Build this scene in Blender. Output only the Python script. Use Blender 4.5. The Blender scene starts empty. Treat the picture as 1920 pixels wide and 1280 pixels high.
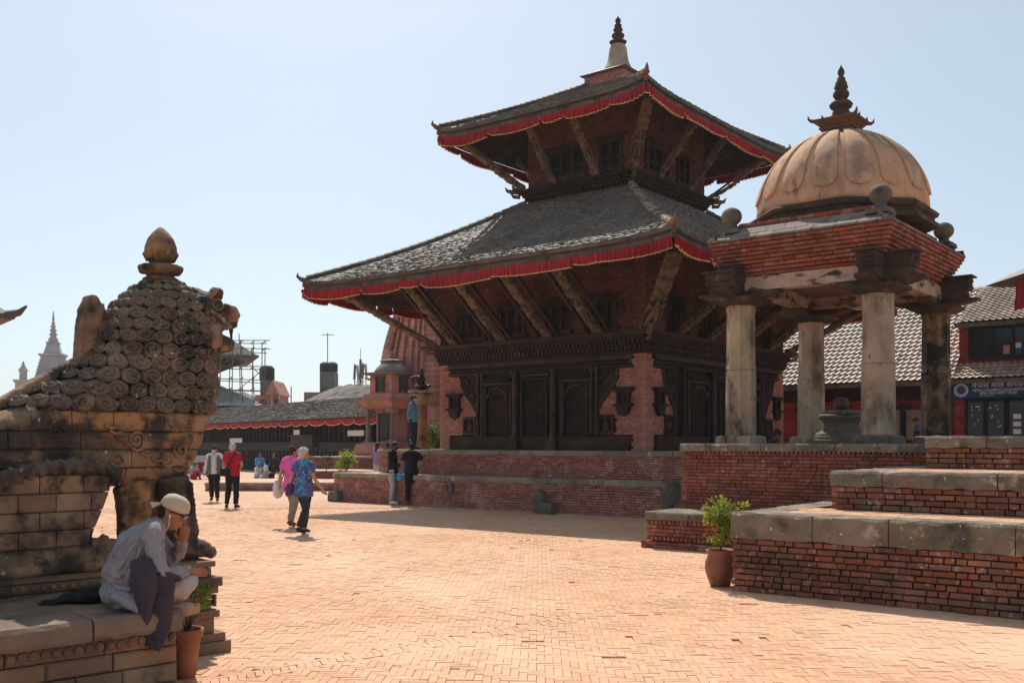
import bpy, bmesh, math, random
import numpy as np
from mathutils import Matrix, Vector, noise
R = math.radians
random.seed(7)
SC = bpy.context.scene
COL = SC.collection
# ---------------------------------------------------------------- camera, sky, sun, exposure
cam_d = bpy.data.cameras.new('camera'); cam = bpy.data.objects.new('camera', cam_d); COL.objects.link(cam)
EYE = 1.78
cam.location = (0, 0, EYE); cam.rotation_euler = (R(90), 0, 0)
cam_d.sensor_width = 36; cam_d.lens = 35.27; cam_d.shift_y = 0.0982
cam_d.clip_start = 0.1; cam_d.clip_end = 2000
SC.camera = cam
SUN_EL, SUN_AZ = R(50), R(-12)          # azimuth measured from +Y towards +X
sd = Vector((math.sin(SUN_AZ)*math.cos(SUN_EL), math.cos(SUN_AZ)*math.cos(SUN_EL), math.sin(SUN_EL)))
sun_d = bpy.data.lights.new('sun', 'SUN'); sun_d.energy = 4.1; sun_d.angle = R(0.5); sun_d.color = (1, .93, .82)
sun = bpy.data.objects.new('sun', sun_d); COL.objects.link(sun)
sun.rotation_euler = sd.to_track_quat('Z', 'Y').to_euler()
world = bpy.data.worlds.new('World'); SC.world = world; world.use_nodes = True
wn = world.node_tree; wn.nodes.clear()
wo = wn.nodes.new('ShaderNodeOutputWorld'); wb = wn.nodes.new('ShaderNodeBackground')
sky = wn.nodes.new('ShaderNodeTexSky'); sky.sky_type = 'NISHITA'; sky.sun_disc = False
sky.sun_elevation = SUN_EL; sky.sun_rotation = SUN_AZ
sky.air_density = 1.0; sky.dust_density = 4.0; sky.ozone_density = 3.0; sky.altitude = 1300
wb.inputs['Strength'].default_value = 0.15
hs = wn.nodes.new('ShaderNodeHueSaturation'); hs.inputs['Saturation'].default_value = .72; hs.inputs['Value'].default_value = .70
hz = wn.nodes.new('ShaderNodeMix'); hz.data_type = 'RGBA'; hz.inputs[0].default_value = .35; hz.inputs[7].default_value = (3.1, 3.95, 4.1, 1)
wn.links.new(sky.outputs[0], hs.inputs['Color']); wn.links.new(hs.outputs[0], hz.inputs[6]); wn.links.new(hz.outputs[2], wb.inputs['Color']); wn.links.new(wb.outputs[0], wo.inputs['Surface'])
SC.view_settings.view_transform = 'Standard'; SC.view_settings.look = 'None'
SC.view_settings.exposure = 0.35; SC.view_settings.gamma = 1.0
SC.render.engine = 'CYCLES'
SC.cycles.max_bounces = 6; SC.cycles.diffuse_bounces = 3; SC.cycles.volume_bounces = 0
SC.cycles.transparent_max_bounces = 6

# ---------------------------------------------------------------- materials
def lin(c):                                  # sRGB 0-255 -> linear
    return tuple((x/255/12.92 if x/255 <= .04045 else ((x/255+.055)/1.055)**2.4) for x in c)
MATS = {}
def mat(name, a, b=None, sc=3.0, rnd=0.0, hue=0.0, stains=(), bump=None, rough=.85, metal=0.0, det=5, spec=.3, emit=None, cav=None, dist=0.0):
    """a/b base colours mixed by noise of scale sc; rnd/hue vary per object and per island; stains = [(colour, scale, lo, hi, stretch_z)]"""
    if name in MATS: return MATS[name]
    m = bpy.data.materials.new(name); m.use_nodes = True; nt = m.node_tree; N = nt.nodes; L = nt.links
    p = N['Principled BSDF']; p.inputs['Roughness'].default_value = rough; p.inputs['Metallic'].default_value = metal
    p.inputs['Specular IOR Level'].default_value = spec
    g = N.new('ShaderNodeNewGeometry'); pos = g.outputs['Position']
    def noi(scale, detail=det, z=1.0, off=0, dst=0.0):
        mp = N.new('ShaderNodeMapping'); mp.inputs['Scale'].default_value = (1, 1, z); mp.inputs['Location'].default_value = (off, off*.7, off*.3)
        L.new(pos, mp.inputs[0]); t = N.new('ShaderNodeTexNoise'); t.inputs['Scale'].default_value = scale
        t.inputs['Detail'].default_value = detail; t.inputs['Roughness'].default_value = .62; t.inputs['Distortion'].default_value = dst
        L.new(mp.outputs[0], t.inputs['Vector']); return t.outputs['Fac']
    def ramp(f, lo, hi):
        r = N.new('ShaderNodeMapRange'); r.inputs['From Min'].default_value = lo; r.inputs['From Max'].default_value = hi
        r.interpolation_type = 'SMOOTHSTEP'; L.new(f, r.inputs['Value']); return r.outputs[0]
    def mix(f, c1, c2):
        x = N.new('ShaderNodeMix'); x.data_type = 'RGBA'
        if isinstance(f, float): x.inputs[0].default_value = f
        else: L.new(f, x.inputs[0])
        for i, c in ((6, c1), (7, c2)):
            if isinstance(c, tuple): x.inputs[i].default_value = (*c, 1)
            else: L.new(c, x.inputs[i])
        return x.outputs[2]
    base = mix(ramp(noi(sc, dst=dist), .3, .7), a, b or a)
    if rnd or hue:
        oi = N.new('ShaderNodeObjectInfo'); ad = N.new('ShaderNodeMath'); ad.operation = 'ADD'
        L.new(oi.outputs['Random'], ad.inputs[0]); L.new(g.outputs['Random Per Island'], ad.inputs[1])
        wnn = N.new('ShaderNodeTexWhiteNoise'); wnn.noise_dimensions = '1D'; L.new(ad.outputs[0], wnn.inputs['W'])
        sx = N.new('ShaderNodeSeparateColor'); L.new(wnn.outputs['Color'], sx.inputs[0])
        h = N.new('ShaderNodeHueSaturation'); L.new(base, h.inputs['Color'])
        for o, i, lo, hi in ((0, 'Value', 1-rnd, 1+rnd), (1, 'Hue', .5-hue, .5+hue), (2, 'Saturation', 1-rnd*.5, 1+rnd*.3)):
            r = N.new('ShaderNodeMapRange'); r.inputs['To Min'].default_value = lo; r.inputs['To Max'].default_value = hi
            L.new(sx.outputs[o], r.inputs['Value']); L.new(r.outputs[0], h.inputs[i])
        base = h.outputs[0]
    for k, s in enumerate(stains):
        c, ss, lo, hi = s[:4]; z = s[4] if len(s) > 4 else 1.0; mx = s[5] if len(s) > 5 else 1.0
        f = ramp(noi(ss, 8, z, 7.3*(k+1)), lo-.035, hi-.04)
        if mx != 1.0:
            q = N.new('ShaderNodeMath'); q.operation = 'MULTIPLY'; q.inputs[1].default_value = mx; L.new(f, q.inputs[0]); f = q.outputs[0]
        base = mix(f, base, c)
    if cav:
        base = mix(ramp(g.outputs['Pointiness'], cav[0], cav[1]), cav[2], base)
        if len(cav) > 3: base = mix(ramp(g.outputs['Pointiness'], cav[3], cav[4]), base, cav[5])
    L.new(base, p.inputs['Base Color'])
    if bump:
        bs, st = bump; bn = N.new('ShaderNodeBump'); bn.inputs['Strength'].default_value = st; bn.inputs['Distance'].default_value = .02
        L.new(noi(bs, 8, 1, 3.3), bn.inputs['Height']); L.new(bn.outputs[0], p.inputs['Normal'])
    if emit:
        p.inputs['Emission Color'].default_value = (*emit[0], 1); p.inputs['Emission Strength'].default_value = emit[1]
    MATS[name] = m; return m

M_BRICK = mat('old_brick', (.30, .095, .055), (.20, .06, .038), 1.3, .26, .008,
    [((.42, .29, .24), 2.1, .60, .74, 1, .6), ((.06, .04, .03), 1.1, .58, .8, 1, .8), ((.62, .5, .45), 9, .68, .74, 1, .8)], (55, .5), .9)
M_BRICKP = mat('pale_brick', (.40, .165, .125), (.30, .115, .085), 1.0, .25, .01,
    [((.55, .42, .38), 1.8, .56, .74, 1, .6), ((.07, .045, .035), .8, .62, .82, 1, .7)], (50, .4), .9)
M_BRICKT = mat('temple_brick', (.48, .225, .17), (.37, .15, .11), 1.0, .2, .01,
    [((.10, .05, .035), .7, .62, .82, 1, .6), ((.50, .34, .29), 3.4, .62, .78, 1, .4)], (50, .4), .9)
M_BRICKU = mat('shaded_temple_brick', (.20, .07, .05), (.12, .045, .035), 1.0, .28, .01, [((.05, .03, .025), .9, .55, .78, 1, .8)], (50, .4), .9)  # upper walls: shade under the eaves put into a darker brick colour
M_BRICKG = mat('near_brick', (.33, .115, .065), (.21, .075, .048), 1.6, .26, .008,
    [((.16, .125, .09), 1.5, .54, .72, 1, .65), ((.6, .47, .42), 11, .61, .70, 1, .6), ((.045, .04, .028), .9, .56, .78, 1, .8)], (60, .8), .92)
M_MORTAR = mat('mortar', (.05, .035, .028), (.03, .022, .018), 8, bump=(30, .6))
M_MORTARL = mat('pale_mortar', (.20, .11, .09), (.12, .06, .045), 6, bump=(30, .6))
M_COPE = mat('coping_stone', (.25, .195, .14), (.14, .11, .082), 2.2, .18, .01,
    [((.48, .38, .31), 3.5, .60, .72, 1, .75), ((.04, .034, .028), 1.9, .55, .76), ((.75, .70, .66), 22, .68, .72)], (24, 1.0), .88)
M_COPET = mat('terrace_stone', (.30, .24, .18), (.19, .15, .115), 1.4, .2, .01,
    [((.52, .38, .33), 2.4, .60, .70, 1, .7), ((.05, .045, .04), 1.1, .56, .8)], (28, .5), .88)
M_PAVE = mat('paving_brick', (.64, .37, .225), (.56, .305, .18), .5, .10, .006,
    [((.70, .46, .33), .35, .48, .72, 1, .7), ((.36, .21, .15), 1.3, .62, .78, 1, .5), ((.20, .12, .09), 5.5, .68, .78, 1, .6), ((.62, .57, .52), 3.7, .70, .78, 1, .35)], (40, .35), .9)
M_PAVEJ = mat('paving_joint', (.44, .265, .165), (.32, .19, .12), 6, bump=(30, .3))
M_LION = mat('lion_stone', (.35, .205, .125), (.19, .115, .075), 2.2, .16, .012,
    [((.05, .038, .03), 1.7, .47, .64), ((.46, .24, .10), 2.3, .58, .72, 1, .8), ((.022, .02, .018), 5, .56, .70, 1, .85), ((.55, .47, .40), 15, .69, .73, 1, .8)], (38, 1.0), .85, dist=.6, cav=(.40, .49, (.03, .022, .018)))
M_CURL = mat('curl_stone', (.20, .145, .105), (.11, .08, .06), 3.0, .25, .01,
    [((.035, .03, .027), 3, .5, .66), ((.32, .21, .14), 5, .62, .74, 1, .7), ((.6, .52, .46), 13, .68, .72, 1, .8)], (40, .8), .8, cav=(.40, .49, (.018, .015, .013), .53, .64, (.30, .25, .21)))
M_FACE = mat('lion_face_stone', (.30, .19, .12), (.17, .105, .065), 4.0, 0, 0,
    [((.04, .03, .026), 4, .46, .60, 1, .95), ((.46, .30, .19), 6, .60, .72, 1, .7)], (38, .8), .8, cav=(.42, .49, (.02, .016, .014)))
M_LPLINTH = mat('lion_plinth_stone', (.28, .17, .105), (.18, .11, .072), 1.8, .22, .014,
    [((.05, .038, .03), 2.2, .56, .74, 1, .9), ((.32, .16, .08), 1.5, .6, .75, 1, .7), ((.5, .42, .36), 17, .69, .73, 1, .6)], (34, .8), .88)
M_WOOD = mat('dark_wood', (.022, .013, .009), (.011, .007, .006), 3, .25, .01, [((.09, .055, .035), 2.4, .6, .8, 1, .5)], (45, .8), .7)
M_WOODM = mat('brown_wood', (.07, .038, .024), (.03, .018, .012), 2.4, .25, .01, [((.14, .09, .055), 4, .6, .78, 1, .6)], (45, .8), .75)
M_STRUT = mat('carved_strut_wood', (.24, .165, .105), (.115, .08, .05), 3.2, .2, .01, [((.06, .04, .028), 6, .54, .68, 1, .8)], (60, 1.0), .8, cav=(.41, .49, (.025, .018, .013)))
M_BEAMW = mat('weathered_timber', (.42, .31, .23), (.27, .19, .14), 2.2, .15, .01, [((.05, .035, .028), 2.6, .54, .66, 2.5), ((.36, .28, .22), 6, .62, .75)], (30, .6), .85)
M_BEAMD = mat('dark_timber', (.085, .05, .035), (.035, .024, .018), 3.2, .2, .01, [((.20, .13, .09), 4, .6, .75, 1, .7)], (34, .8), .85)
M_FASC = mat('fascia_wood', (.16, .13, .10), (.09, .07, .055), 2.6, .15, .01, [((.03, .025, .02), 3, .56, .7, 1, .7)], (30, .5), .85)
M_TILE = mat('small_roof_tile', (.165, .135, .108), (.105, .088, .073), .8, .42, .015, [((.07, .06, .052), .6, .55, .78, 1, .6), ((.32, .21, .16), 1.3, .62, .8, 1, .4)], (60, .6), .62, spec=.35)
M_TILEC = mat('clay_roof_tile', (.62, .49, .40), (.52, .38, .30), .9, .2, .012, [((.22, .15, .12), 1.0, .56, .8, 1, .6)], (40, .3), .58, spec=.45)
M_SLATE = mat('roof_slab', (.22, .17, .15), (.15, .115, .10), 1.4, .2, .01, [((.06, .05, .045), 3, .58, .74)], (34, .4), .85)
M_RED = mat('red_cloth', (.36, .016, .026), (.26, .010, .018), 2.0, .1, .0, [((.2, .01, .012), 5, .56, .74, 1, .7)], None, .9)
M_TRIM = mat('yellow_trim', (.75, .55, .22), (.6, .42, .16), 4)
M_PLASTER = mat('dome_plaster', (.58, .345, .22), (.48, .275, .17), 1.6, .08, .006,
    [((.22, .145, .10), 1.5, .50, .70, .4, .85), ((.62, .42, .28), 1.2, .54, .72, .5, .7), ((.10, .07, .055), 4.2, .63, .74, .35, .75), ((.30, .26, .22), 9, .62, .7, .6, .4)], (26, .6), .85)
M_COL = mat('column_stone', (.46, .36, .25), (.31, .235, .16), 1.6, .12, .008,
    [((.10, .075, .06), 1.7, .50, .68, .6, .85), ((.46, .36, .25), 2.4, .58, .74, .5, .7), ((.03, .025, .022), 1.1, .62, .73, .5), ((.07, .055, .045), 9, .62, .7, .5, .7)], (22, .9), .85)
M_COLD = mat('sooty_column_stone', (.19, .12, .06), (.10, .065, .04), 1.8, .1, .0,
    [((.018, .014, .012), 1.5, .46, .60), ((.30, .20, .10), 2.6, .6, .74, .5, .7)], (22, .6), .85)
M_STONE = mat('grey_stone', (.17, .145, .115), (.095, .082, .066), 2.6, .15, .008, [((.03, .028, .025), 3, .56, .7), ((.3, .26, .22), 7, .66, .74, 1, .6)], (30, .7), .85)
M_REDBR = mat('painted_brick', (.30, .045, .03), (.22, .035, .025), 1.2, .22, .008, [((.12, .03, .025), 2, .6, .76, 1, .5)], (50, .4), .85)
M_FARBR = mat('far_brick', (.44, .21, .155), (.34, .15, .11), .8, .2, .01, [((.14, .07, .055), 1.1, .52, .72, 1, .7), ((.46, .29, .23), 2.2, .6, .78, 1, .5)], (20, .7), .92)
M_FARST = mat('far_grey_stone', (.22, .18, .17), (.15, .12, .11), 1.2, .15, .01, (), (12, .5), .9)
M_GLASS = mat('window_glass', (.02, .025, .03), rough=.12, spec=.35)
M_BLACK = mat('black', (.012, .012, .014), (.018, .017, .018), 20, rough=.8)

# ---------------------------------------------------------------- mesh helpers
class MB:
    def __init__(s, M=None): s.v = []; s.f = []; s.mi = []; s.sm = []; s.M = M or Matrix(); s.cur = 0; s.smooth = False
    def _add(s, vs, fs):
        o = len(s.v); M = s.M
        s.v += [tuple(M @ Vector(p)) for p in vs]
        for f in fs: s.f.append(tuple(i+o for i in f)); s.mi.append(s.cur); s.sm.append(s.smooth)
        return s
    def box(s, c, d, rz=0, ry=0, rx=0):
        x, y, z = d[0]/2, d[1]/2, d[2]/2
        T = Matrix.Translation(c)
        if rz or ry or rx: T = T @ Matrix.Rotation(rz, 4, 'Z') @ Matrix.Rotation(ry, 4, 'Y') @ Matrix.Rotation(rx, 4, 'X')
        vs = [T @ Vector((a*x, b*y, e*z)) for e in (-1, 1) for b in (-1, 1) for a in (-1, 1)]
        return s._add(vs, [(0, 2, 3, 1), (4, 5, 7, 6), (0, 1, 5, 4), (1, 3, 7, 5), (3, 2, 6, 7), (2, 0, 4, 6)])
    def b(s, x0, x1, y0, y1, z0, z1): return s.box(((x0+x1)/2, (y0+y1)/2, (z0+z1)/2), (abs(x1-x0), abs(y1-y0), abs(z1-z0)))
    def cham(s, c, d, k=.006, rz=0, up=False):
        """box with a chamfered outer face (-Y, or +Z if up), open at the back"""
        x, y, z = d[0]/2, d[1]/2, d[2]/2
        T = Matrix.Translation(c) @ Matrix.Rotation(rz, 4, 'Z')
        if up: vs = [(-x, -y, -z), (x, -y, -z), (x, y, -z), (-x, y, -z), (-x, -y, z-k), (x, -y, z-k), (x, y, z-k), (-x, y, z-k), (-x+k, -y+k, z), (x-k, -y+k, z), (x-k, y-k, z), (-x+k, y-k, z)]
        else: vs = [(-x, y, -z), (x, y, -z), (x, y, z), (-x, y, z), (-x, -y+k, -z), (x, -y+k, -z), (x, -y+k, z), (-x, -y+k, z), (-x+k, -y, -z+k), (x-k, -y, -z+k), (x-k, -y, z-k), (-x+k, -y, z-k)]
        fs = [(8, 9, 10, 11)]
        for a, b_ in ((0, 4), (4, 8)):
            for i in range(4): j = (i+1) % 4; fs.append((a+i, a+j, b_+j, b_+i))
        return s._add([T @ Vector(p) for p in vs], fs)
    def prism(s, poly, z0, z1, axis='z', cap=True):
        """extrude a 2-D polygon; axis z: (x,y) z0..z1 ; y: (x,z) y=z0..z1 ; x: (y,z) x=z0..z1"""
        n = len(poly)
        def P(p, h): return (p[0], p[1], h) if axis == 'z' else (p[0], h, p[1]) if axis == 'y' else (h, p[0], p[1])
        vs = [P(p, z0) for p in poly] + [P(p, z1) for p in poly]
        fs = [(i, (i+1) % n, (i+1) % n+n, i+n) for i in range(n)]
        if cap: fs += [tuple(range(n))[::-1], tuple(range(n, 2*n))]
        return s._add(vs, fs)
    def frust(s, z0, a0, b0, z1, a1, b1, c=(0, 0)):
        """rectangular frustum, half sizes a (x), b (y)"""
        vs = [(c[0]+i*a, c[1]+j*b_, z) for z, a, b_ in ((z0, a0, b0), (z1, a1, b1)) for i, j in ((-1, -1), (1, -1), (1, 1), (-1, 1))]
        return s._add(vs, [(0, 3, 2, 1), (4, 5, 6, 7), (0, 1, 5, 4), (1, 2, 6, 5), (2, 3, 7, 6), (3, 0, 4, 7)])
    def lathe(s, prof, n=20, c=(0, 0, 0), rot=None, lobes=0, amp=0, a0=0, sx=1, sy=1, caps=True):
        T = Matrix.Translation(c) @ (rot or Matrix())
        vs = []; fs = []
        for r, z in prof:
            for i in range(n):
                a = a0+2*math.pi*i/n; q = r*(1+amp*abs(math.cos(lobes*a/2))) if lobes else r
                vs.append(T @ Vector((q*math.cos(a)*sx, q*math.sin(a)*sy, z)))
        for k in range(len(prof)-1):
            for i in range(n): j = (i+1) % n; fs.append((k*n+i, k*n+j, (k+1)*n+j, (k+1)*n+i))
        if caps: fs += [tuple(range(n))[::-1], tuple(range((len(prof)-1)*n, len(prof)*n))]
        return s._add(vs, fs)
    def tube(s, path, rad, n=8, sq=None, caps=True, up=(0, 0, 1)):
        """path list of points, rad number / list / list of (rx, ry)"""
        P = [Vector(p) for p in path]; m = len(P); vs = []; fs = []
        if not isinstance(rad, (list, tuple)): rad = [rad]*m
        U = None
        for k, p in enumerate(P):
            t = (P[min(k+1, m-1)]-P[max(k-1, 0)]).normalized()
            if U is None:
                U = Vector(up).cross(t)
                if U.length < .05: U = Vector((1, 0, 0)).cross(t) if abs(t.x) < .9 else Vector((0, 1, 0)).cross(t)
                U.normalize()
            U = (U - t*U.dot(t)).normalized(); W = t.cross(U)
            r = rad[k]; rx, ry = r if isinstance(r, (list, tuple)) else (r, r)
            for i in range(n):
                a = 2*math.pi*(i+.5)/n; vs.append(p+U*math.cos(a)*rx+W*math.sin(a)*ry)
        for k in range(m-1):
            for i in range(n): j = (i+1) % n; fs.append((k*n+i, k*n+j, (k+1)*n+j, (k+1)*n+i))
        if caps: fs += [tuple(range(n))[::-1], tuple(range((m-1)*n, m*n))]
        return s._add(vs, fs)
    def ell(s, c, r, n=14, m=9, rot=None):
        prof = [(max(1e-4, math.cos(-math.pi/2+math.pi*k/m)), math.sin(-math.pi/2+math.pi*k/m)) for k in range(m+1)]
        T = Matrix.Translation(c) @ (rot or Matrix()) @ Matrix.Diagonal((*r, 1))
        o = s.M; s.M = o @ T; s.lathe(prof, n); s.M = o; return s
    def grid(s, fn, nu, nv, thick=0):
        vs = [fn(i/nu, j/nv) for j in range(nv+1) for i in range(nu+1)]
        fs = [(j*(nu+1)+i, j*(nu+1)+i+1, (j+1)*(nu+1)+i+1, (j+1)*(nu+1)+i) for j in range(nv) for i in range(nu)]
        return s._add(vs, fs)
    def mesh(s, name, mats, smooth=False):
        me = bpy.data.meshes.new(name); me.from_pydata(s.v, [], s.f)
        for m_ in (mats if isinstance(mats, (list, tuple)) else [mats]): me.materials.append(m_)
        me.polygons.foreach_set('material_index', s.mi)
        me.polygons.foreach_set('use_smooth', [True]*len(s.f) if smooth else s.sm)
        me.update(); return me
    def build(s, name, mats, parent=None, smooth=False, kind=None, loc=None, rz=0, label=None):
        o = bpy.data.objects.new(name, s.mesh(name, mats, smooth)); COL.objects.link(o)
        if parent: o.parent = parent
        if loc: o.location = loc
        if rz: o.rotation_euler = (0, 0, rz)
        if kind: o['kind'] = kind
        if label: o['label'] = label
        return o
def fixn(me):
    bm = bmesh.new(); bm.from_mesh(me); bmesh.ops.recalc_face_normals(bm, faces=bm.faces); bm.to_mesh(me); bm.free()
def tag(o, label=None, cat=None, group=None, kind=None):
    if label: o['label'] = label
    if cat: o['category'] = cat
    if group: o['group'] = group
    if kind: o['kind'] = kind
    return o
XF = {}
def thing(name, loc, rz, label, cat, group=None):
    o = bpy.data.objects.new(name, None); COL.objects.link(o); o.empty_display_size = .3
    o.location = loc; o.rotation_euler = (0, 0, rz); XF[o.name] = Matrix.Translation(loc) @ Matrix.Rotation(rz, 4, 'Z')
    return tag(o, label, cat, group)
def inst(name, me, parent, loc, rz=0, sc=None, mw=None, label=None):
    o = bpy.data.objects.new(name, me); COL.objects.link(o); o.parent = parent
    if mw is not None: o.matrix_local = mw
    else:
        o.location = loc; o.rotation_euler = (0, 0, rz)
        if sc: o.scale = sc
    if label: o['label'] = label
    return o
def copy_thing(o, loc, rz, label=None):
    r = o.copy(); COL.objects.link(r); r.location = loc; r.rotation_euler = (0, 0, rz)
    if label: r['label'] = label
    def rec(a, b):
        for ch in list(a.children):
            if ch == b: continue
            c = ch.copy(); COL.objects.link(c); c.parent = b; rec(ch, c)
    rec(o, r); return r
TMP = bpy.data.scenes.new('workbench')
def organic(mb, name, mats, parent=None, voxel=.015, smooth=6, disp=0, dscale=8, label=None, decim=None):
    """fuse overlapping closed shapes into one continuous skin"""
    me = mb.mesh(name+'_raw', M_BLACK); fixn(me)
    o = bpy.data.objects.new(name, me); TMP.collection.objects.link(o)
    r = o.modifiers.new('r', 'REMESH'); r.mode = 'VOXEL'; r.voxel_size = voxel; r.use_smooth_shade = True
    if smooth: q = o.modifiers.new('s', 'SMOOTH'); q.iterations = smooth; q.factor = .5
    if decim: q = o.modifiers.new('d', 'DECIMATE'); q.ratio = decim
    TMP.view_layers[0].update(); dg = TMP.view_layers[0].depsgraph
    nm = bpy.data.meshes.new_from_object(o.evaluated_get(dg), depsgraph=dg)
    TMP.collection.objects.unlink(o); COL.objects.link(o)
    if disp:
        nv = len(nm.vertices); co = np.empty(nv*3, np.float32); no = np.empty(nv*3, np.float32)
        nm.vertices.foreach_get('co', co); nm.vertex_normals.foreach_get('vector', no); co = co.reshape(-1, 3); no = no.reshape(-1, 3)
        am = np.array([noise.noise(Vector(p)*dscale)+.5*noise.noise(Vector(p)*dscale*2.3) for p in co.tolist()], np.float32)
        nm.vertices.foreach_set('co', (co+no*(am*disp)[:, None]).ravel()); nm.update()
    nm.materials.clear()
    for m_ in (mats if isinstance(mats, (list, tuple)) else [mats]): nm.materials.append(m_)
    nm.polygons.foreach_set('use_smooth', [True]*len(nm.polygons)); nm.name = name
    o.modifiers.clear(); o.data = nm
    if parent: o.parent = parent
    if label: o['label'] = label
    return o

# brick / block walls ------------------------------------------------
BRK = {}
def brick_mesh(mt, l, d, h, rough=.004, big=False):
    key = (mt.name, round(l, 3), round(d, 3), round(h, 3))
    if key not in BRK:
        rr = random.Random(len(BRK)); out = []
        for i in range(6):
            b_ = MB(); b_.cham((0, 0, 0), (l, d, h), min(.012 if big else .006, h*.2))
            b_.v = [(x+rr.uniform(-1, 1)*rough*2, y+rr.uniform(-1, 1)*rough, z+rr.uniform(-1, 1)*rough) for x, y, z in b_.v]
            out.append(b_.mesh('brick', mt))
        BRK[key] = out
    return BRK[key]
def courses(x0, x1, z0, z1, L=.205, h=.052, g=.011, header=True, keep=None, seed=1):
    """brick positions (cx, cz, len, hgt) in a wall plane"""
    rr = random.Random(seed); out = []; n = max(1, round((z1-z0)/(h+g))); ph = (z1-z0)/n
    for r in range(n):
        zc = z0+ph*(r+.5); x = x0-rr.uniform(0, .6)*L if r % 2 else x0-rr.uniform(.0, .3)*L
        while x < x1-.02:
            l = L if (not header or rr.random() < .62) else L*.5-g*.5
            a, b_ = max(x, x0+.001), min(x+l, x1-.001)
            if b_-a > .025:
                c = ((a+b_)/2, zc, b_-a, ph-g)
                if keep is None or keep(c[0], c[1]): out.append(c)
            x += l+g
    return out
def lay(parent, plan, mt, name='brick', depth=.10, stand=.0, budget=300, xf=None, jit=.006):
    """plan: list of (Matrix face frame, bricks). Local face frame: x along, z up, -y outward. Nearest ones to the eye become objects."""
    xf = xf or XF.get(parent.name, Matrix()); eye = Vector((0, 0, EYE)); allb = []
    rr = random.Random(11)
    for T, bl in plan:
        nrm = (xf @ T).to_3x3() @ Vector((0, -1, 0))
        for cx, cz, l, h in bl:
            p = xf @ T @ Vector((cx, 0, cz)); d = (p-eye)
            facing = nrm.dot(-d) > 0 and d.y > .5 and abs(d.x/d.y) < .56
            allb.append((d.length if facing else 1e6+d.length, T, cx, cz, l, h))
    allb.sort(key=lambda t: t[0]); mb = MB()
    for k, (d, T, cx, cz, l, h) in enumerate(allb):
        j = rr.uniform(-jit, jit)
        lq = max(.03, round(l/.035)*.035)
        if k < budget and d < 1e5:
            me = rr.choice(brick_mesh(mt, lq, depth, h, big=h > .09))
            mw = T @ Matrix.Translation((cx, depth/2-stand+j, cz)) @ Matrix.Diagonal((l/lq, 1, 1, 1))
            inst(name, me, parent, None, mw=mw)
        else:
            mb.M = T; mb.cham((cx, depth/2-stand+j, cz), (l, depth, h), min(.006, h*.2))
    if mb.v: mb.build(name+'work', mt, parent, kind='stuff')
def faceT(kind, off, base=0):
    """face frame for an axis aligned block: 'S' outward -Y at y=off, 'E' outward +X at x=off, 'W' outward -X, 'N' outward +Y"""
    if kind == 'S': return Matrix.Translation((0, off, base))
    if kind == 'E': return Matrix.Translation((off, 0, base)) @ Matrix.Rotation(R(90), 4, 'Z')
    if kind == 'N': return Matrix.Translation((0, off, base)) @ Matrix.Rotation(R(180), 4, 'Z')
    if kind == 'W': return Matrix.Translation((off, 0, base)) @ Matrix.Rotation(R(-90), 4, 'Z')
def lap(a, b, t): return a+(b-a)*t
def interp(x, xs, ys):
    return float(np.interp(x, xs, ys))
TH = R(38.45)
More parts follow.
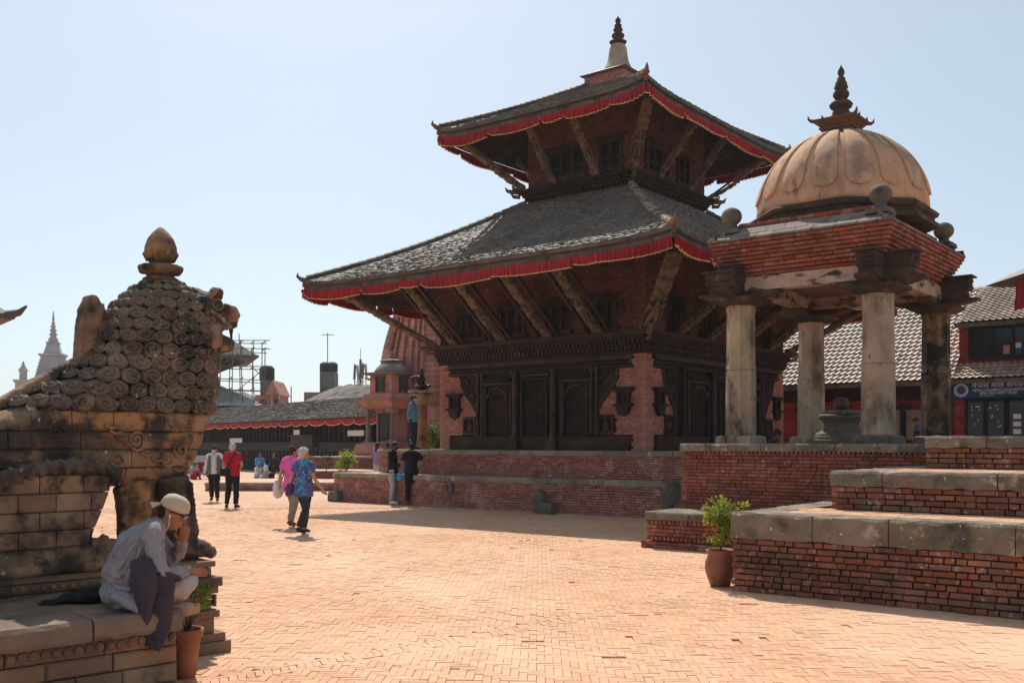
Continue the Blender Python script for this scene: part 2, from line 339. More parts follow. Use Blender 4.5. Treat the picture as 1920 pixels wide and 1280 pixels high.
# ---------------------------------------------------------------- ground and paving
AX = Vector((.725, .688, 0)); BX = Vector((.688, -.725, 0))       # paving bands run along AX
g = MB(); g.b(-700, 700, -60, 1400, -.6, -.032)
ground = tag(g.build('ground', M_PAVEJ), kind='structure')
def paving():
    W = .0675; gap = .0028; NN = 3; c45 = math.cos(R(45)); rr = random.Random(3)
    rot = math.atan2(AX.y, AX.x)
    bands = [(-6.95, .24), (-13.6, .24), (-20.3, .24)]              # offset along BX, width, each band parallel to AX
    cross = [(-5.9+.725*0, .24)]
    cs, sn = math.cos(rot+R(45)), math.sin(rot+R(45))
    allb = []
    def vis(x, y): return 6.2 < y < 27 and -y*.56-1.2 < x < y*.56+1.2
    n = int(23/W)
    for i in range(-n, n):
        for j in range(-n, n):
            k = (i-j) % (2*NN)
            if k == 0: cx, cy, hz = (i+NN/2)*W, (j+.5)*W, 0
            elif k == 2*NN-1: cx, cy, hz = (i+.5)*W, (j+NN/2)*W, 1
            else: continue
            x = cx*cs-cy*sn; y = cx*sn+cy*cs+16
            if not vis(x, y): continue
            ob = x*BX.x+y*BX.y
            if any(abs(ob-o) < w/2-.03 for o, w in bands): continue
            allb.append((x, y, rot+R(45)+(R(90) if hz else 0), NN*W-gap, W-gap))
    for o, w in bands:
        for sgn in (-1, 1):
            t = -10
            while t < 50:
                p = BX*(o+sgn*(w/2-.012))+AX*t; t += .207
                if vis(p.x, p.y): allb.append((p.x, p.y, rot, .203, .052))
        t = -10
        while t < 50:
            p = BX*o+AX*t; t += .074
            if vis(p.x, p.y): allb.append((p.x, p.y, rot+R(64), .175, .062))
    allb.sort(key=lambda q: math.hypot(q[0], q[1]))
    meshes = {}
    mb = MB(); V = []; F = []
    # unit chamfered brick
    u = MB(); u.cham((0, 0, 0), (1, 1, .04), .0030, up=True); uv = np.array(u.v); uf = u.f
    cnt = 0
    for x, y, a, l, w in allb:
        q = rr.random(); dz = rr.gauss(0, .0016)-(.014 if q < .003 else 0)
        dz += .012*noise.noise(Vector((x*.5, y*.5, 0)))
        a += rr.gauss(0, .012); tx, ty = rr.gauss(0, .010), rr.gauss(0, .010)
        inview = abs(x/y) < .51 and y > 7.3
        if cnt < 300 and inview:
            key = (round(l, 3), round(w, 3))
            if key not in meshes:
                b_ = MB(); b_.cham((0, 0, 0), (l, w, .04), .003, up=True); meshes[key] = b_.mesh('paving_brick', M_PAVE)
            o = inst('paving_brick', meshes[key], ground, (x, y, -.02+dz), a); o.rotation_euler = (tx, ty, a); cnt += 1
            continue
        c, s = math.cos(a), math.sin(a); P = uv*np.array([1, 1, 1])
        X = P[:, 0]*l; Y = P[:, 1]*w; Z = P[:, 2]
        X = np.sign(X)*(np.abs(X)); 
        G = np.stack([x+X*c-Y*s, y+X*s+Y*c, Z-.02+dz+X*ty+Y*tx], 1)
        o_ = len(V); V.extend(G.tolist()); F.extend([tuple(i+o_ for i in f) for f in uf])
    me = bpy.data.meshes.new('paving'); me.from_pydata(V, [], F); me.materials.append(M_PAVE); me.update()
    o = bpy.data.objects.new('paving_brickwork', me); COL.objects.link(o); o.parent = ground; o['kind'] = 'stuff'
paving()
# far pavement beyond the laid bricks
def m_farpave():
    m = mat('far_paving', (.65, .39, .26), (.57, .33, .21), .4, 0, 0, [((.70, .46, .33), .3, .5, .74, 1, .7)], (20, .3), .9)
    nt = m.node_tree; N = nt.nodes; L = nt.links; p = N['Principled BSDF']
    src = p.inputs['Base Color'].links[0].from_socket
    g_ = N.new('ShaderNodeNewGeometry'); mp = N.new('ShaderNodeMapping'); mp.inputs['Rotation'].default_value = (0, 0, -math.atan2(AX.y, AX.x)-R(45))
    L.new(g_.outputs['Position'], mp.inputs[0]); bt = N.new('ShaderNodeTexBrick'); L.new(mp.outputs[0], bt.inputs['Vector'])
    bt.inputs['Scale'].default_value = 1; bt.inputs['Brick Width'].default_value = .2; bt.inputs['Row Height'].default_value = .0675; bt.inputs['Mortar Size'].default_value = .004
    bt.inputs['Color1'].default_value = (1, 1, 1, 1); bt.inputs['Color2'].default_value = (.8, .8, .8, 1); bt.inputs['Mortar'].default_value = (.4, .36, .33, 1)
    mx = N.new('ShaderNodeMix'); mx.data_type = 'RGBA'; mx.blend_type = 'MULTIPLY'; mx.inputs[0].default_value = 1
    L.new(src, mx.inputs[6]); L.new(bt.outputs['Color'], mx.inputs[7]); L.new(mx.outputs[2], p.inputs['Base Color']); return m
fp = MB(); fp.prism([(-400, 27.1), (400, 27.1), (400, 600), (-400, 600)], -.05, -.003)
fp.prism([(-60, -40), (-4.7, -40), (-4.7, 6.15), (-16.3, 27.1), (-60, 27.1)], -.05, -.003)
fp.prism([(4.7, -40), (60, -40), (60, 27.1), (16.3, 27.1), (4.7, 6.15)], -.05, -.003)
fp.prism([(-4.7, -40), (4.7, -40), (4.7, 6.15), (-4.7, 6.15)], -.05, -.003)
tag(fp.build('pavement', m_farpave()), kind='structure')

# ---------------------------------------------------------------- temple terraces
TC = Vector((3.25, 30.75, 0))
def coping(parent, T, x0, x1, z0, z1, depth, over, mt, seg=(.7, 1.5), seed=1, k_rough=1.0, xe0=0, xe1=0):
    rr = random.Random(seed); x = x0-xe0; xe = x1+xe1
    while x < xe-.05:
        l = rr.uniform(*seg)
        if xe-(x+l) < seg[0]*.6: l = xe-x
        mb = MB(T); hh = z1-z0; nn = max(4, int(l/.12)); yo = rr.uniform(-.006, .006); vs = []; c_ = min(.03, hh*.18)
        pr = [(-over, z0), (-over-.004, z0+hh*.33), (-over-.002, z0+hh*.66), (-over, z1-c_), (-over+c_*.9, z1), (-over+.2, z1), (depth-over, z1), (depth-over, z0)]
        for i in range(nn+1):
            xx = x+.006+(l-.012)*i/nn; e_ = .012 if i in (0, nn) else 0
            for q_, (y_, z_) in enumerate(pr):
                j_ = noise.noise(Vector((xx*6+seed*9, q_*1.7, z_*5)))*.018*min(1, hh/.2)*k_rough + noise.noise(Vector((xx*19, q_*3.1, 4)))*.008*k_rough
                vs.append((xx, y_+yo+(j_+e_ if q_ < 5 else 0), z_+(j_*.8 if q_ in (0, 3, 4) else j_*.3 if q_ == 5 else 0)))
        kk = len(pr); mb._add(vs, [(i*kk+a_, i*kk+(a_+1) % kk, (i+1)*kk+(a_+1) % kk, (i+1)*kk+a_) for i in range(nn) for a_ in range(kk)]+[tuple(range(kk))[::-1], tuple(range(nn*kk, nn*kk+kk))])
        o = mb.build('coping_stone', mt, parent); x += l
def temple_terrace():
    rz = -TH
    t = thing('brick_terrace', TC, rz, 'two-stepped brick terrace with grey stone edging under the two-roofed temple', 'terrace')
    lo = (-6.6, 4.85, -5.62, 6.4, .0, .86); up = (-5.6, 4.3, -4.72, 5.6, .86, 1.56)
    core = MB()
    plan = []
    for n_, (x0, x1, y0, y1, z0, z1) in enumerate((lo, up)):
        core.b(x0+.09, x1-.09, y0+.09, y1-.09, z0-.05, z1-.03)
        zc = z1-.14
        plan.append((faceT('S', y0), courses(x0+.005, x1-.005, z0+.0, zc, .21, .055, .010, seed=n_)))
        plan.append((faceT('W', x0), courses(-y1, -y0, z0, zc, .21, .055, .010, seed=n_+5)))
        plan.append((faceT('E', x1), courses(y0, y1, z0, zc, .21, .055, .010, seed=n_+9)))
        coping(t, faceT('S', y0), x0-.03, x1+.03, zc, z1, .42, .035, M_COPET, seed=n_+1)
        coping(t, faceT('W', x0), -y1, -y0-.42, zc, z1, .42, .03, M_COPET, seed=n_+2)
        coping(t, faceT('E', x1), y0+.42, y1, zc, z1, .42, .03, M_COPET, seed=n_+3)
        top = MB(); top.b(x0+.3, x1-.3, y0+.3, y1-.3, z1-.05, z1-.012); top.build('terrace_top', M_PAVE, t)
    core.build('brick_core', M_MORTARL, t)
    lay(t, plan, M_BRICKP)
    # low carved fragments stand against it
    return t
temple_terrace()

# ---------------------------------------------------------------- temple
HX, HY = 3.505, 4.23
M_CORN = mat('cornice_clay', (.22, .11, .07), (.14, .075, .05), 2.5, .2, .01, [((.05, .035, .03), 3, .56, .7, 1, .7)], (40, .6), .85)
tp = thing('pagoda_temple', TC, -TH, 'two-roofed brick and dark carved timber pagoda with red cloth hung along its eaves', 'temple')
def side_frames(hx, hy): return (('S', -hy, hx), ('E', hx, hy), ('N', hy, hx), ('W', -hx, hy))
def roof(ex, ey, ze, tx, ty, zt, rows, tw, seed, sagk=.10, lift=.16, drop=.14):
    rr = random.Random(seed)
    def srf(side, s, t, dz=0):
        """s -1..1 along the side, t 0 eave .. 1 top"""
        ox = lap(ex, tx, t); oy = lap(ey, ty, t)
        z = ze+(zt-ze)*(t-sagk*math.sin(math.pi*t)*.5)+lift*abs(s)**7*(1-t)**2+dz
        if side == 'S': return Vector((s*ox, -oy, z))
        if side == 'E': return Vector((ox, s*oy, z))
        if side == 'N': return Vector((-s*ox, oy, z))
        return Vector((-ox, -s*oy, z))
    body = MB()
    for sd_ in 'SENW':
        body.grid(lambda a, b_: srf(sd_, 2*a-1, b_, -.01), 40, 8)
        body.grid(lambda a, b_: srf(sd_, 1-2*a, b_, -drop), 40, 8)
        body.grid(lambda a, b_: srf(sd_, 1-2*a, 0, -.01-b_*(drop-.01)), 40, 1)
    bo = body.build('roof_deck', M_WOODM, tp)
    for sd_ in 'SENW':
        mb = MB(); L0 = ex if sd_ in 'SN' else ey; L1 = tx if sd_ in 'SN' else ty
        for r in range(rows):
            t0 = r/rows-.004; t1 = (r+1.25)/rows; hl = lap(L0, L1, (r+.5)/rows); n = int(2*hl/tw); off = rr.random()*.5
            for i in range(-1, n+1):
                s0 = ((i+off)*tw-hl)/hl; s1 = ((i+off+.94)*tw-hl)/hl
                if s0 < -1: s0 = -1
                if s1 > 1: s1 = 1
                if s1-s0 < .003: continue
                h = .030+rr.uniform(-.010, .012); k = rr.uniform(-.006, .006); tt = t0+rr.uniform(-.15, .15)/rows
                a, b_ = srf(sd_, s0, tt, h), srf(sd_, s1, tt, h+k)
                c, d = srf(sd_, s1, t1, .006), srf(sd_, s0, t1, .006)
                a2, b2 = srf(sd_, s0, tt, -.0), srf(sd_, s1, tt, -.0)
                mb._add([a, b_, c, d, a2, b2], [(0, 1, 2, 3), (4, 5, 1, 0), (4, 0, 3), (1, 5, 2)])
        mb.build('roof_tiling', M_TILE, tp, kind='stuff')
    # hips
    for k_, sd_ in enumerate('SENW'):
        hp = MB(); n = 26; last = None
        for i in range(n):
            t0, t1 = i/n*.985+.015, (i+1.15)/n*.985+.015
            p0, p1 = srf(sd_, 1, t0, .05), srf(sd_, 1, min(1, t1), .045)
            hp.tube([p0, lap(p0, p1, .9)], [(.115, .085), (.098, .07)], 8)
        hp.build('hip_tile', M_TILE if k_ else M_BEAMW, tp, kind='stuff')
        tip = MB(); q = srf(sd_, 1, 0, 0); d = Vector((q.x, q.y, 0)).normalized()
        tip.tube([q-d*.25+Vector((0, 0, .0)), q+d*.05+Vector((0, 0, .03)), q+d*.16+Vector((0, 0, .12)), q+d*.14+Vector((0, 0, .22))], [.08, .07, .045, .012], 8)
        tip.tube([q-d*.5+Vector((0, 0, -.15)), q+d*.02+Vector((0, 0, -.12))], [(.09, .07), (.07, .09)], 4)
        tip.build('corner_finial', M_CORN, tp)
    # fascia boards
    fa = MB()
    for sd_ in 'SENW':
        n = 22
        for i in range(n):
            s0, s1 = -1+2*i/n, -1+2*(i+.985)/n
            for (zt_, zb, out) in ((-.015, -.085, .02), (-.09, -.27, -.03)):
                v = []
                for s in (s0, s1):
                    for zz in (zb, zt_):
                        p = srf(sd_, s, 0, zz); nrm = {'S': Vector((0, -1, 0)), 'E': Vector((1, 0, 0)), 'N': Vector((0, 1, 0)), 'W': Vector((-1, 0, 0))}[sd_]
                        v += [p+nrm*out, p+nrm*(out-.06)]
                fa._add(v, [(0, 4, 6, 2), (1, 3, 7, 5), (0, 1, 5, 4), (2, 6, 7, 3), (0, 2, 3, 1), (4, 5, 7, 6)])
    fa.build('fascia_board', M_FASC, tp, kind='stuff')
    # rafters under the deck
    rf = MB()
    for sd_ in 'SENW':
        L0 = ex if sd_ in 'SN' else ey; n = int(2*L0/.27)
        for i in range(1, n):
            s = -1+2*i/n; p0, p1 = srf(sd_, s*.99, .02, -drop-.035), srf(sd_, s*.99, .72, -drop-.035)
            rf.tube([p0, lap(p0, p1, .5)+Vector((0, 0, -.0)), p1], (.035), 4)
    rf.build('rafter', M_WOODM, tp, kind='stuff')
    # red valance with a yellow hem
    for sd_ in 'SENW':
        L0 = ex if sd_ in 'SN' else ey; x = -L0+.02; hm = MB(); va = MB()
        nrm = {'S': Vector((0, -1, 0)), 'E': Vector((1, 0, 0)), 'N': Vector((0, 1, 0)), 'W': Vector((-1, 0, 0))}[sd_]
        while x < L0-.05:
            w = rr.choice((.7, 1.2, 1.9, 2.4, 1.5)); w = min(w, L0-.02-x)
            h0, sag = rr.uniform(.17, .25), rr.uniform(.02, .07); m = max(4, int(w/.016)); ph = rr.uniform(0, 6); tuck = rr.random() < .6
            cols = []
            for i in range(m+1):
                a = i/m; xx = x+w*a
                hh = h0+sag*math.sin(math.pi*a)-(.13*(max(0, 1-a/.12))**1.5 if tuck else .03*(1-a))
                fold = .024*math.sin(xx*52+ph+1.3*math.sin(xx*7))+.014*math.sin(xx*97+math.sin(xx*13))
                pt = srf(sd_, xx/L0, 0, -.25)+nrm*(.035+fold*.4); pb = srf(sd_, xx/L0, 0, -.25-hh)+nrm*(.02+fold*1.5+.03*math.sin(xx*3))
                cols.append((pt, lap(pt, pb, .5)+nrm*fold*.3, pb, pb-Vector((0, 0, .022))))
            va._add([p for c in cols for p in c[:3]], [(3*i+j, 3*i+3+j, 3*i+4+j, 3*i+1+j) for i in range(m) for j in (0, 1)])
            hm._add([p+nrm*.003 for c in cols for p in c[2:]], [(2*i, 2*i+2, 2*i+3, 2*i+1) for i in range(m)])
            x += w
        v_ = va.build('red_valance', M_RED, tp, smooth=True); hm.build('yellow_hem', M_TRIM, v_)
    return srf
# carved strut, built once along +Z, outward face -Y
def strut_mesh(L, w, seed):
    """carved roof strut: a standing many-armed figure on a pedestal, foliage above"""
    rr = random.Random(seed); mb = MB(); mb.smooth = True
    mb.box((0, .03, L/2), (w*.80, .06, L)); q = w/.33
    mb.box((0, 0, .10), (w, .14, .14)); mb.box((0, -.01, .22), (w*.9, .12, .06)); mb.ell((0, -.06, .33), (.13*q, .07, .08))
    z = .36
    for s_ in (-1, 1): mb.tube([(s_*.06*q, -.06, z), (s_*.07*q, -.10, z+.22), (s_*.04*q, -.07, z+.42)], [.035*q, .045*q, .05*q], 8)
    mb.ell((0, -.09, z+.52), (.085*q, .07, .13)); mb.ell((0, -.10, z+.68), (.10*q, .065, .09)); mb.ell((0, -.11, z+.84), (.05*q, .055, .065)); mb.tube([(0, -.10, z+.88), (0, -.08, z+1.02)], [.05*q, .012], 8)
    for s_ in (-1, 1):
        for k in range(3): mb.tube([(s_*.07*q, -.08, z+.72), (s_*.15*q, -.09, z+.60+.12*k), (s_*(.10+.03*k)*q, -.10, z+.52+.2*k)], [.028*q, .024*q, .02*q], 6)
        mb.tube([(s_*.155*q, -.02, .3), (s_*.17*q, -.05, .8), (s_*.12*q, -.05, 1.3), (s_*.15*q, -.03, L-.4)], .022*q, 6)
    z = z+1.08
    while z < L-.08:
        r = rr.uniform(.05, .075)*q
        for s_ in (-1, 1): mb.ell((s_*w*.27+rr.uniform(-.02, .02), -.03-rr.uniform(0, .05), z+rr.uniform(-.02, .02)), (r*1.1, r*.9, r*1.2), 10, 6)
        mb.ell((rr.uniform(-.02, .02), -.07, z+.05), (r, r, r*1.1), 10, 6); z += r*1.5
    mb.ell((0, -.10, L*.93), (.09*q, .08, .07))
    o = organic(mb, 'strut_tmp', M_STRUT, voxel=.013, smooth=1, disp=.008, dscale=30)
    me = o.data; bpy.data.objects.remove(o); return me
SM = {('lo', i): strut_mesh(2.58, .29, 20+i) for i in range(3)}
SM.update({('up', i): strut_mesh(1.95, .24, 30+i) for i in range(2)})
SM['corner'] = strut_mesh(3.3, .42, 41); SM['cornerup'] = strut_mesh(2.5, .32, 42)
def put_strut(kind, T, x, y0, z0, y1, z1, k=0, bars=True, L=2.5):
    """from (x, -y0, z0) on the wall to (x, -y1, z1) at the eave, in face frame T"""
    d = Vector((0, -(y1-y0), z1-z0)); L_ = d.length; d.normalize()
    X = Vector((1, 0, 0)); Y = d.cross(X)
    m4 = Matrix(((X.x, Y.x, d.x, x), (X.y, Y.y, d.y, -y0), (X.z, Y.z, d.z, z0), (0, 0, 0, 1)))
    inst('carved_strut', SM[kind], tp, None, mw=T @ m4 @ Matrix.Diagonal((1, 1, L_/L, 1)))
    if bars:
        for s in (-1, 1):
            b_ = MB(T @ m4); b_.box((s*.33, .02, L_*.5), (.07, .10, L_)); b_.build('strut_bar', M_WOODM, tp)
def walls_of(hx, hy, z0, z1, mt, name, L=.2, h=.05, keeps=None, inset=.0, cap=True):
    plan = []
    for i, (k, off, half) in enumerate(side_frames(hx, hy)):
        if k in 'NW' : continue
        plan.append((faceT(k, off), courses(-half, half, z0, z1, L, h, .008, seed=i+int(z0*10), keep=keeps.get(k) if keeps else None)))
    return plan
def corbel_ring(mb, z0, z1, o, hx, hy, flare=0): mb.frust(z0, hx+o, hy+o, z1, hx+o+flare, hy+o+flare)
def cornice(hx, hy, z, sc=1.0, out=.31):
    st = MB(); H = .58*sc
    for a, b_, o in ((0, .10, .02), (.12, .17, .06), (.38, .44, .11), (.60, .66, .19)): corbel_ring(st, z+a*H, z+b_*H, o*out/.31, hx, hy, .015)
    corbel_ring(st, z+.10*H, z+.38*H, -.02, hx, hy); corbel_ring(st, z+.44*H, z+.6*H, .04, hx, hy)
    st.build('cornice_moulding', M_WOOD, tp)
    dn = MB()
    for k, off, half in side_frames(hx, hy):
        T = faceT(k, off); dn.M = T; n = int(2*half/.13)
        for i in range(n+1):
            x = -half+2*half*i/n
            dn.box((x, -.05, z+.275*H), (.075, .12, .17*H)); dn.box((x, -.10*out/.31-.03, z+.52*H), (.07, .12, .14*H))
        n = int(2*half/.07)
        for i in range(n+1): dn.box((-half+2*half*i/n, -.15*out/.31-.02, z+.72*H), (.045, .12, .09*H))
    dn.build('cornice_dentil', M_WOODM, tp, kind='stuff')
    top = MB(); corbel_ring(top, z+.78*H, z+.88*H, out-.05, hx, hy, .02); top.build('cornice_shelf', M_WOODM, tp)
    t2 = MB()
    t2.frust(z+.88*H, hx+out+.02, hy+out+.02, z+1.0*H, hx+out-.14, hy+out-.14)
    t2.build('cornice_cap', M_CORN, tp)
    for sx, sy in ((-1, -1), (1, -1), (1, 1), (-1, 1)):
        hk = MB(); c = Vector((sx*(hx+out), sy*(hy+out), z+.84*H)); d = Vector((sx, sy, 0)).normalized()
        hk.tube([c-d*.25, c+d*.02, c+d*.14+Vector((0, 0, .03)), c+d*.2+Vector((0, 0, .13))], [.07, .07, .05, .015], 6)
        hk.tube([c-d*.25-Vector((0, 0, .15)), c-d*.05+Vector((0, 0, -.14)), c+d*.02+Vector((0, 0, -.07))], [.06, .055, .02], 6)
        hk.tube([c-d*.3+Vector((0, 0, .06)), c-d*.04+Vector((0, 0, .1)), c+d*.0+Vector((0, 0, .2))], [.05, .05, .012], 6)
        hk.build('corner_hook', M_CORN, tp)

# storey 1: brick outline beside the timber front, e = distance from the wall's corner
BRP = [(0, 1.56), (.42, 1.56), (.42, 1.97), (.93, 1.97), (.93, 2.5), (1.46, 2.46), (1.40, 2.62), (1.22, 2.9), (1.0, 3.12), (.86, 3.36), (.78, 3.68), (.37, 3.68), (.37, 4.03), (0, 4.03)]
def inpoly(x, z, P):
    c = False; j = len(P)-1
    for i in range(len(P)):
        (xi, zi), (xj, zj) = P[i], P[j]
        if (zi > z) != (zj > z) and x < (xj-xi)*(z-zi)/(zj-zi)+xi: c = not c
        j = i
    return c
core = MB(); core.b(-HX+.09, HX-.09, -HY+.09, HY-.09, 1.5, 7.0); core.b(-1.75, 1.75, -2.12, 2.12, 7.0, 12.0)
core.build('brick_core', M_MORTARL, tp)
plan = []
for k, off, half in side_frames(HX, HY):
    if k in 'SE':
        plan.append((faceT(k, off), courses(-half, half, 1.56, 4.03, .2, .05, .009, seed=3, keep=lambda x, z: inpoly(half-abs(x), z, BRP))))
    up_w = [(-2.2, .42), (-.75, .42), (.75, .42), (2.2, .42)]
    sc_ = half/3.5
    plan.append((faceT(k, off), courses(-half, half, 4.62, 7.0, .2, .05, .009, seed=8, keep=lambda x, z: not (z < 5.5 and any(abs(x-w*sc_) < q for w, q in up_w)))) if k in 'SE' else (faceT(k, off), courses(-half, half, 1.56, 4.03, .2, .05, .009, seed=3)))
    if k in 'SE':
        for w, q in up_w:
            T = faceT(k, off)
            f = MB(T); x0, x1 = w*sc_-q, w*sc_+q
            f.b(x0, x1, -.06, .12, 4.6, 4.78); f.b(x0, x1, -.05, .12, 5.42, 5.52); f.b(x0-.1, x1+.1, -.1, .1, 5.52, 5.58)
            for xx in (x0, x0+q*.62, x1-q*.62, x1): f.b(xx-.05, xx+.05, -.07, .1, 4.78, 5.42)
            f.b(x0, x1, -.03, .05, 5.05, 5.10)
            for q2 in range(4): f.b(x0-.16+.03*q2, x1+.16-.03*q2, -.17+.035*q2, .05, 4.76-.035*q2-.035, 4.76-.035*q2)
            for q2 in range(3): f.b(x0-.06-.05*q2, x1+.06+.05*q2, -.07-.03*q2, .05, 5.50+.04*q2, 5.535+.04*q2)
            for s2 in (-1, 1): f.prism([((x0+x1)/2+s2*(q+.0), 4.85), ((x0+x1)/2+s2*(q+.30), 5.12), ((x0+x1)/2+s2*(q+.22), 5.46), ((x0+x1)/2+s2*q, 5.46)][::s2], -.04, .03, 'y')
            for xx in np.linspace(x0+.06, x1-.06, 13): f.b(xx-.008, xx+.008, .0, .02, 4.82, 5.4)
            for zz in np.linspace(4.85, 5.38, 8): f.b(x0+.05, x1-.05, .004, .018, zz-.007, zz+.007)
            ww = f.build('window', M_WOODM, tp)
            for j in range(3):
                p = MB(T); a = x0+.05+(j)*(2*q-.1)/3; p.b(a+.02, a+(2*q-.1)/3-.02, .03, .06, 4.78, 5.42); p.build('pane', M_BLACK, ww)
U_KEEP = {}
for k, off, half in side_frames(1.80, 2.175):
    wn_ = [(-.35 if k == 'S' else -.75, .62), (1.15 if k == 'S' else .75, .34)]
    if k in 'SE':
        plan.append((faceT(k, off), courses(-half, half, 9.32, 11.9, .2, .05, .009, seed=4, keep=lambda x, z: not (9.5 < z < 10.3 and any(abs(x-w) < q for w, q in wn_)))))
        for w, q in wn_:
            T = faceT(k, off); f = MB(T); x0, x1 = w-q, w+q
            f.b(x0-.05, x1+.05, -.08, .12, 9.42, 9.56); f.b(x0-.1, x1+.1, -.10, .1, 10.22, 10.32)
            for xx in np.linspace(x0, x1, 4 if q > .5 else 3): f.b(xx-.045, xx+.045, -.07, .1, 9.56, 10.22)
            f.b(x0, x1, -.04, .05, 9.78, 9.84)
            for q2 in range(3): f.b(x0-.14+.03*q2, x1+.14-.03*q2, -.15+.035*q2, .05, 9.42-.035*q2-.035, 9.42-.035*q2); f.b(x0-.08-.05*q2, x1+.08+.05*q2, -.07-.03*q2, .05, 10.30+.04*q2, 10.335+.04*q2)
            for xx in np.linspace(x0+.06, x1-.06, 9): f.b(xx-.008, xx+.008, .0, .02, 9.56, 9.78)
            ww = f.build('window', M_WOODM, tp)
            p = MB(T); p.b(x0+.05, x1-.05, .04, .07, 9.56, 10.22); p.build('pane', M_BLACK, ww)
    plan.append((faceT(k, off-.0 if k in 'NE' else off), courses(-half-.02, half+.02, 8.5, 9.0, .2, .05, .009, seed=5)))
    if k in 'NW': plan.append((faceT(k, off), courses(-half, half, 9.32, 11.9, .2, .05, .009, seed=4)))
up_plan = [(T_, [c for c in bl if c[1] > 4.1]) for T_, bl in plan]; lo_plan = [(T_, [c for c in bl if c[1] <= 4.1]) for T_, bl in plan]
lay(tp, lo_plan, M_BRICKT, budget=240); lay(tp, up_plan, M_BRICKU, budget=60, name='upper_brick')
cornice(HX, HY, 4.03)
cornice(1.80, 2.175, 8.97, .62, .35)

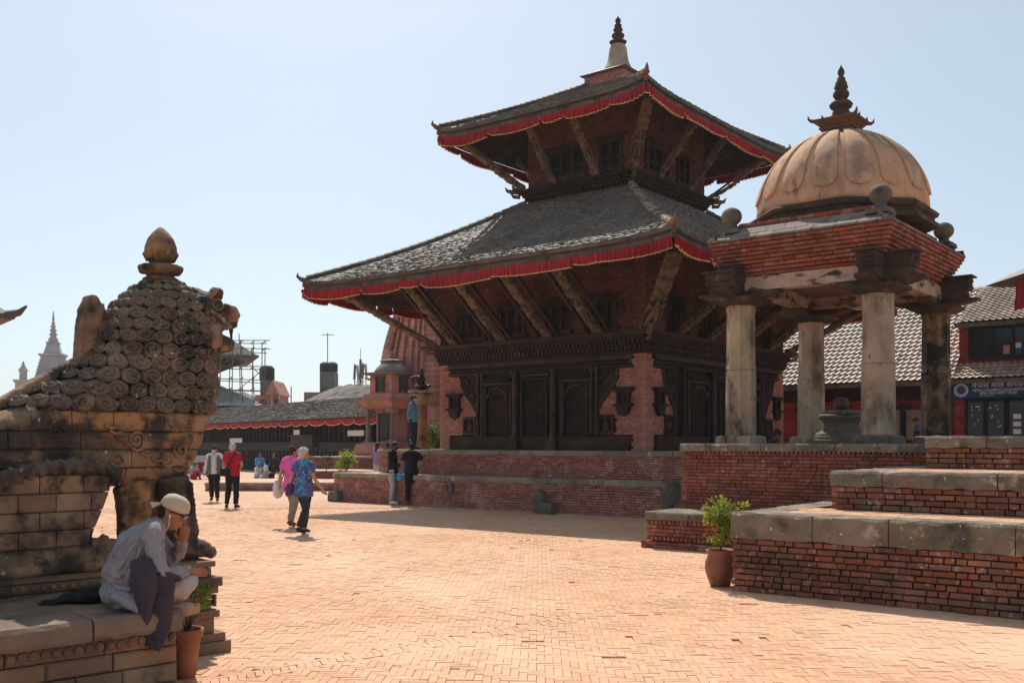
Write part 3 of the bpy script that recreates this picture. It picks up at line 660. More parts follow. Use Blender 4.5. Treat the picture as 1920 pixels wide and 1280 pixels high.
def facade(T, half):
    s = half/3.505
    bk = MB(T)
    # timber backing between the brick corners, one board with the brick outline cut out
    prof = [(half-e, z) for e, z in BRP[1:-1]]
    poly = [(-x, z) for x, z in prof]+[(x, z) for x, z in reversed(prof)]
    bk.prism(poly[::-1], .03, .10, axis='y'); bk.build('timber_front', M_WOOD, tp)
    # curved border trims
    for sg_ in (-1, 1):
        tr = MB(T); pts = [(sg_*(half-e-.03), -.01, z) for e, z in BRP[5:11]]
        tr.tube(pts, .045, 6); pts = [(sg_*(half-e-.12), -.0, z) for e, z in BRP[5:11]]; tr.tube(pts, .03, 6)
        tr.b(min(sg_*(half-.42), sg_*(half-.46)), max(sg_*(half-.42), sg_*(half-.46)), -.05, .05, 1.6, 1.97)
        tr.build('curved_border', M_WOODM, tp)
        cv = MB(T); cv.smooth = True; rr = random.Random(5+sg_)
        for _ in range(70):
            z = rr.uniform(2.62, 3.66); e = interp(z, [2.46, 2.62, 2.9, 3.12, 3.36, 3.68], [1.46, 1.4, 1.22, 1.0, .86, .78])
            x = sg_*(half-rr.uniform(e+.16, 1.52)); r = rr.uniform(.03, .06)
            if half-abs(x) < 1.6: cv.ell((x, .0, z), (r, .045, r*1.2), 8, 5)
        cv.build('scroll_carving', M_WOODM, tp, kind='stuff')
        pn = MB(T); xc = sg_*(half-1.17); pn.b(xc-.24, xc+.24, -.06, .02, 1.98, 2.05); pn.b(xc-.24, xc+.24, -.06, .02, 2.42, 2.49)
        pn.b(xc-.24, xc-.18, -.06, .02, 2.05, 2.42); pn.b(xc+.18, xc+.24, -.06, .02, 2.05, 2.42); pn.smooth = True
        pn.ell((xc, .0, 2.2), (.1, .06, .14), 10, 6); pn.ell((xc, -.02, 2.36), (.05, .05, .05), 8, 5)
        pn.build('carved_panel', M_WOODM, tp)
        ov = MB(T); ov.b(min(sg_*(half-1.5), sg_*(half-.37)), max(sg_*(half-1.5), sg_*(half-.37)), -.05, .05, 3.70, 3.75); ov.smooth = True
        for i in range(12): ov.ell((sg_*(half-.45-i*.09), -.0, 3.83), (.04, .05, .055), 8, 5)
        ov.build('carved_frieze', M_WOODM, tp)
        # little niche window on the brick
        nw = MB(T); xc = sg_*(half-.62); z0 = 2.62
        nw.b(xc-.3, xc+.3, -.16, .0, z0+.50, z0+.56); nw.b(xc-.25, xc+.25, -.14, .0, z0+.44, z0+.5)
        nw.b(xc-.19, xc-.11, -.11, .0, z0+.14, z0+.44); nw.b(xc+.11, xc+.19, -.11, .0, z0+.14, z0+.44); nw.b(xc-.11, xc+.11, -.05, .0, z0+.14, z0+.44)
        nw.b(xc-.28, xc+.28, -.15, .0, z0+.08, z0+.14); nw.prism([(xc-.2, z0+.08), (xc-.14, z0-.12), (xc, z0-.17), (xc+.14, z0-.12), (xc+.2, z0+.08)], -.12, 0, 'y')
        nw.smooth = True; nw.ell((xc, -.05, z0+.28), (.06, .04, .11), 8, 6)
        nw.build('niche_window', M_WOOD, tp)
    # sill beam, top beams
    sb = MB(T); w = half-.46
    sb.b(-w, w, -.09, .05, 1.57, 1.76); sb.b(-w, w, -.05, .05, 1.76, 1.84); sb.b(-w-.0, w+.0, -.07, .05, 1.84, 1.93); sb.build('sill_beam', M_WOODM, tp)
    tb = MB(T); w = half-.38; tb.b(-w, w, -.1, .05, 3.90, 3.98); tb.b(-w, w, -.05, .05, 3.98, 4.03)
    tb.b(-2.0*s, 2.0*s, -.08, .04, 3.72, 3.78); tb.build('lintel_beam', M_WOODM, tp)
    # windows and door
    cx = [-1.27*s, .06*s, 1.42*s]
    for i, xc in enumerate(cx):
        door = i == 1; hw = .36*s if not door else .40*s; zt = 2.98 if not door else 3.42; zb = 1.96
        for q, (o1, dp) in enumerate(((.22, .05), (.14, .10), (.06, .145))):
            f = MB(T)
            y0 = -dp; a = hw+o1-.075; b_ = hw+o1
            if o1 > .1 and door: a, b_ = hw+o1*.45-.04, hw+o1*.45
            f.b(xc-b_, xc-a, y0, .03, zb, zt+.35*(not door)); f.b(xc+a, xc+b_, y0, .03, zb, zt+.35*(not door))
            f.b(xc-b_-.03, xc+b_+.03, y0-.01, .03, zt+.05+.1*q+.25*(not door), zt+.12+.1*q+.25*(not door))
            fr = f.build('window_frame' if not door else 'door_frame', (M_WOOD, M_WOODM, M_WOOD)[q], tp)
        if not door:
            ar = MB(T); pts = [(xc+(hw-.02)*math.cos(a_), -.1, zt+.0+.30*math.sin(a_)) for a_ in np.linspace(0, math.pi, 13)]
            ar.tube(pts, .035, 6); pts = [(xc+(hw*.62)*math.cos(a_), -.09, zt+.0+.20*math.sin(a_)) for a_ in np.linspace(0, math.pi, 11)]; ar.tube(pts, .022, 6)
            ar.build('window_arch', M_WOODM, tp)
        lt = MB(T); zr = zt-zb; pit = .072; import_ = int((2*hw+zr)/pit)
        for sg_ in (-1, 1):
            for j in range(import_):
                d0 = j*pit; # line x+z = d0 in window coords
                a = max(0, d0-zr); b_ = min(2*hw, d0)
                if b_-a < .03: continue
                x0, z0_ = a, d0-a; x1, z1_ = b_, d0-b_
                if sg_ < 0: x0, x1 = 2*hw-x0, 2*hw-x1
                lt.tube([(xc-hw+x0, -.03+.008*sg_, zb+z0_), (xc-hw+x1, -.03+.008*sg_, zb+z1_)], .0095, 4)
        lt.build('lattice', M_WOODM, tp)
        vo = MB(T); vo.b(xc-hw, xc+hw, .0, .028, zb, zt); vo.build('dark_opening', M_BLACK, tp)
        if door:
            dl = MB(T); dl.b(xc-.02, xc+.02, -.06, 0, zb, zt); dl.b(xc-hw, xc+hw, -.05, 0, 2.62, 2.70)
            for sg_ in (-1, 1): dl.b(xc+sg_*hw-.02, xc+sg_*hw+.02, -.05, 0, zb, zt)
            dl.build('door_leaf', M_WOOD, tp)
    for xc, big in ((-.61*s, 1), (.70*s, 1), (-1.98*s, 0), (2.08*s, 0), (-1.82*s, 0), (1.92*s, 0)):
        c = MB(T); r = .085 if big else .045; c.smooth = True
        z0 = 1.75 if big else 1.93
        prof = [(r*1.5, z0), (r*1.5, z0+.1), (r*1.1, z0+.14), (r*1.35, z0+.2), (r, z0+.26)]
        z = z0+.3
        while z < 3.5: prof += [(r, z), (r*1.18, z+.03), (r*.95, z+.07), (r*1.1, z+.11), (r*.9, z+.14)]; z += .22 if z < 2.6 else .3
        prof += [(r*.9, 3.6), (r*1.5, 3.68), (r*1.3, 3.75)]
        c.lathe(prof, 10, (xc, -.10 if big else -.08, 0)); c.smooth = False
        if big: c.b(xc-.2, xc+.2, -.28, .0, 1.565, 1.66); c.b(xc-.15, xc+.15, -.24, .0, 1.66, 1.78)
        c.build('turned_post', M_WOODM, tp)
for k, off, half in side_frames(HX, HY):
    if k in 'SE': facade(faceT(k, off), half)
    if k == 'S':
        for xc in (-1.27, .06, 1.42): pass
srf1 = roof(6.03, 7.28, 6.25, 1.83, 2.2, 8.93, 50, .10, 1)
srf2 = roof(3.55, 4.29, 10.87, .62, .75, 12.60, 34, .10, 2, sagk=.05)
for k, off, half in side_frames(HX, HY):
    T = faceT(k, off)
    for i, f_ in enumerate((-.80, -.30, .16, .62) if k == 'S' else (-.66, -.24, .22, .68)):
        put_strut(('lo', (i+ord(k)) % 3), T, f_*half, .12, 4.62, 2.12, 6.12, L=2.58)
for k, off, half in side_frames(1.8, 2.175):
    T = faceT(k, off)
    for i, f_ in enumerate((-.42, .42)):
        put_strut(('up', i), T, f_*half, .12, 9.36, 1.35, 10.78, bars=False, L=1.95)
for kind, hx, hy, z0, z1, o, L in (('corner', HX, HY, 4.62, 6.12, 1.98, 3.3), ('cornerup', 1.8, 2.175, 9.36, 10.75, 1.42, 2.5)):
    for sx, sy in ((-1, -1), (1, -1), (1, 1), (-1, 1)):
        p0 = Vector((sx*(hx+.08), sy*(hy+.08), z0)); p1 = Vector((sx*(hx+o), sy*(hy+o), z1)); d = (p1-p0); l = d.length; d.normalize()
        X = Vector((0, 0, 1)).cross(d).normalized(); Y = d.cross(X)
        m4 = Matrix(((X.x, Y.x, d.x, p0.x), (X.y, Y.y, d.y, p0.y), (X.z, Y.z, d.z, p0.z), (0, 0, 0, 1)))
        inst('corner_strut', SM[kind], tp, None, mw=m4 @ Matrix.Diagonal((1, 1, l/L, 1)))
# brick drum and bell-shaped pinnacle
dr = MB(); dr.frust(12.30, .66, .76, 12.86, .66, .76); dr.build('brick_core', M_MORTARL, tp)
lay(tp, [(faceT(k, off), courses(-h_, h_, 12.35, 12.86, .2, .05, .008, seed=2)) for k, off, h_ in side_frames(.70, .80)], M_BRICKT, budget=0, name='drum_brick')
cp = MB(); cp.frust(12.86, .76, .86, 12.90, .82, .92); cp.frust(12.90, .82, .92, 13.12, .42, .46); cp.build('pinnacle_cap', M_TILE, tp)
pn = MB(); pn.smooth = True
pn.lathe([(.50, 13.08), (.50, 13.13), (.42, 13.20), (.33, 13.40), (.285, 13.65), (.265, 13.82), (.22, 13.92), (.16, 13.97)], 24)
pn.build('pinnacle_bell', M_COL, tp)
pf_ = MB(); pf_.smooth = True
pf_.lathe([(.15, 13.94), (.24, 13.98), (.27, 14.03), (.16, 14.08), (.12, 14.12), (.19, 14.18), (.2, 14.24), (.13, 14.31), (.10, 14.34), (.15, 14.38), (.14, 14.43), (.09, 14.48), (.12, 14.52), (.1, 14.56), (.06, 14.60), (.09, 14.66), (.085, 14.71), (.03, 14.78), (.006, 14.83)], 16)
pf_.build('pinnacle_finial', M_BEAMD, tp)
# ---------------------------------------------------------------- domed pavilion on its brick base
PC = Vector((6.123, 18.667, 0))
def pav_base():
    t = thing('raised_plinth', PC, -TH, 'tall brick base with grey stone rim carrying the domed pavilion', 'plinth')
    x0, x1, y0, y1 = -2.02, 3.2, -2.39, 2.45; ztop = 1.755
    core = MB(); core.b(x0+.09, x1-.1, y0+.09, y1-.1, -.05, ztop-.04); core.b(x0+.1, 3.2, -3.60, y0+.2, -.05, .56)
    core.build('brick_core', M_MORTARL, t)
    plan = [(faceT('S', y0), courses(x0, x1, .70, 1.60, .21, .052, .009, seed=31)), (faceT('E', x1), courses(y0, y1, .7, 1.6, .21, .052, .009, seed=32)),
            (faceT('W', x0), courses(-y1, -y0, .0, 1.6, .21, .052, .009, seed=33)),
            (faceT('S', -3.66), courses(x0+.03, 3.3, .13, .46, .21, .052, .009, seed=34)), (faceT('W', x0+.03), courses(-y0, 3.66, .13, .46, .21, .052, .009, seed=35)),
            (faceT('S', -3.72), courses(x0-.05, 3.3, .0, .11, .26, .05, .006, seed=36)), (faceT('W', x0-.05), courses(2.4, 3.72, .0, .11, .26, .05, .006, seed=37))]
    lay(t, plan, M_BRICK, budget=300)
    md = MB(); md.smooth = False
    for z0, z1, o in ((.605, .66, .10), (.66, .70, .05)):
        md.b(x0-o, x1+o, y0-o, y0+.1, z0, z1); md.b(x0-o, x0+.1, y0+.1, y1, z0, z1)
    md.b(x0+.0, 3.3, -3.68, -3.5, .46, .475)
    for i in range(66):
        x = x0+.05+i*.08
        md.b(x, x+.045, -3.70, -3.6, .415, .46)
        md.b(x, x+.045, -3.70, -3.6, .135, .19)
        md.b(x, x+.045, y0-.03, y0+.1, 1.585, 1.62)
    md.build('moulding', M_BRICK, t, kind='stuff')
    coping(t, faceT('S', y0), x0-.03, x1, 1.62, ztop, .5, .04, M_COPE, seed=41, seg=(.35, .8))
    coping(t, faceT('W', x0), -y1, -y0-.5, 1.62, ztop, .5, .03, M_COPE, seed=42, seg=(.5, .9))
    coping(t, faceT('S', -3.69), x0-.0, 3.3, .475, .605, 1.28, .0, M_COPE, seed=43, seg=(.8, 1.6))
    top = MB(); top.b(x0+.4, x1-.1, y0+.4, y1-.1, ztop-.06, ztop-.01); top.build('floor_slab', M_SLATE, t)
    return t
pav_base()
PX, PY = 1.231, 1.64
pv = thing('domed_pavilion', PC+Vector((0, 0, 1.755)), -TH, 'four-column stone and timber pavilion with ribbed plaster dome and stacked finial', 'pavilion')
XFp = Matrix.Translation(PC) @ Matrix.Rotation(-TH, 4, 'Z')
pv.location = PC   # base height is kept in the parts
XF[pv.name] = XFp
for i, (sx, sy) in enumerate(((-1, -1), (1, -1), (1, 1), (-1, 1))):
    c = (sx*PX, sy*PY, 0); mt = (M_COL, M_COL, M_COLD, M_COL)[i]
    b_ = MB(); b_.frust(1.755, .34, .34, 1.87, .33, .33, c[:2]); b_.frust(1.87, .33, .33, 1.90, .27, .27, c[:2]); b_.build('column_base', M_STONE if sx > 0 else M_COL, pv)
    a0 = R(22.5)
    s1 = MB(); s1.lathe([(.275, 1.90), (.268, 3.06), (.26, 3.07)], 8, c, a0=a0); s1.build('column_shaft', mt, pv)
    s2 = MB(); s2.lathe([(.262, 3.075), (.27, 3.085), (.268, 3.13), (.258, 3.15), (.25, 4.12), (.262, 4.13), (.262, 4.23)], 8, c, a0=a0); s2.build('column_shaft', mt, pv)
    cp = MB(); cp.frust(4.225, .27, .27, 4.30, .40, .40, c[:2]); cp.frust(4.30, .42, .42, 4.36, .42, .42, c[:2]); cp.build('abacus', M_BEAMD, pv)
def bracket(T, x, half=.85):
    b_ = MB(T); P = [(x-half, 4.475), (x-half, 4.43), (x-half+.12, 4.40), (x-half+.3, 4.362), (x+half-.3, 4.362), (x+half-.12, 4.40), (x+half, 4.43), (x+half, 4.475)]
    b_.prism(P, -.13, .13, 'y'); b_.build('beam_bracket', M_BEAMD, pv)
for sy in (-1, 1):                      # beams along x
    T = Matrix.Translation((0, sy*PY, 0)); b_ = MB(T); b_.box((0, 0, 4.60), (2*PX+.5, .27, .245)); b_.build('beam', M_BEAMW, pv)
    for sx in (-1, 1): bracket(T, sx*PX, .78)
for sx in (-1, 1):
    T = Matrix.Translation((sx*PX, 0, 0)) @ Matrix.Rotation(R(90), 4, 'Z'); b_ = MB(T); b_.box((0, 0, 4.603), (2*PY-.28, .268, .238)); b_.build('beam', M_BEAMW, pv)
    for sy in (-1, 1): bracket(Matrix.Translation((0, 0, .003)) @ T, sy*PY, .78)
def head(c, dirx, diry):
    """carved beam end outside a column"""
    T = Matrix.Translation((c[0], c[1], 0)) @ Matrix.Rotation(math.atan2(diry, dirx), 4, 'Z')
    h = MB(T); h.prism([(.14, 4.44), (.52, 4.44), (.56, 4.50), (.56, 4.62), (.14, 4.62)], -.14, .14, 'y')
    h.prism([(.14, 4.625), (.60, 4.625), (.64, 4.68), (.60, 4.74), (.64, 4.80), (.62, 4.86), (.14, 4.86)], -.16, .16, 'y')
    h.smooth = True; h.ell((.60, 0, 4.72), (.06, .15, .035), 8, 6); h.ell((.60, 0, 4.79), (.05, .15, .03), 8, 6); h.ell((.55, 0, 4.52), (.05, .12, .05), 8, 6); h.smooth = False
    h.box((.40, 0, 4.88), (.58, .38, .03))
    h.build('beam_head', M_BEAMD, pv)
for sx, sy in ((-1, -1), (1, -1), (1, 1), (-1, 1)):
    head((sx*PX, sy*PY), sx, 0); head((sx*PX, sy*PY), 0, sy)
# corbelled brick cornice
core = MB(); core.frust(4.73, PX-.05, PY-.05, 5.33, PX+.26, PY+.39); core.frust(5.33, PX+.3, PY+.42, 5.36, PX+.3, PY+.42); core.frust(5.3, 1.0, 1.4, 5.75, 1.0, 1.4); core.build('brick_core', M_MORTARL, pv)
plan = []; n = 9
for r in range(n):
    f = (r/(n-1))**.8; o = .10+.285*f; oy = .12+.39*f; z = 4.735+r*.065
    for k, off, half in side_frames(PX+o, PY+oy):
        if k in 'SEW' or r > 5: plan.append((faceT(k, off), courses(-half, half, z, z+.062, .21, .054, .008, seed=r*3+1)))
lay(pv, plan, M_BRICK, budget=260)
# roof slabs
SXh, SYh = 1.615, 2.15
for k, off, half in side_frames(SXh, SYh):
    T = faceT(k, off); rr = random.Random(ord(k))
    for row in range(3):
        z0 = 5.325+row*.085; y0 = -.02+row*.135; hl = half-row*.135+.02; x = -hl
        while x < hl-.02:
            l = rr.uniform(.28, .42); l = min(l, hl-x) if hl-(x+l) > .12 else hl-x
            s = MB(T); dz = rr.uniform(-.006, .006)
            s._add([(x+.006, y0, z0+dz), (x+l-.006, y0, z0+dz), (x+l-.006, y0, z0+.035+dz), (x+.006, y0, z0+.035+dz), (x+.006, y0+.15, z0+.125), (x+l-.006, y0+.15, z0+.125), (x+.006, y0+.15, z0), (x+l-.006, y0+.15, z0)],
                   [(0, 1, 2, 3), (3, 2, 5, 4), (0, 3, 4, 6), (1, 7, 5, 2), (0, 6, 7, 1)])
            s.build('roof_slab', M_SLATE, pv); x += l
ub = MB(); ub.frust(5.58, 1.22, 1.76, 5.60, 1.22, 1.76); ub.build('brick_core', M_MORTARL, pv)
plan = [(faceT(k, off), courses(-h_, h_, 5.56, 5.69, .21, .054, .008, seed=7)) for k, off, h_ in side_frames(1.22, 1.76)]
lay(pv, plan, M_BRICK, name='brick', budget=40)
tb = MB(); tb.frust(5.56, 1.15, 1.68, 5.70, 1.2, 1.74); tb.build('roof_top', M_BRICK, pv)
oc = MB(); oc.lathe([(1.70, 5.66), (1.70, 5.74), (1.62, 5.77), (1.62, 5.83), (1.68, 5.86), (1.70, 5.92), (1.64, 5.97), (1.52, 5.99)], 8, a0=R(22.5)); oc.build('octagonal_ring', M_BEAMD, pv)
dm = MB(); dm.smooth = True; RD = 1.535
prof = [(RD*math.cos(a)*(1+.0), 5.97+1.52*math.sin(a)) for a in np.linspace(0, R(83), 26)]
dm.lathe(prof, 64); dm.build('dome', M_PLASTER, pv)
def petal(phi, w):
    NU, NV = 10, 44; vs = {}; mb = MB(); mb.smooth = True
    def pt(u, v, off):           # u -1..1 across, v 0 bottom .. 1 top
        el = lap(R(8), R(82), v); hw = w*(.86+.14*(1-v))
        hw *= math.sqrt(max(0, 1-((.11-v)/.11)**2)) if v < .11 else 1
        ph = phi+u*hw; rad = RD+off; r_ = rad*math.cos(el)
        return Vector((r_*math.cos(ph), r_*math.sin(ph), 5.97+(1.52+off)*math.sin(el)))
    mb.grid(lambda a, b_: pt(2*a-1, b_, .045*(1-.25*(2*a-1)**4)), NU, NV)
    edge = [(-1, j/NV) for j in range(NV, -1, -1)]+[(1, j/NV) for j in range(NV+1)]
    mb.smooth = False
    E_ = [pt(u, v, .034) for u, v in edge]; I_ = [pt(u, v, -.01) for u, v in edge]; m_ = len(edge)
    mb._add(E_+I_, [(i+1, i, i+m_, i+1+m_) for i in range(m_-1)])
    mb.build('dome_petal', M_PLASTER, pv)
for i in range(16): petal(2*math.pi*(i+.42)/16, .148)
cl = MB(Matrix.Translation((0, 0, -.14))); cl.frust(7.55, .27, .27, 7.70, .27, .27); cl.frust(7.70, .30, .30, 7.74, .31, .31); cl.frust(7.74, .28, .28, 7.84, .37, .37); cl.frust(7.84, .40, .40, 7.88, .41, .41); cl.frust(7.88, .38, .38, 7.95, .2, .2)
for sx in (-1, 1):
    for sy in (-1, 1):
        c = Vector((sx*.39, sy*.39, 7.86)); d = Vector((sx, sy, 0)).normalized(); cl.tube([c-d*.08, c+d*.03, c+d*.08+Vector((0, 0, .03)), c+d*.09+Vector((0, 0, .09))], [.04, .035, .025, .008], 6)
    for sy in (-.33, .33):
        for q in ((sx*.4, sy*.6), (sy*.6, sx*.4)): cl.tube([(q[0], q[1], 7.87), (q[0]*1.05, q[1]*1.05, 7.93)], [.03, .006], 5)
cl.build('dome_collar', mat('collar_brick', (.17, .075, .05), (.10, .05, .038), 4, .1, bump=(40, .5)), pv)
fn = MB(Matrix.Translation((0, 0, -.93)) @ Matrix.Diagonal((1, 1, 1.10, 1))); fn.smooth = True
fn.lathe([(.2, 7.92), (.18, 7.97), (.16, 8.04), (.12, 8.08), (.19, 8.11), (.215, 8.16), (.17, 8.21), (.09, 8.24), (.12, 8.27), (.15, 8.32), (.14, 8.37), (.10, 8.41), (.13, 8.45), (.11, 8.49), (.105, 8.53), (.08, 8.57), (.075, 8.61), (.04, 8.64), (.065, 8.69), (.06, 8.74), (.02, 8.80), (.005, 8.84)], 18)
fn.build('dome_finial', M_BEAMD, pv)
for sx, sy in ((-1, -1), (1, -1), (1, 1), (-1, 1)):
    c = (sx*(SXh-.29), sy*(SYh-.33), 0); b_ = MB(); b_.frust(5.50, .2, .2, 5.58, .19, .19, c[:2]); b_.smooth = True
    b_.lathe([(.17, 5.58), (.12, 5.62), (.09, 5.66), (.10, 5.69)], 14, c); b_.ell((c[0], c[1], 5.83), (.185, .185, .165), 20, 14); b_.build('stone_ball', M_STONE, pv)

lg = thing('stone_lingam', PC+Vector((0, 0, 1.75)), R(0), 'dark stone lingam on a stepped round pedestal between the pavilion columns', 'shrine stone')
mb = MB(); mb.smooth = False
mb.lathe([(.62, 0), (.62, .07), (.56, .08), (.55, .13), (.49, .14), (.48, .18), (.40, .22), (.33, .26), (.30, .32), (.31, .38), (.36, .44), (.42, .48), (.42, .52), (.36, .55)], 28); mb.build('pedestal', mat('pedestal_stone', (.16, .125, .095), (.09, .07, .055), 3, .1, bump=(30, .7)), lg)
mb = MB(); mb.lathe([(.34, .55), (.36, .58), (.35, .62), (.3, .62)], 28); mb.b(-.1, .1, -.5, -.3, .55, .62); mb.build('basin', M_STONE, lg)
mb = MB(); mb.smooth = True; mb.lathe([(.145, .6), (.14, .78), (.13, .82), (.08, .85), (.01, .86)], 18); mb.build('shaft', mat('oiled_stone', (.10, .04, .025), (.05, .025, .02), 4, rough=.4), lg)

# ---------------------------------------------------------------- three-tiered platform at the right
st = thing('stepped_platform', (2.64, 12.03, 0), -TH, 'three-tiered red brick platform with lichen-spotted grey coping, right of the potted shrub', 'platform')
tiers = ((0, 9, 0, 8, 0, .94, .30), (.72, 9, 1.31, 8, .94, 1.42, .19), (1.29, 9, 3.3, 8, 1.42, 1.86, .155))
core = MB(); plan = []
for n_, (x0, x1, y0, y1, z0, z1, ch) in enumerate(tiers):
    core.b(x0+.06, x1, y0+.06, y1, z0-.03, z1-.03)
    plan.append((faceT('S', y0), courses(x0, x1, z0, z1-ch, .215, .055, .014, seed=51+n_)))
    plan.append((faceT('W', x0), courses(-y1, -y0, z0, z1-ch, .215, .055, .014, seed=61+n_)))
    coping(st, faceT('S', y0), x0-.02, x1, z1-ch, z1, .46, .025, M_COPE, seed=71+n_, seg=(.6, 1.3) if n_ else (.85, 1.35), k_rough=1.7)
    coping(st, faceT('W', x0), -y1, -y0-.46, z1-ch, z1, .46, .02, M_COPE, seed=81+n_)
    # brick paving on the ledge
    lb = MB(); rr = random.Random(n_)
    yn = tiers[n_+1][2] if n_ < 2 else y1; y = y0+.44
    while y < yn+.1:
        x = x0+.44-rr.random()*.2
        while x < x1: lb.cham((x+.11, y+.05, z1-.028+rr.uniform(-.004, .004)), (.208, .098, .05), .005, up=True); x += .216
        y += .106
    y = y0+.44
    lb.build('ledge_brickwork', M_PAVE, st, kind='stuff')
core.build('brick_core', M_MORTAR, st)
lay(st, plan, M_BRICKG, budget=300, depth=.1, jit=.011)

# ---------------------------------------------------------------- red building with clay tile roof
BO = Vector((14.94, 34.13, 0))
rb = thing('tiled_building', BO, -TH, 'red brick building with ribbed clay tile roofs, dark shopfront and blue signboard', 'building')
w = MB()
w.b(-9, 0, 1.3, 7.4, 0, 3.9); w.b(0, 7, .45, 7.4, 0, 3.9); w.b(0, 7, 1.0, 7.4, 3.9, 5.85)
w.build('brick_core', M_REDBR, rb)
plan = [(faceT('S', 1.0), courses(0, 7, 4.3, 5.9, .22, .06, .01, seed=3, keep=lambda x, z: not (.34 < x and 4.62 < z < 5.72))), (faceT('S', .45), courses(0, .35, 0, 3.6, .22, .06, .01, seed=4)),
        (faceT('S', 1.3), courses(-9, 0, 2.6, 3.9, .22, .06, .01, seed=5))]
lay(rb, plan, M_REDBR, budget=140, depth=.05, stand=.03)
fl = MB()
def tiles(x0, x1, ya, za, yb, zb, tw=.215, tl=.25, seed=1, name='roof_tile'):
    rr = random.Random(seed); sl = math.atan2(zb-za, yb-ya); Ls = math.hypot(zb-za, yb-ya); n = int(Ls/tl)
    dk = MB(); dk._add([(x0, ya, za-.06), (x1, ya, za-.06), (x1, yb, zb-.06), (x0, yb, zb-.06), (x0, ya, za-.12), (x1, ya, za-.12), (x1, yb, zb-.12), (x0, yb, zb-.12)], [(0, 1, 2, 3), (7, 6, 5, 4), (0, 4, 5, 1), (3, 2, 6, 7), (0, 3, 7, 4), (1, 5, 6, 2)])
    dk.build('roof_deck', M_WOODM, rb)
    out = []
    for r in range(n+1):
        t = (r+.0)*tl; x = x0
        while x < x1-.05:
            out.append((x+tw/2, ya+math.cos(sl)*(t+tl*.5), za+math.sin(sl)*(t+tl*.5), sl)); x += tw
    return out
tm = MB(); tw = .215; tl = .25          # one interlocking tile: rib on the left, pan on the right
pf = [(-.107, .0), (-.095, .035), (-.06, .045), (-.03, .03), (-.01, .008), (.05, .002), (.1, .006), (.107, .012)]
for (ya, za), (yb, zb) in (((-.155, .052), (.15, .0)),):
    vs = [(x, ya, z+za) for x, z in pf]+[(x+.02, yb, z+zb-.01) for x, z in pf]+[(x, ya, z+za-.014) for x, z in pf]
    k = len(pf); tm._add(vs, [(i, i+1, i+1+k, i+k) for i in range(k-1)]+[(i+2*k, i+1+2*k, i+1, i) for i in range(k-1)])
tmesh = tm.mesh('roof_tile', M_TILEC)
L1 = tiles(-9, -.02, -.0, 3.92, 4.0, 7.45, seed=1); L2 = tiles(-.0, 7, .45, 5.86, 4.0, 7.45, seed=2); L3 = tiles(-.0, 7, -.0, 3.92, 1.05, 4.5, seed=3)
allt = []
for L_ in (L1, L2, L3):
    for x, y, z, sl in L_:
        p = XF[rb.name] @ Vector((x, y, z)); u = 960+1881*p.x/p.y
        allt.append((0 if 1465 < u < 1930 and not (1366 < u < 1420) else 1, p.length, x, y, z, sl))
allt.sort(); rest = MB(); rr = random.Random(2)
for k, (a, d, x, y, z, sl) in enumerate(allt):
    M4 = Matrix.Translation((x, y, z)) @ Matrix.Rotation(sl, 4, 'X') @ Matrix.Rotation(rr.uniform(-.02, .02), 4, 'Z')
    if k < 300: inst('roof_tile', tmesh, rb, None, mw=M4)
    else: rest.M = M4; rest._add(tm.v, tm.f)
rest.build('roof_tiling', M_TILEC, rb, kind='stuff')
rd = MB()
for i in range(64): rd.tube([(-9+i*.25, 4.0, 7.47), (-9+i*.25+.24, 4.0, 7.45)], [.09, .08], 8)
rd.build('ridge_tile', M_TILEC, rb, kind='stuff')
bk = MB(); bk._add([(-9, 4.0, 7.4), (7, 4.0, 7.4), (7, 8, 4), (-9, 8, 4)], [(0, 1, 2, 3)]); bk.build('rear_roof', M_TILEC, rb)
fb = MB(); fb.b(-9, 0, -.02, .03, 3.74, 3.90); fb.b(0, 7, -.03, .02, 3.76, 3.89); fb.b(0, 7, .42, .47, 5.70, 5.84); fb.build('eave_board', M_FASC, rb)
# upper window band
wf = MB(); wf.b(.34, 7, .93, 1.02, 4.60, 4.72); wf.b(.34, 7, .93, 1.02, 5.66, 5.76)
for x in (.36, 1.08, 1.72, 2.38, 3.1, 3.8, 4.5, 5.2): wf.b(x-.05, x+.05, .93, 1.02, 4.72, 5.66)
wf = wf.build('window_frame', M_WOOD, rb)
for a, b_ in ((.41, 1.03), (1.13, 1.67), (1.77, 2.33), (2.43, 3.05), (3.15, 3.75)):
    gl = MB(); gl.b(a, b_, .975, .985, 4.72, 5.66); gl.build('pane', M_GLASS, wf)
nt = MB(); nt.b(1.42, 1.62, .955, .965, 4.76, 5.06); nt.build('paper_notice', mat('pink_paper', (.5, .22, .2)), wf)
nt = MB(); nt.b(1.80, 1.97, .955, .965, 4.95, 5.12); nt.build('paper_notice', mat('white_paper', (.7, .7, .68)), wf)
nt = MB(); nt.b(1.80, 1.97, .955, .965, 4.74, 4.93); nt.build('paper_notice', mat('blue_paper', (.03, .12, .25)), wf)
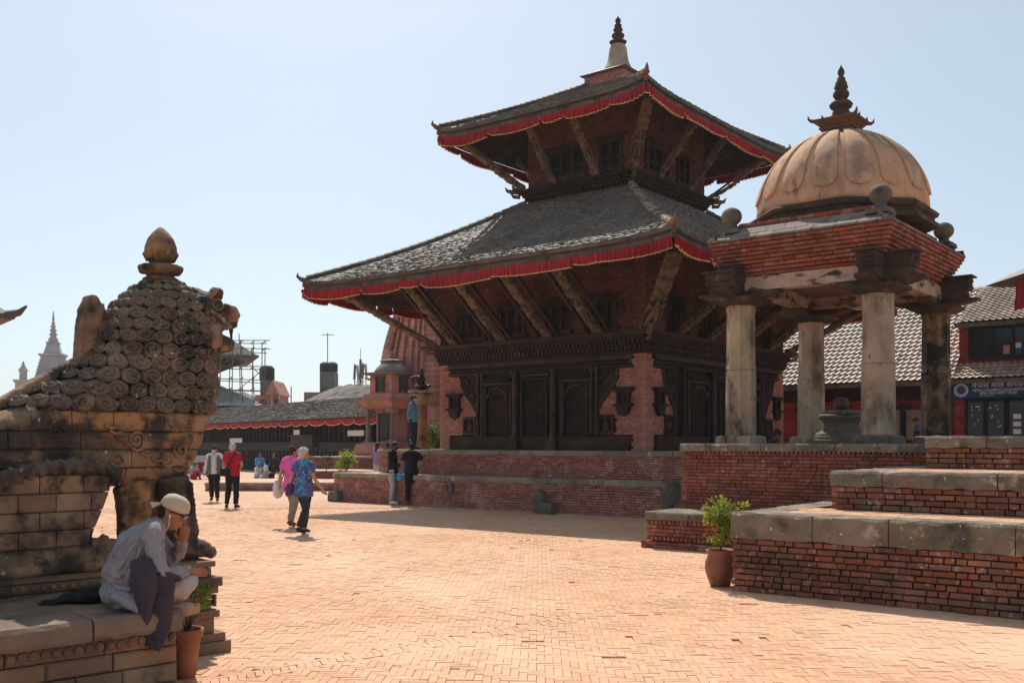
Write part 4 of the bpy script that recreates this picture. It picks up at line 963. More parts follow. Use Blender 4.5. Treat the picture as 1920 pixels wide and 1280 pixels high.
# shopfront
sf = MB(); sf.b(.35, 7, .36, .44, 0, 3.3); sf.build('shop_wall', M_BLACK, rb)
for i, x in enumerate((.38, 1.02, 1.68, 2.3, 2.95)):
    d = MB(); d.b(x, x+.05, .28, .36, 0, 3.25); d.b(x+.56, x+.61, .28, .36, 0, 3.25)
    for z in (.1, 1.55, 1.72, 1.92, 3.15): d.b(x+.05, x+.56, .30, .36, z, z+.07)
    d = d.build('shop_door', M_WOOD, rb)
    p = MB(); p.b(x+.05, x+.56, .345, .35, 2.0, 3.14); p.build('pane', M_GLASS, d)
    if i in (2, 3):
        for z in (2.05, 2.3, 2.55):
            q = MB(); q.b(x+.18, x+.42, .325, .335, z, z+.16); q.build('paper_notice', MATS['white_paper'], d)
    else:
        q = MB(); rr = random.Random(i)
        for _ in range(9): q.box((x+rr.uniform(.1, .5), .33, rr.uniform(2.3, 3.05)), (.035, .01, .04), ry=rr.uniform(0, 1))
        q.build('hanging_trinket', MATS['white_paper'], d)
# left wing: posts and painted panels
for x in (-5.75, -4.2, -1.95, -1.0, -3.1):
    p = MB(); p.b(x-.08, x+.08, 1.06, 1.24, 0, 3.1); p.b(x-.25, x+.25, 1.05, 1.2, 2.95, 3.1); p.build('wall_post', M_WOOD, rb)
dk = MB(); dk.b(-9, 0, 1.18, 1.22, 3.3, 3.75); dk.build('eave_shade_board', M_WOOD, rb)
M_MUR = mat('mural_ground', (.34, .25, .20), (.26, .18, .15), 3)
def mural(x0, x1, z0, z1, fig):
    m_ = MB(); m_.b(x0, x1, 1.2, 1.265, z0, z1)
    m_ = m_.build('painted_panel', M_MUR, rb); rr = random.Random(4)
    cx = (x0+x1)/2
    for poly, mt in fig:
        q = MB(); q.prism([(cx+x, z0+z) for x, z in poly], 1.194, 1.199, 'y'); q.build('painted_figure', mt, m_)
M_SKIN2 = mat('mural_skin', (.30, .15, .10)); M_BL = mat('mural_blue', (.04, .13, .28)); M_DK = mat('mural_dark', (.03, .025, .03))
figA = [([(-.10, .33), (-.12, .12), (.1, .1), (.12, .33)], M_DK), ([(-.08, .55), (-.1, .32), (.09, .33), (.08, .56)], M_BL), ([(-.07, .72), (-.09, .62), (0, .56), (.08, .6), (.07, .71), (0, .75)], M_SKIN2), ([(-.17, .72), (-.1, .66), (.1, .72), (.03, .8), (-.08, .79)], M_DK), ([(.08, .55), (.17, .66), (.19, .65), (.09, .5)], M_SKIN2)]
figB = [([(-.2, .5), (-.22, .35), (-.05, .2), (.15, .22), (.24, .42), (.1, .6)], M_DK), ([(-.12, .85), (-.15, .65), (.02, .58), (.1, .7), (.05, .86)], M_DK), ([(-.09, .8), (-.1, .68), (.0, .63), (.04, .74)], M_SKIN2)]
mural(-1.86, -1.12, 1.85, 2.95, figA); mural(-5.6, -4.95, 1.85, 2.95, figB); mural(-4.1, -3.25, 1.85, 2.95, [([(x-.25, z) for x, z in p], c) for p, c in figA]); mural(-3.0, -2.05, 1.85, 2.95, figA)
sl = MB(); sl.b(-9, 0, .9, 1.18, 0, 1.75); sl.build('low_wall', M_REDBR, rb)
def text(body, size, mt, M4, parent, name, font=None, extrude=.003, align='LEFT', sx=1):
    c = bpy.data.curves.new(name, 'FONT'); c.body = body; c.size = size; c.extrude = extrude; c.align_x = align
    o = bpy.data.objects.new(name, c); TMP.collection.objects.link(o)
    TMP.view_layers[0].update(); dg = TMP.view_layers[0].depsgraph
    me = bpy.data.meshes.new_from_object(o.evaluated_get(dg)); bpy.data.objects.remove(o)
    me.materials.clear(); me.materials.append(mt)
    q = bpy.data.objects.new(name, me); COL.objects.link(q); q.parent = parent; q.matrix_basis = M4 @ Matrix.Rotation(R(90), 4, 'X') @ Matrix.Diagonal((sx, 1, 1, 1)); return q
M_WHITE = mat('sign_white', (.72, .72, .70)); M_SIGN = mat('sign_blue', (.008, .06, .16), (.006, .045, .12), 2, rough=.8)
sg = thing('shop_sign', XF[rb.name] @ Vector((0, .2, 3.28)), -TH, 'blue signboard with white Nepali and English lettering and a round emblem', 'sign')
b_ = MB(); b_.b(-.02, 3.0, -.04, .02, -.02, .54); b_.build('sign_board', M_SIGN, sg)
text('नेपाल बाल संगठन', .24, M_WHITE, Matrix.Translation((.62, -.045, .33)), sg, 'lettering', sx=1.08)
text("NEPAL CHILDREN'S ORGANIZATION", .125, M_WHITE, Matrix.Translation((.64, -.045, .20)), sg, 'lettering', sx=.84)
text('जिल्ला कार्य समिति, भक्तपुर', .105, M_WHITE, Matrix.Translation((.85, -.045, .10)), sg, 'lettering')
text('फोन नं. ०१-६६१०२४४', .055, M_WHITE, Matrix.Translation((.85, -.045, .03)), sg, 'lettering')
e_ = MB(Matrix.Translation((.28, -.045, .26)) @ Matrix.Rotation(R(90), 4, 'X'))
for r0, r1, mt in ((.205, .225, 0), (.13, .205, 1), (.001, .07, 2)):
    e_.cur = mt; e_.lathe([(r0, 0), (r1, 0), (r1, .004+mt*.001), (r0, .004+mt*.001), (r0, 0)], 28, caps=False)
e_.build('emblem', [M_WHITE, mat('sign_mid', (.22, .34, .48)), mat('sign_red', (.20, .05, .09))], sg)
bn = thing('cloth_banner', XF[rb.name] @ Vector((-5.7, .9, 2.98)), -TH, 'white banner with dark Nepali lettering hung under the clay tile eave', 'banner')
b_ = MB(); b_.grid(lambda a, c: Vector((.95*a, .02*math.sin(a*9)-.015*math.sin(c*3), .62*c+.02*math.sin(a*3.1))), 16, 6); b_.grid(lambda a, c: Vector((.95*(1-a), .006+.02*math.sin((1-a)*9)-.015*math.sin(c*3), .62*c+.02*math.sin((1-a)*3.1))), 16, 6)
b_.build('cloth', mat('banner_white', (.62, .58, .55)), bn, smooth=True)
text('संगठन', .26, M_DK, Matrix.Translation((.12, -.03, .36)) @ Matrix.Rotation(R(10), 4, 'Y'), bn, 'lettering')
text('विद्यालय', .13, mat('sign_ink', (.06, .06, .2)), Matrix.Translation((.2, -.03, .1)), bn, 'lettering')
# ---------------------------------------------------------------- guardian lion on its stone base
LO = Vector((-3.56, 8.29, 0)); LR = R(43.5)
lt_ = thing('stone_terrace', LO, LR, 'low carved stone block terrace the man in the grey sweater sits on', 'terrace')
core = MB(); core.b(-4.3, -.05, -1.72, -.5, -.05, .58); core.b(-4.3, .80, -.50, .50, -.05, .70); core.build('stone_core', M_MORTAR, lt_)
rr = random.Random(9); T = faceT('S', -1.77)
for z0, z1, off in ((.0, .115, .0), (.12, .245, .012), (.25, .365, .0)):
    x = 0; x0 = -4.2
    while x > x0:
        l = rr.uniform(.28, .55); b_ = MB(T); b_.cham((x-l/2, .11-off+rr.uniform(-.008, .008), (z0+z1)/2), (l-.008, .24, z1-z0-.002), .014)
        b_.build('stone_block', M_LPLINTH, lt_); x -= l
x = 0
for l in (.50, .62, .8, .75, .9, .8):
    b_ = MB(T); b_.cham((x-l/2, .12, .42), (l-.008, .24, .10), .01); b_.smooth = True
    n = int(l/.068)
    for i in range(n):
        c = (x-l*(i+.5)/n, -.005, .425+rr.uniform(-.004, .004)); b_.ell(c, (.029, .024, .034), 12, 8); b_.ell((c[0], -.028, c[2]), (.013, .012, .016), 8, 5)
    b_.build('roundel_frieze', M_LPLINTH, lt_); x -= l
x = .02
M_LEDGE = mat('ledge_stone', (.24, .165, .12), (.15, .105, .075), 1.6, .1, .01, [((.07, .055, .045), 1.8, .54, .72, 1, .8), ((.42, .34, .27), 5, .62, .76, 1, .5)], (24, .8), .85)
for l in (.62, .83, .95, 1.1, .9):
    b_ = MB(); m_ = .10; z0, z1 = .475, .62
    pr = [(-1.82, z0), (-1.84, z0+.03), (-1.84, z1-.03), (-1.81, z1), (-1.2, z1+.004), (-.54, z1+.012), (-.54, z0)]
    n = 7; vs = []
    for i in range(n+1):
        xx = x-.004-(l-.01)*i/n
        vs += [(xx+rr.uniform(-.002, .002), y+rr.uniform(-.006, .006), z+rr.uniform(-.004, .004)) for y, z in pr]
    k = len(pr); fs = [(i*k+j, i*k+(j+1) % k, (i+1)*k+(j+1) % k, (i+1)*k+j) for i in range(n) for j in range(k)]+[tuple(range(k))[::-1], tuple(range(n*k, n*k+k))]
    b_._add(vs, fs); b_.build('ledge_slab', M_LEDGE, lt_); x -= l
# pedestal of the statue with its moulded end
ln = thing('lion_statue', LO, LR, 'huge weathered stone guardian lion with rows of mane curls and a lotus bud on top', 'statue')
for z0, z1, o, nn in ((-.0, .10, .14, 1), (.10, .17, .10, 1), (.17, .30, .02, 1), (.30, .36, .06, 1), (.36, .50, .0, 3), (.50, .56, .05, 1), (.56, .64, .08, 2), (.645, .72, .0, 5), (.725, .775, .03, 4)):
    xs = [.88+o]+[.88-1.0*(i+1)-rr.uniform(-.2, .2) for i in range(4)]
    for a, c in zip(xs[:-1], xs[1:]):
        b_ = MB(); b_.b(c+.004, a, -.54-o*.6, -.1, z0+.002, z1-.002); b_.b(c+.004, a, -.096, .5, z0+.002, z1-.002)
        b_.build('pedestal_block', M_LPLINTH, ln)
fz = MB(); fz.smooth = True
for i in range(34): fz.ell((-.05-i*.055*1.3, -.552, .68), (.024, .02, .024), 8, 5)
for i in range(9): fz.b(.93, .95, -.5+i*.1, -.44+i*.1, .38, .48)
fz.build('pedestal_carving', M_LPLINTH, ln, kind='stuff')
def prof_at(z):
    xb = interp(z, [.9, 1.42, 1.8, 2.05, 2.22, 2.39, 2.6, 2.7, 2.9, 3.08, 3.17, 3.23], [-1.7, -1.6, -1.2, -.62, -.34, -.03, .13, .17, .27, .42, .54, .64])
    xf = interp(z, [1.42, 1.58, 1.92, 2.06, 2.4, 2.6, 2.88, 3.0, 3.11, 3.19, 3.23], [.84, .93, 1.05, 1.10, 1.11, 1.10, 1.06, 1.03, .94, .82, .74])
    w = interp(z, [1.42, 1.6, 2.0, 2.5, 2.7, 2.95, 3.1, 3.2], [.34, .42, .45, .43, .42, .36, .25, .10])
    return xb, xf, w
def ring(z, a, off=0):
    xb, xf, w = prof_at(z); c = (xb+xf)/2; L_ = (xf-xb)/2+off; w += off; ex = 2/2.7
    ca, sa = math.cos(a), math.sin(a)
    return Vector((c+L_*math.copysign(abs(ca)**ex, ca), w*math.copysign(abs(sa)**ex, sa), z))
body = MB(); zs = [1.42, 1.5, 1.6, 1.75, 1.9, 2.05, 2.2, 2.4, 2.6, 2.7, 2.8, 2.9, 3.0, 3.08, 3.15, 3.2, 3.23]
n = 48; vs = [ring(z, 2*math.pi*i/n, -.035) for z in zs for i in range(n)]
body._add(vs, [(k*n+i, k*n+(i+1) % n, (k+1)*n+(i+1) % n, (k+1)*n+i) for k in range(len(zs)-1) for i in range(n)]+[tuple(range(n))[::-1], tuple(range((len(zs)-1)*n, len(zs)*n))])
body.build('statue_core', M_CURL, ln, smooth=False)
def xang(z, x):
    xb, xf, w = prof_at(z); t = max(-1, min(1, (x-(xb+xf)/2)/((xf-xb)/2))); return -math.acos(math.copysign(abs(t)**1.35, t))
def course(z0, z1, cuts, mt=M_LION, seed=0, off=0, nm='stone_block'):
    """one course of blocks around the body; cuts are angles"""
    r_ = random.Random(seed)
    N_ = len(cuts); segs = [(lambda z, c=c: xang(z, c-.003), lambda z, c=d: xang(z, c+.003)) for c, d in zip(cuts[1:], cuts[:-1])]
    segs = [(b2, a2) for a2, b2 in segs] if False else [((lambda z, c=cuts[i]: xang(z, c+.003)), (lambda z, c=cuts[i+1]: xang(z, c-.003))) for i in range(N_-1)]
    segs.append(((lambda z: xang(z, cuts[-1]+.003)), (lambda z: -xang(z, cuts[-1]+.003))))
    segs += [((lambda z, c=cuts[i+1]: -xang(z, c-.003)), (lambda z, c=cuts[i]: -xang(z, c+.003))) for i in range(N_-1)]
    for f0, f1 in segs:
        b_ = MB(); m = max(4, int((f1(z0)-f0(z0))/.08)); o = off+r_.uniform(-.007, .007); vs = []
        for i in range(m+1):
            for z, d in ((z0+.004, -.014), (z0+.016, 0), (lap(z0, z1, .5), .006), (z1-.016, 0), (z1-.004, -.014)):
                d2 = -.007 if i in (0, m) else 0
                a = lap(f0(z), f1(z), i/m); p = ring(z, a, o+d+d2); nz = noise.noise(p*6)*.014+noise.noise(p*17)*.006; vs.append(p+Vector((0, math.copysign(nz, p.y), 0)))
            p = ring(z1-.004, a, o-.12); vs.append(p); p = ring(z0+.004, a, o-.12); vs.append(p)
        fs = [(i*7+j, (i+1)*7+j, (i+1)*7+j+1, i*7+j+1) for i in range(m) for j in range(4)]
        fs += [(i*7+4, (i+1)*7+4, (i+1)*7+5, i*7+5) for i in range(m)]+[(i*7+6, (i+1)*7+6, (i+1)*7, i*7) for i in range(m)]
        fs += [tuple(range(7))[::-1], tuple(range(m*7, m*7+7))]
        b_._add(vs, fs); b_.build(nm, mt, ln, smooth=False)
rc = random.Random(4)
for i, (z0, z1) in enumerate(((1.42, 1.57), (1.57, 1.72), (1.72, 1.865), (1.865, 2.03))):
    cuts = [prof_at(z0)[0]+.05]
    while cuts[-1] < .72: cuts.append(cuts[-1]+rc.uniform(.22, .55))
    if cuts[-1] > .84: cuts.pop()
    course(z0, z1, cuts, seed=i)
# mane curls
curls = []
for var in range(6):
    cm = MB(); NR, NT = 11, 30; q_ = random.Random(var); tw, pw, ph_ = q_.uniform(1.7, 2.5), q_.uniform(.30, .5), q_.uniform(0, 6.28); cx_, cz_ = q_.uniform(-.012, .012), q_.uniform(-.010, .006); vs = []
    for i in range(0, NR+1):
        r = i/NR
        for j in range(NT if i else 1):
            th = 2*math.pi*j/NT; rr_e = 1+.05*math.sin(2*th+ph_)+.03*math.sin(5*th)
            groove = .0075*math.cos(2*math.pi*tw*r-th+ph_) if .12 < r < .93 else 0
            hgt = .050*max(0, 1-r*r*.985)**pw+groove+.012*max(0, 1-r/.16)
            hgt += .005*noise.noise(Vector((r*math.cos(th)*2.5+var*7, r*math.sin(th)*2.5, 1)))
            k_ = 1-r; vs.append((r*.079*math.cos(th)*rr_e+cx_*k_, -hgt, r*.056*math.sin(th)*rr_e+cz_*k_))
    fs = [(0, 1+(j+1) % NT, 1+j) for j in range(NT)]+[(1+(i-1)*NT+j, 1+(i-1)*NT+(j+1) % NT, 1+i*NT+(j+1) % NT, 1+i*NT+j) for i in range(1, NR) for j in range(NT)]
    cm._add(vs, fs); me_ = cm.mesh('mane_curl', M_CURL, smooth=True); fixn(me_); curls.append(me_)
rows = [(2.03, 2.145), (2.145, 2.26), (2.26, 2.375), (2.375, 2.49), (2.49, 2.595), (2.605, 2.705), (2.705, 2.805), (2.805, 2.90), (2.90, 2.99), (2.99, 3.065), (3.065, 3.13), (3.13, 3.18), (3.18, 3.215)]
for r, (z0, z1) in enumerate(rows):
    zc = (z0+z1)/2; hgt = z1-z0; P = [ring(zc, -math.pi+2*math.pi*i/400) for i in range(401)]; s = [0]
    for i in range(400): s.append(s[-1]+(P[i+1]-P[i]).length)
    pitch = hgt*(1.42 if r < 5 else 1.38); n = max(5, round(s[-1]/pitch)); 
    for k in range(n):
        d = (k+(.5 if r % 2 else .0))*s[-1]/n; i = int(np.searchsorted(s, d)); i = min(max(i, 1), 399)
        p = P[i]; t = (P[i+1]-P[i-1]).normalized(); nrm = Vector((t.y, -t.x, 0))
        p2 = ring(zc+.03, -math.pi+2*math.pi*i/400); tl = math.atan2((p2-p).dot(nrm), .03)
        if r > 5 and r < 10 and p.x > .98: continue
        if r in (3, 4) and p.x > 1.06 and abs(p.y) < .2: continue
        sc = hgt/.107*rc.uniform(.93, 1.07)
        M4 = Matrix.Translation(p-nrm*.012) @ Matrix.Rotation(math.atan2(nrm.y, nrm.x)+R(90), 4, 'Z') @ Matrix.Rotation(tl, 4, 'X') @ Matrix.Rotation(rc.uniform(-.3, .3), 4, 'Y') @ Matrix.Diagonal((sc*(-1 if p.y > 0 else 1)*s[-1]/n/pitch, sc, sc*1.04, 1))
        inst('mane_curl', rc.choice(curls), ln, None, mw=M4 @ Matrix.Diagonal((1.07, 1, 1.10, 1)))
# fringe ridge down the back and the upright crest behind the head
rg = MB(); rg.smooth = True; pts = [(-1.25, 1.84), (-.95, 1.90), (-.62, 2.07), (-.34, 2.25), (-.03, 2.43), (.05, 2.5)]
rg.tube([(x, 0, z) for x, z in pts], [(.10, .05)]*6, 8)
for i in range(40):
    t = i/39*4.9; k = int(t); f = t-k; x, z = lap(pts[k][0], pts[k+1][0], f), lap(pts[k][1], pts[k+1][1], f); rg.ell((x, 0, z+.035), (.03, .105, .03), 8, 5)
organic(rg, 'back_ridge', M_LION, ln, .014, 2, .006, 14)
cr = MB(); cr.smooth = True; P = [(-.04, 2.40), (-.03, 2.7), (.0, 2.88), (.05, 3.0), (.10, 2.99), (.16, 2.90), (.20, 2.75), (.17, 2.60), (.12, 2.42)]
cr.smooth = False; cr.prism(P, -.09, .09, 'y')
for i in range(9): cr.tube([(-.02+.01*i, -.09, 2.5+i*.045), (.05+.012*i, -.11, 2.56+i*.045), (.12+.002*i, -.09, 2.53+i*.042)], .014, 6)
for i in range(9): cr.tube([(-.02+.01*i, .09, 2.5+i*.045), (.05+.012*i, .11, 2.56+i*.045), (.12+.002*i, .09, 2.53+i*.042)], .014, 6)
organic(cr, 'ear_crest', M_LION, ln, .011, 2, .006, 14)
# face: brow, eye, muzzle, jaws
fc = MB(); fc.smooth = True
fc.ell((.98, 0, 2.86), (.14, .33, .30)); fc.ell((1.02, 0, 3.02), (.12, .26, .12))
for s in (-1, 1):
    fc.ell((1.05, s*.23, 2.98), (.095, .07, .10)); fc.ell((1.09, s*.25, 2.97), (.05, .045, .05))          # eyeball mound
    fc.tube([(.93, s*.34, 2.88), (.95, s*.35, 3.03), (1.02, s*.32, 3.10), (1.10, s*.25, 3.11), (1.15, s*.17, 3.06)], [.03, .035, .038, .04, .03], 8)  # brow
    fc.tube([(.97, s*.34, 2.93), (1.05, s*.34, 2.88), (1.12, s*.28, 2.90)], [.02, .024, .02], 8)
    fc.ell((1.10, s*.16, 2.84), (.11, .11, .10)); fc.ell((1.30, s*.09, 2.93), (.085, .08, .065)); fc.tube([(1.12, s*.20, 2.97), (1.2, s*.18, 2.99), (1.3, s*.15, 2.98), (1.37, s*.12, 2.92)], [.03, .035, .035, .02], 8)
    fc.ell((1.0, s*.33, 2.70), (.09, .07, .12)); fc.ell((1.16, s*.2, 2.66), (.12, .06, .07)); fc.tube([(1.05, s*.29, 2.80), (1.17, s*.25, 2.80), (1.29, s*.2, 2.84)], [.035, .035, .03], 8)
    fc.tube([(1.28, s*.13, 2.80), (1.285, s*.13, 2.70)], [.022, .012], 6)                                    # fangs
fc.ell((1.22, 0, 2.92), (.16, .15, .085)); fc.ell((1.34, 0, 2.95), (.075, .10, .06)); fc.ell((1.36, 0, 2.90), (.05, .08, .05))
fc.ell((1.14, 0, 2.63), (.20, .20, .06)); fc.ell((1.28, 0, 2.65), (.07, .14, .055)); fc.ell((1.06, 0, 2.75), (.06, .16, .12))
fc.b(.9, 1.05, -.28, .28, 2.58, 3.05)
organic(fc, 'lion_face', M_FACE, ln, .012, 3, .007, 13)
for s in (-1, 1):
    e = MB(); e.smooth = True; e.lathe([(.058, 0), (.05, .012), (.034, .014), (.03, .006), (.018, .016), (.001, .02)], 18, (1.06, s*.295, 2.985), Matrix.Rotation(R(-90*s), 4, 'X')); e.build('eye', M_CURL, ln)
# lotus bud
lb = MB(); lb.smooth = True
lb.lathe([(.13, 3.17), (.14, 3.20), (.115, 3.215), (.10, 3.23), (.14, 3.25), (.17, 3.27), (.175, 3.30), (.165, 3.315), (.10, 3.325)], 36, (.68, 0, 0), lobes=11, amp=.10)
for i in range(10):
    a = 2*math.pi*i/10; lb.ell((.68+.145*math.cos(a), .145*math.sin(a), 3.275), (.045, .045, .035), 8, 6)
lb.build('lotus_base', M_LION, ln)
bd = MB(); bd.smooth = True; bd.lathe([(.07, 3.32), (.085, 3.34), (.115, 3.38), (.13, 3.43), (.128, 3.48), (.105, 3.55), (.07, 3.60), (.03, 3.64), (.004, 3.655)], 36, (.68, 0, 0), lobes=12, amp=.05)
for i in range(12):
    a = 2*math.pi*i/12; bd.tube([(.68+.10*math.cos(a), .10*math.sin(a), 3.36), (.68+.134*math.cos(a), .134*math.sin(a), 3.42), (.68+.128*math.cos(a), .128*math.sin(a), 3.45)], [.022, .02, .006], 6)
bd.build('lotus_bud', M_LION, ln)
# hind leg: courses of blocks, roped top edge, long foot
def slabcourse(x0f, x1f, z0, z1, y0, y1, cuts, seed):
    r_ = random.Random(seed); xs = [0]+cuts+[1]
    for a, c in zip(xs[:-1], xs[1:]):
        b_ = MB(); vs = []; m = 6
        for z, q in ((z0+.003, .01), (z0+.014, 0), (z1-.014, 0), (z1-.003, .01)):
            xa, xb = -1.45+1.5*a, (-1.45+1.5*c if c < 1 else x1f(z)); xb = min(xb, x1f(z))
            for i in range(m+1):
                u = lap(a, c, i/m); x = lap(xa, xb, i/m)+(.004 if i == 0 else -.004 if i == m else 0); bulge = .055*(1-(2*u-1)**4)
                vs.append((x, y0+.05-bulge+q+noise.noise(Vector((x*5, z*5, 0)))*.01, z))
        nb = len(vs)
        for z in (z0+.003, z1-.003):
            for x_ in (-1.45+1.5*a, min(-1.45+1.5*c if c < 1 else 9, x1f(z))): vs.append((x_, y1, z))
        fs = [(k*(m+1)+i, k*(m+1)+i+1, (k+1)*(m+1)+i+1, (k+1)*(m+1)+i) for k in range(3) for i in range(m)]
        fs += [(0, 7, 14, 21, nb+2, nb), (6, nb+1, nb+3, 27, 20, 13), tuple(range(21, 28))+(nb+3, nb+2), tuple(range(6, -1, -1))+(nb, nb+1), (nb, nb+2, nb+3, nb+1)]
        b_._add(vs, fs); b_.build('stone_block', M_LION, ln)
thf = lambda z: interp(z, [.95, 1.01, 1.25, 1.46, 1.53, 1.6], [-.20, -.13, -.03, .05, .04, -.02])
for i, (z0, z1) in enumerate(((.98, 1.11), (1.11, 1.25), (1.25, 1.39), (1.39, 1.53))):
    for ys in ((-.58, -.1), ): slabcourse(lambda z: -1.45, thf, z0, z1, -.58, -.1, [.25, .42, .62, .84] if i % 2 else [.3, .52, .70, .88], i)
hb = MB(); hb.b(-1.45, -.08, .1, .5, .95, 1.5); hb.build('far_hind_leg', M_LION, ln)
rp = MB(); rp.smooth = True
P = [Vector(p) for p in ((-.95, -.50, 1.46), (-.72, -.55, 1.53), (-.5, -.56, 1.585), (-.25, -.56, 1.60), (-.02, -.55, 1.58), (.07, -.54, 1.52), (.085, -.5, 1.46))]
rp.tube(P, [.055]*7, 8)
for i in range(16):
    t = i/15*5.6; k = int(t); p = lap(P[k], P[k+1], t-k)
    rp.ell(p+Vector((0, -.03, .0)), (.032, .05, .075), 10, 7, Matrix.Rotation(R(-32), 4, 'Y'))
organic(rp, 'roped_edge', M_CURL, ln, .012, 1, .004, 20)
ft = MB(); ft.smooth = True
ft.tube([(-1.1, -.42, .89), (-.5, -.44, .90), (-.05, -.44, .91), (.10, -.44, .90), (.2, -.44, .87)], [(.15, .115), (.15, .12), (.15, .12), (.16, .11), (.13, .07)], 12)
ft.tube([(-.04, -.56, .82), (-.03, -.60, .93), (.0, -.52, 1.02), (.02, -.4, 1.03)], .028, 6); ft.tube([(.03, -.56, .82), (.04, -.59, .92), (.06, -.52, 1.0)], .022, 6)
for i in range(4): ft.ell((.17, -.55+i*.075, .86), (.07, .036, .06), 10, 7)
for i in range(26): ft.ell((-.06-i*.042, -.585, .815), (.015, .02, .032), 8, 5)
ft.b(-1.1, .16, -.58, -.3, .775, .86)
organic(ft, 'hind_foot', M_LION, ln, .013, 2, .006, 12)
# forelegs
for s in (-1, 1):
    fl_ = MB(); fl_.smooth = True
    fl_.tube([(.66, s*.24, 1.48), (.68, s*.25, 1.25), (.72, s*.26, 1.02), (.74, s*.27, .86)], [(.19, .15), (.16, .14), (.13, .13), (.12, .13)], 12)
    fl_.ell((.84, s*.28, .86), (.17, .14, .085)); fl_.ell((.80, s*.27, 1.02), (.10, .11, .09))
    for i in range(4): fl_.ell((.96, s*.28-.1+i*.067, .83), (.06, .034, .055), 10, 7)
    for i in range(10): fl_.ell((.83-.006*i, s*.3, 1.02+i*.045), (.04, .11, .018), 8, 5)
    organic(fl_, 'foreleg', M_LION, ln, .015, 2, .008, 10)
pl_ = MB(); pl_.smooth = True
pl_.tube([(.36, -.22, 1.46), (.35, -.22, 1.2), (.33, -.22, .96), (.33, -.22, .78)], [(.19, .16), (.165, .14), (.13, .12), (.13, .13)], 10)
for i in range(14): pl_.ell((.20+i*.005, -.25, 1.40-i*.035), (.022, .09, .02), 8, 5)
for i in range(20):
    pl_.ell((.30+.10*math.sin(i*1.7), -.36+.004*i, 1.40-i*.026), (.035, .03, .022), 8, 5)
organic(pl_, 'support_post', M_LION, ln, .014, 1, .010, 12)
# chest relief scrolls
cs_ = MB(); cs_.smooth = True
for cx_, cz_, r_ in ((.70, 1.72, .10), (.55, 1.64, .05), (.82, 1.62, .04)):
    pts = []
    for i in range(26):
        a = i*.42; q = r_*(1-i/30); x, z = cx_+q*math.cos(a), cz_+q*math.sin(a); yy = -.44
        xb, xf, w_ = prof_at(z); L_ = (xf-xb)/2; c0 = (xf+xb)/2; yy = -w_*max(.05, 1-abs((x-c0)/L_)**2.7)**(1/2.7); pts.append((x, yy-.01, z))
    cs_.tube(pts, .017, 6)
for i in range(9):
    z = 1.90-i*.045; x = .02+.012*i*i*.5+.03*i
    xb, xf, w_ = prof_at(z); L_ = (xf-xb)/2; c0 = (xf+xb)/2; yy = -w_*max(.05, 1-abs((x-c0)/L_)**2.7)**(1/2.7)
    cs_.tube([(x, yy-.01, z+.02), (x+.05, yy-.015, z-.01), (x+.10, yy-.01, z+.01)], .014, 6)
def sidey(x, z):
    xb, xf, w_ = prof_at(z); L_ = (xf-xb)/2; c0 = (xf+xb)/2; return -w_*max(.05, 1-min(1, abs((x-c0)/L_))**2.7)**(1/2.7)
for i in range(12):
    z = 1.5+i*.04; x = .80-.012*abs(i-6); cs_.ell((x, sidey(x, z), z), (.05, .016, .014), 8, 5)
for cx_, cz_, r_ in ((.28, 1.80, .07), (.12, 1.62, .06), (.40, 1.52, .05), (-.35, 1.86, .06)):
    pts = []
    for i in range(22):
        a = i*.45; q = r_*(1-i/26); x, z = cx_+q*math.cos(a), cz_+q*math.sin(a); pts.append((x, sidey(x, z)-.006, z))
    cs_.tube(pts, .012, 6)
cs_.build('relief_scroll', M_LION, ln, kind='stuff')
# ---------------------------------------------------------------- people
def cloth(n, a, b=None, sc=6, **k): return mat('cloth_'+n, a, b or tuple(x*.75 for x in a), sc, rough=.9, bump=(12, .25), **k)
SK1 = mat('skin_tan', (.28, .13, .075), (.24, .105, .06), 8, rough=.6); SK2 = mat('skin_light', (.50, .27, .19), (.44, .22, .15), 8, rough=.6)
H_BLK = mat('hair_black', (.012, .01, .01), (.025, .02, .018), 40, bump=(60, .8), rough=.6); H_WHT = mat('hair_white', (.62, .58, .52), (.42, .39, .35), 25, bump=(50, .9), rough=.8)
J0 = dict(pel=(0, 0, .95), wai=(.01, 0, 1.10), che=(.0, 0, 1.30), nek=(-.015, 0, 1.455), hea=(.02, 0, 1.60),
          shL=(0, .175, 1.41), shR=(0, -.175, 1.41), elL=(-.02, .235, 1.13), elR=(-.02, -.235, 1.13), wrL=(.07, .255, .89), wrR=(.07, -.255, .89),
          hiL=(0, .09, .92), hiR=(0, -.09, .92), knL=(.025, .095, .50), knR=(.025, -.095, .50), anL=(-.01, .10, .09), anR=(-.01, -.10, .09), toL=(.16, .12, .03), toR=(.16, -.12, .03))
def V3(p): return Vector(p)
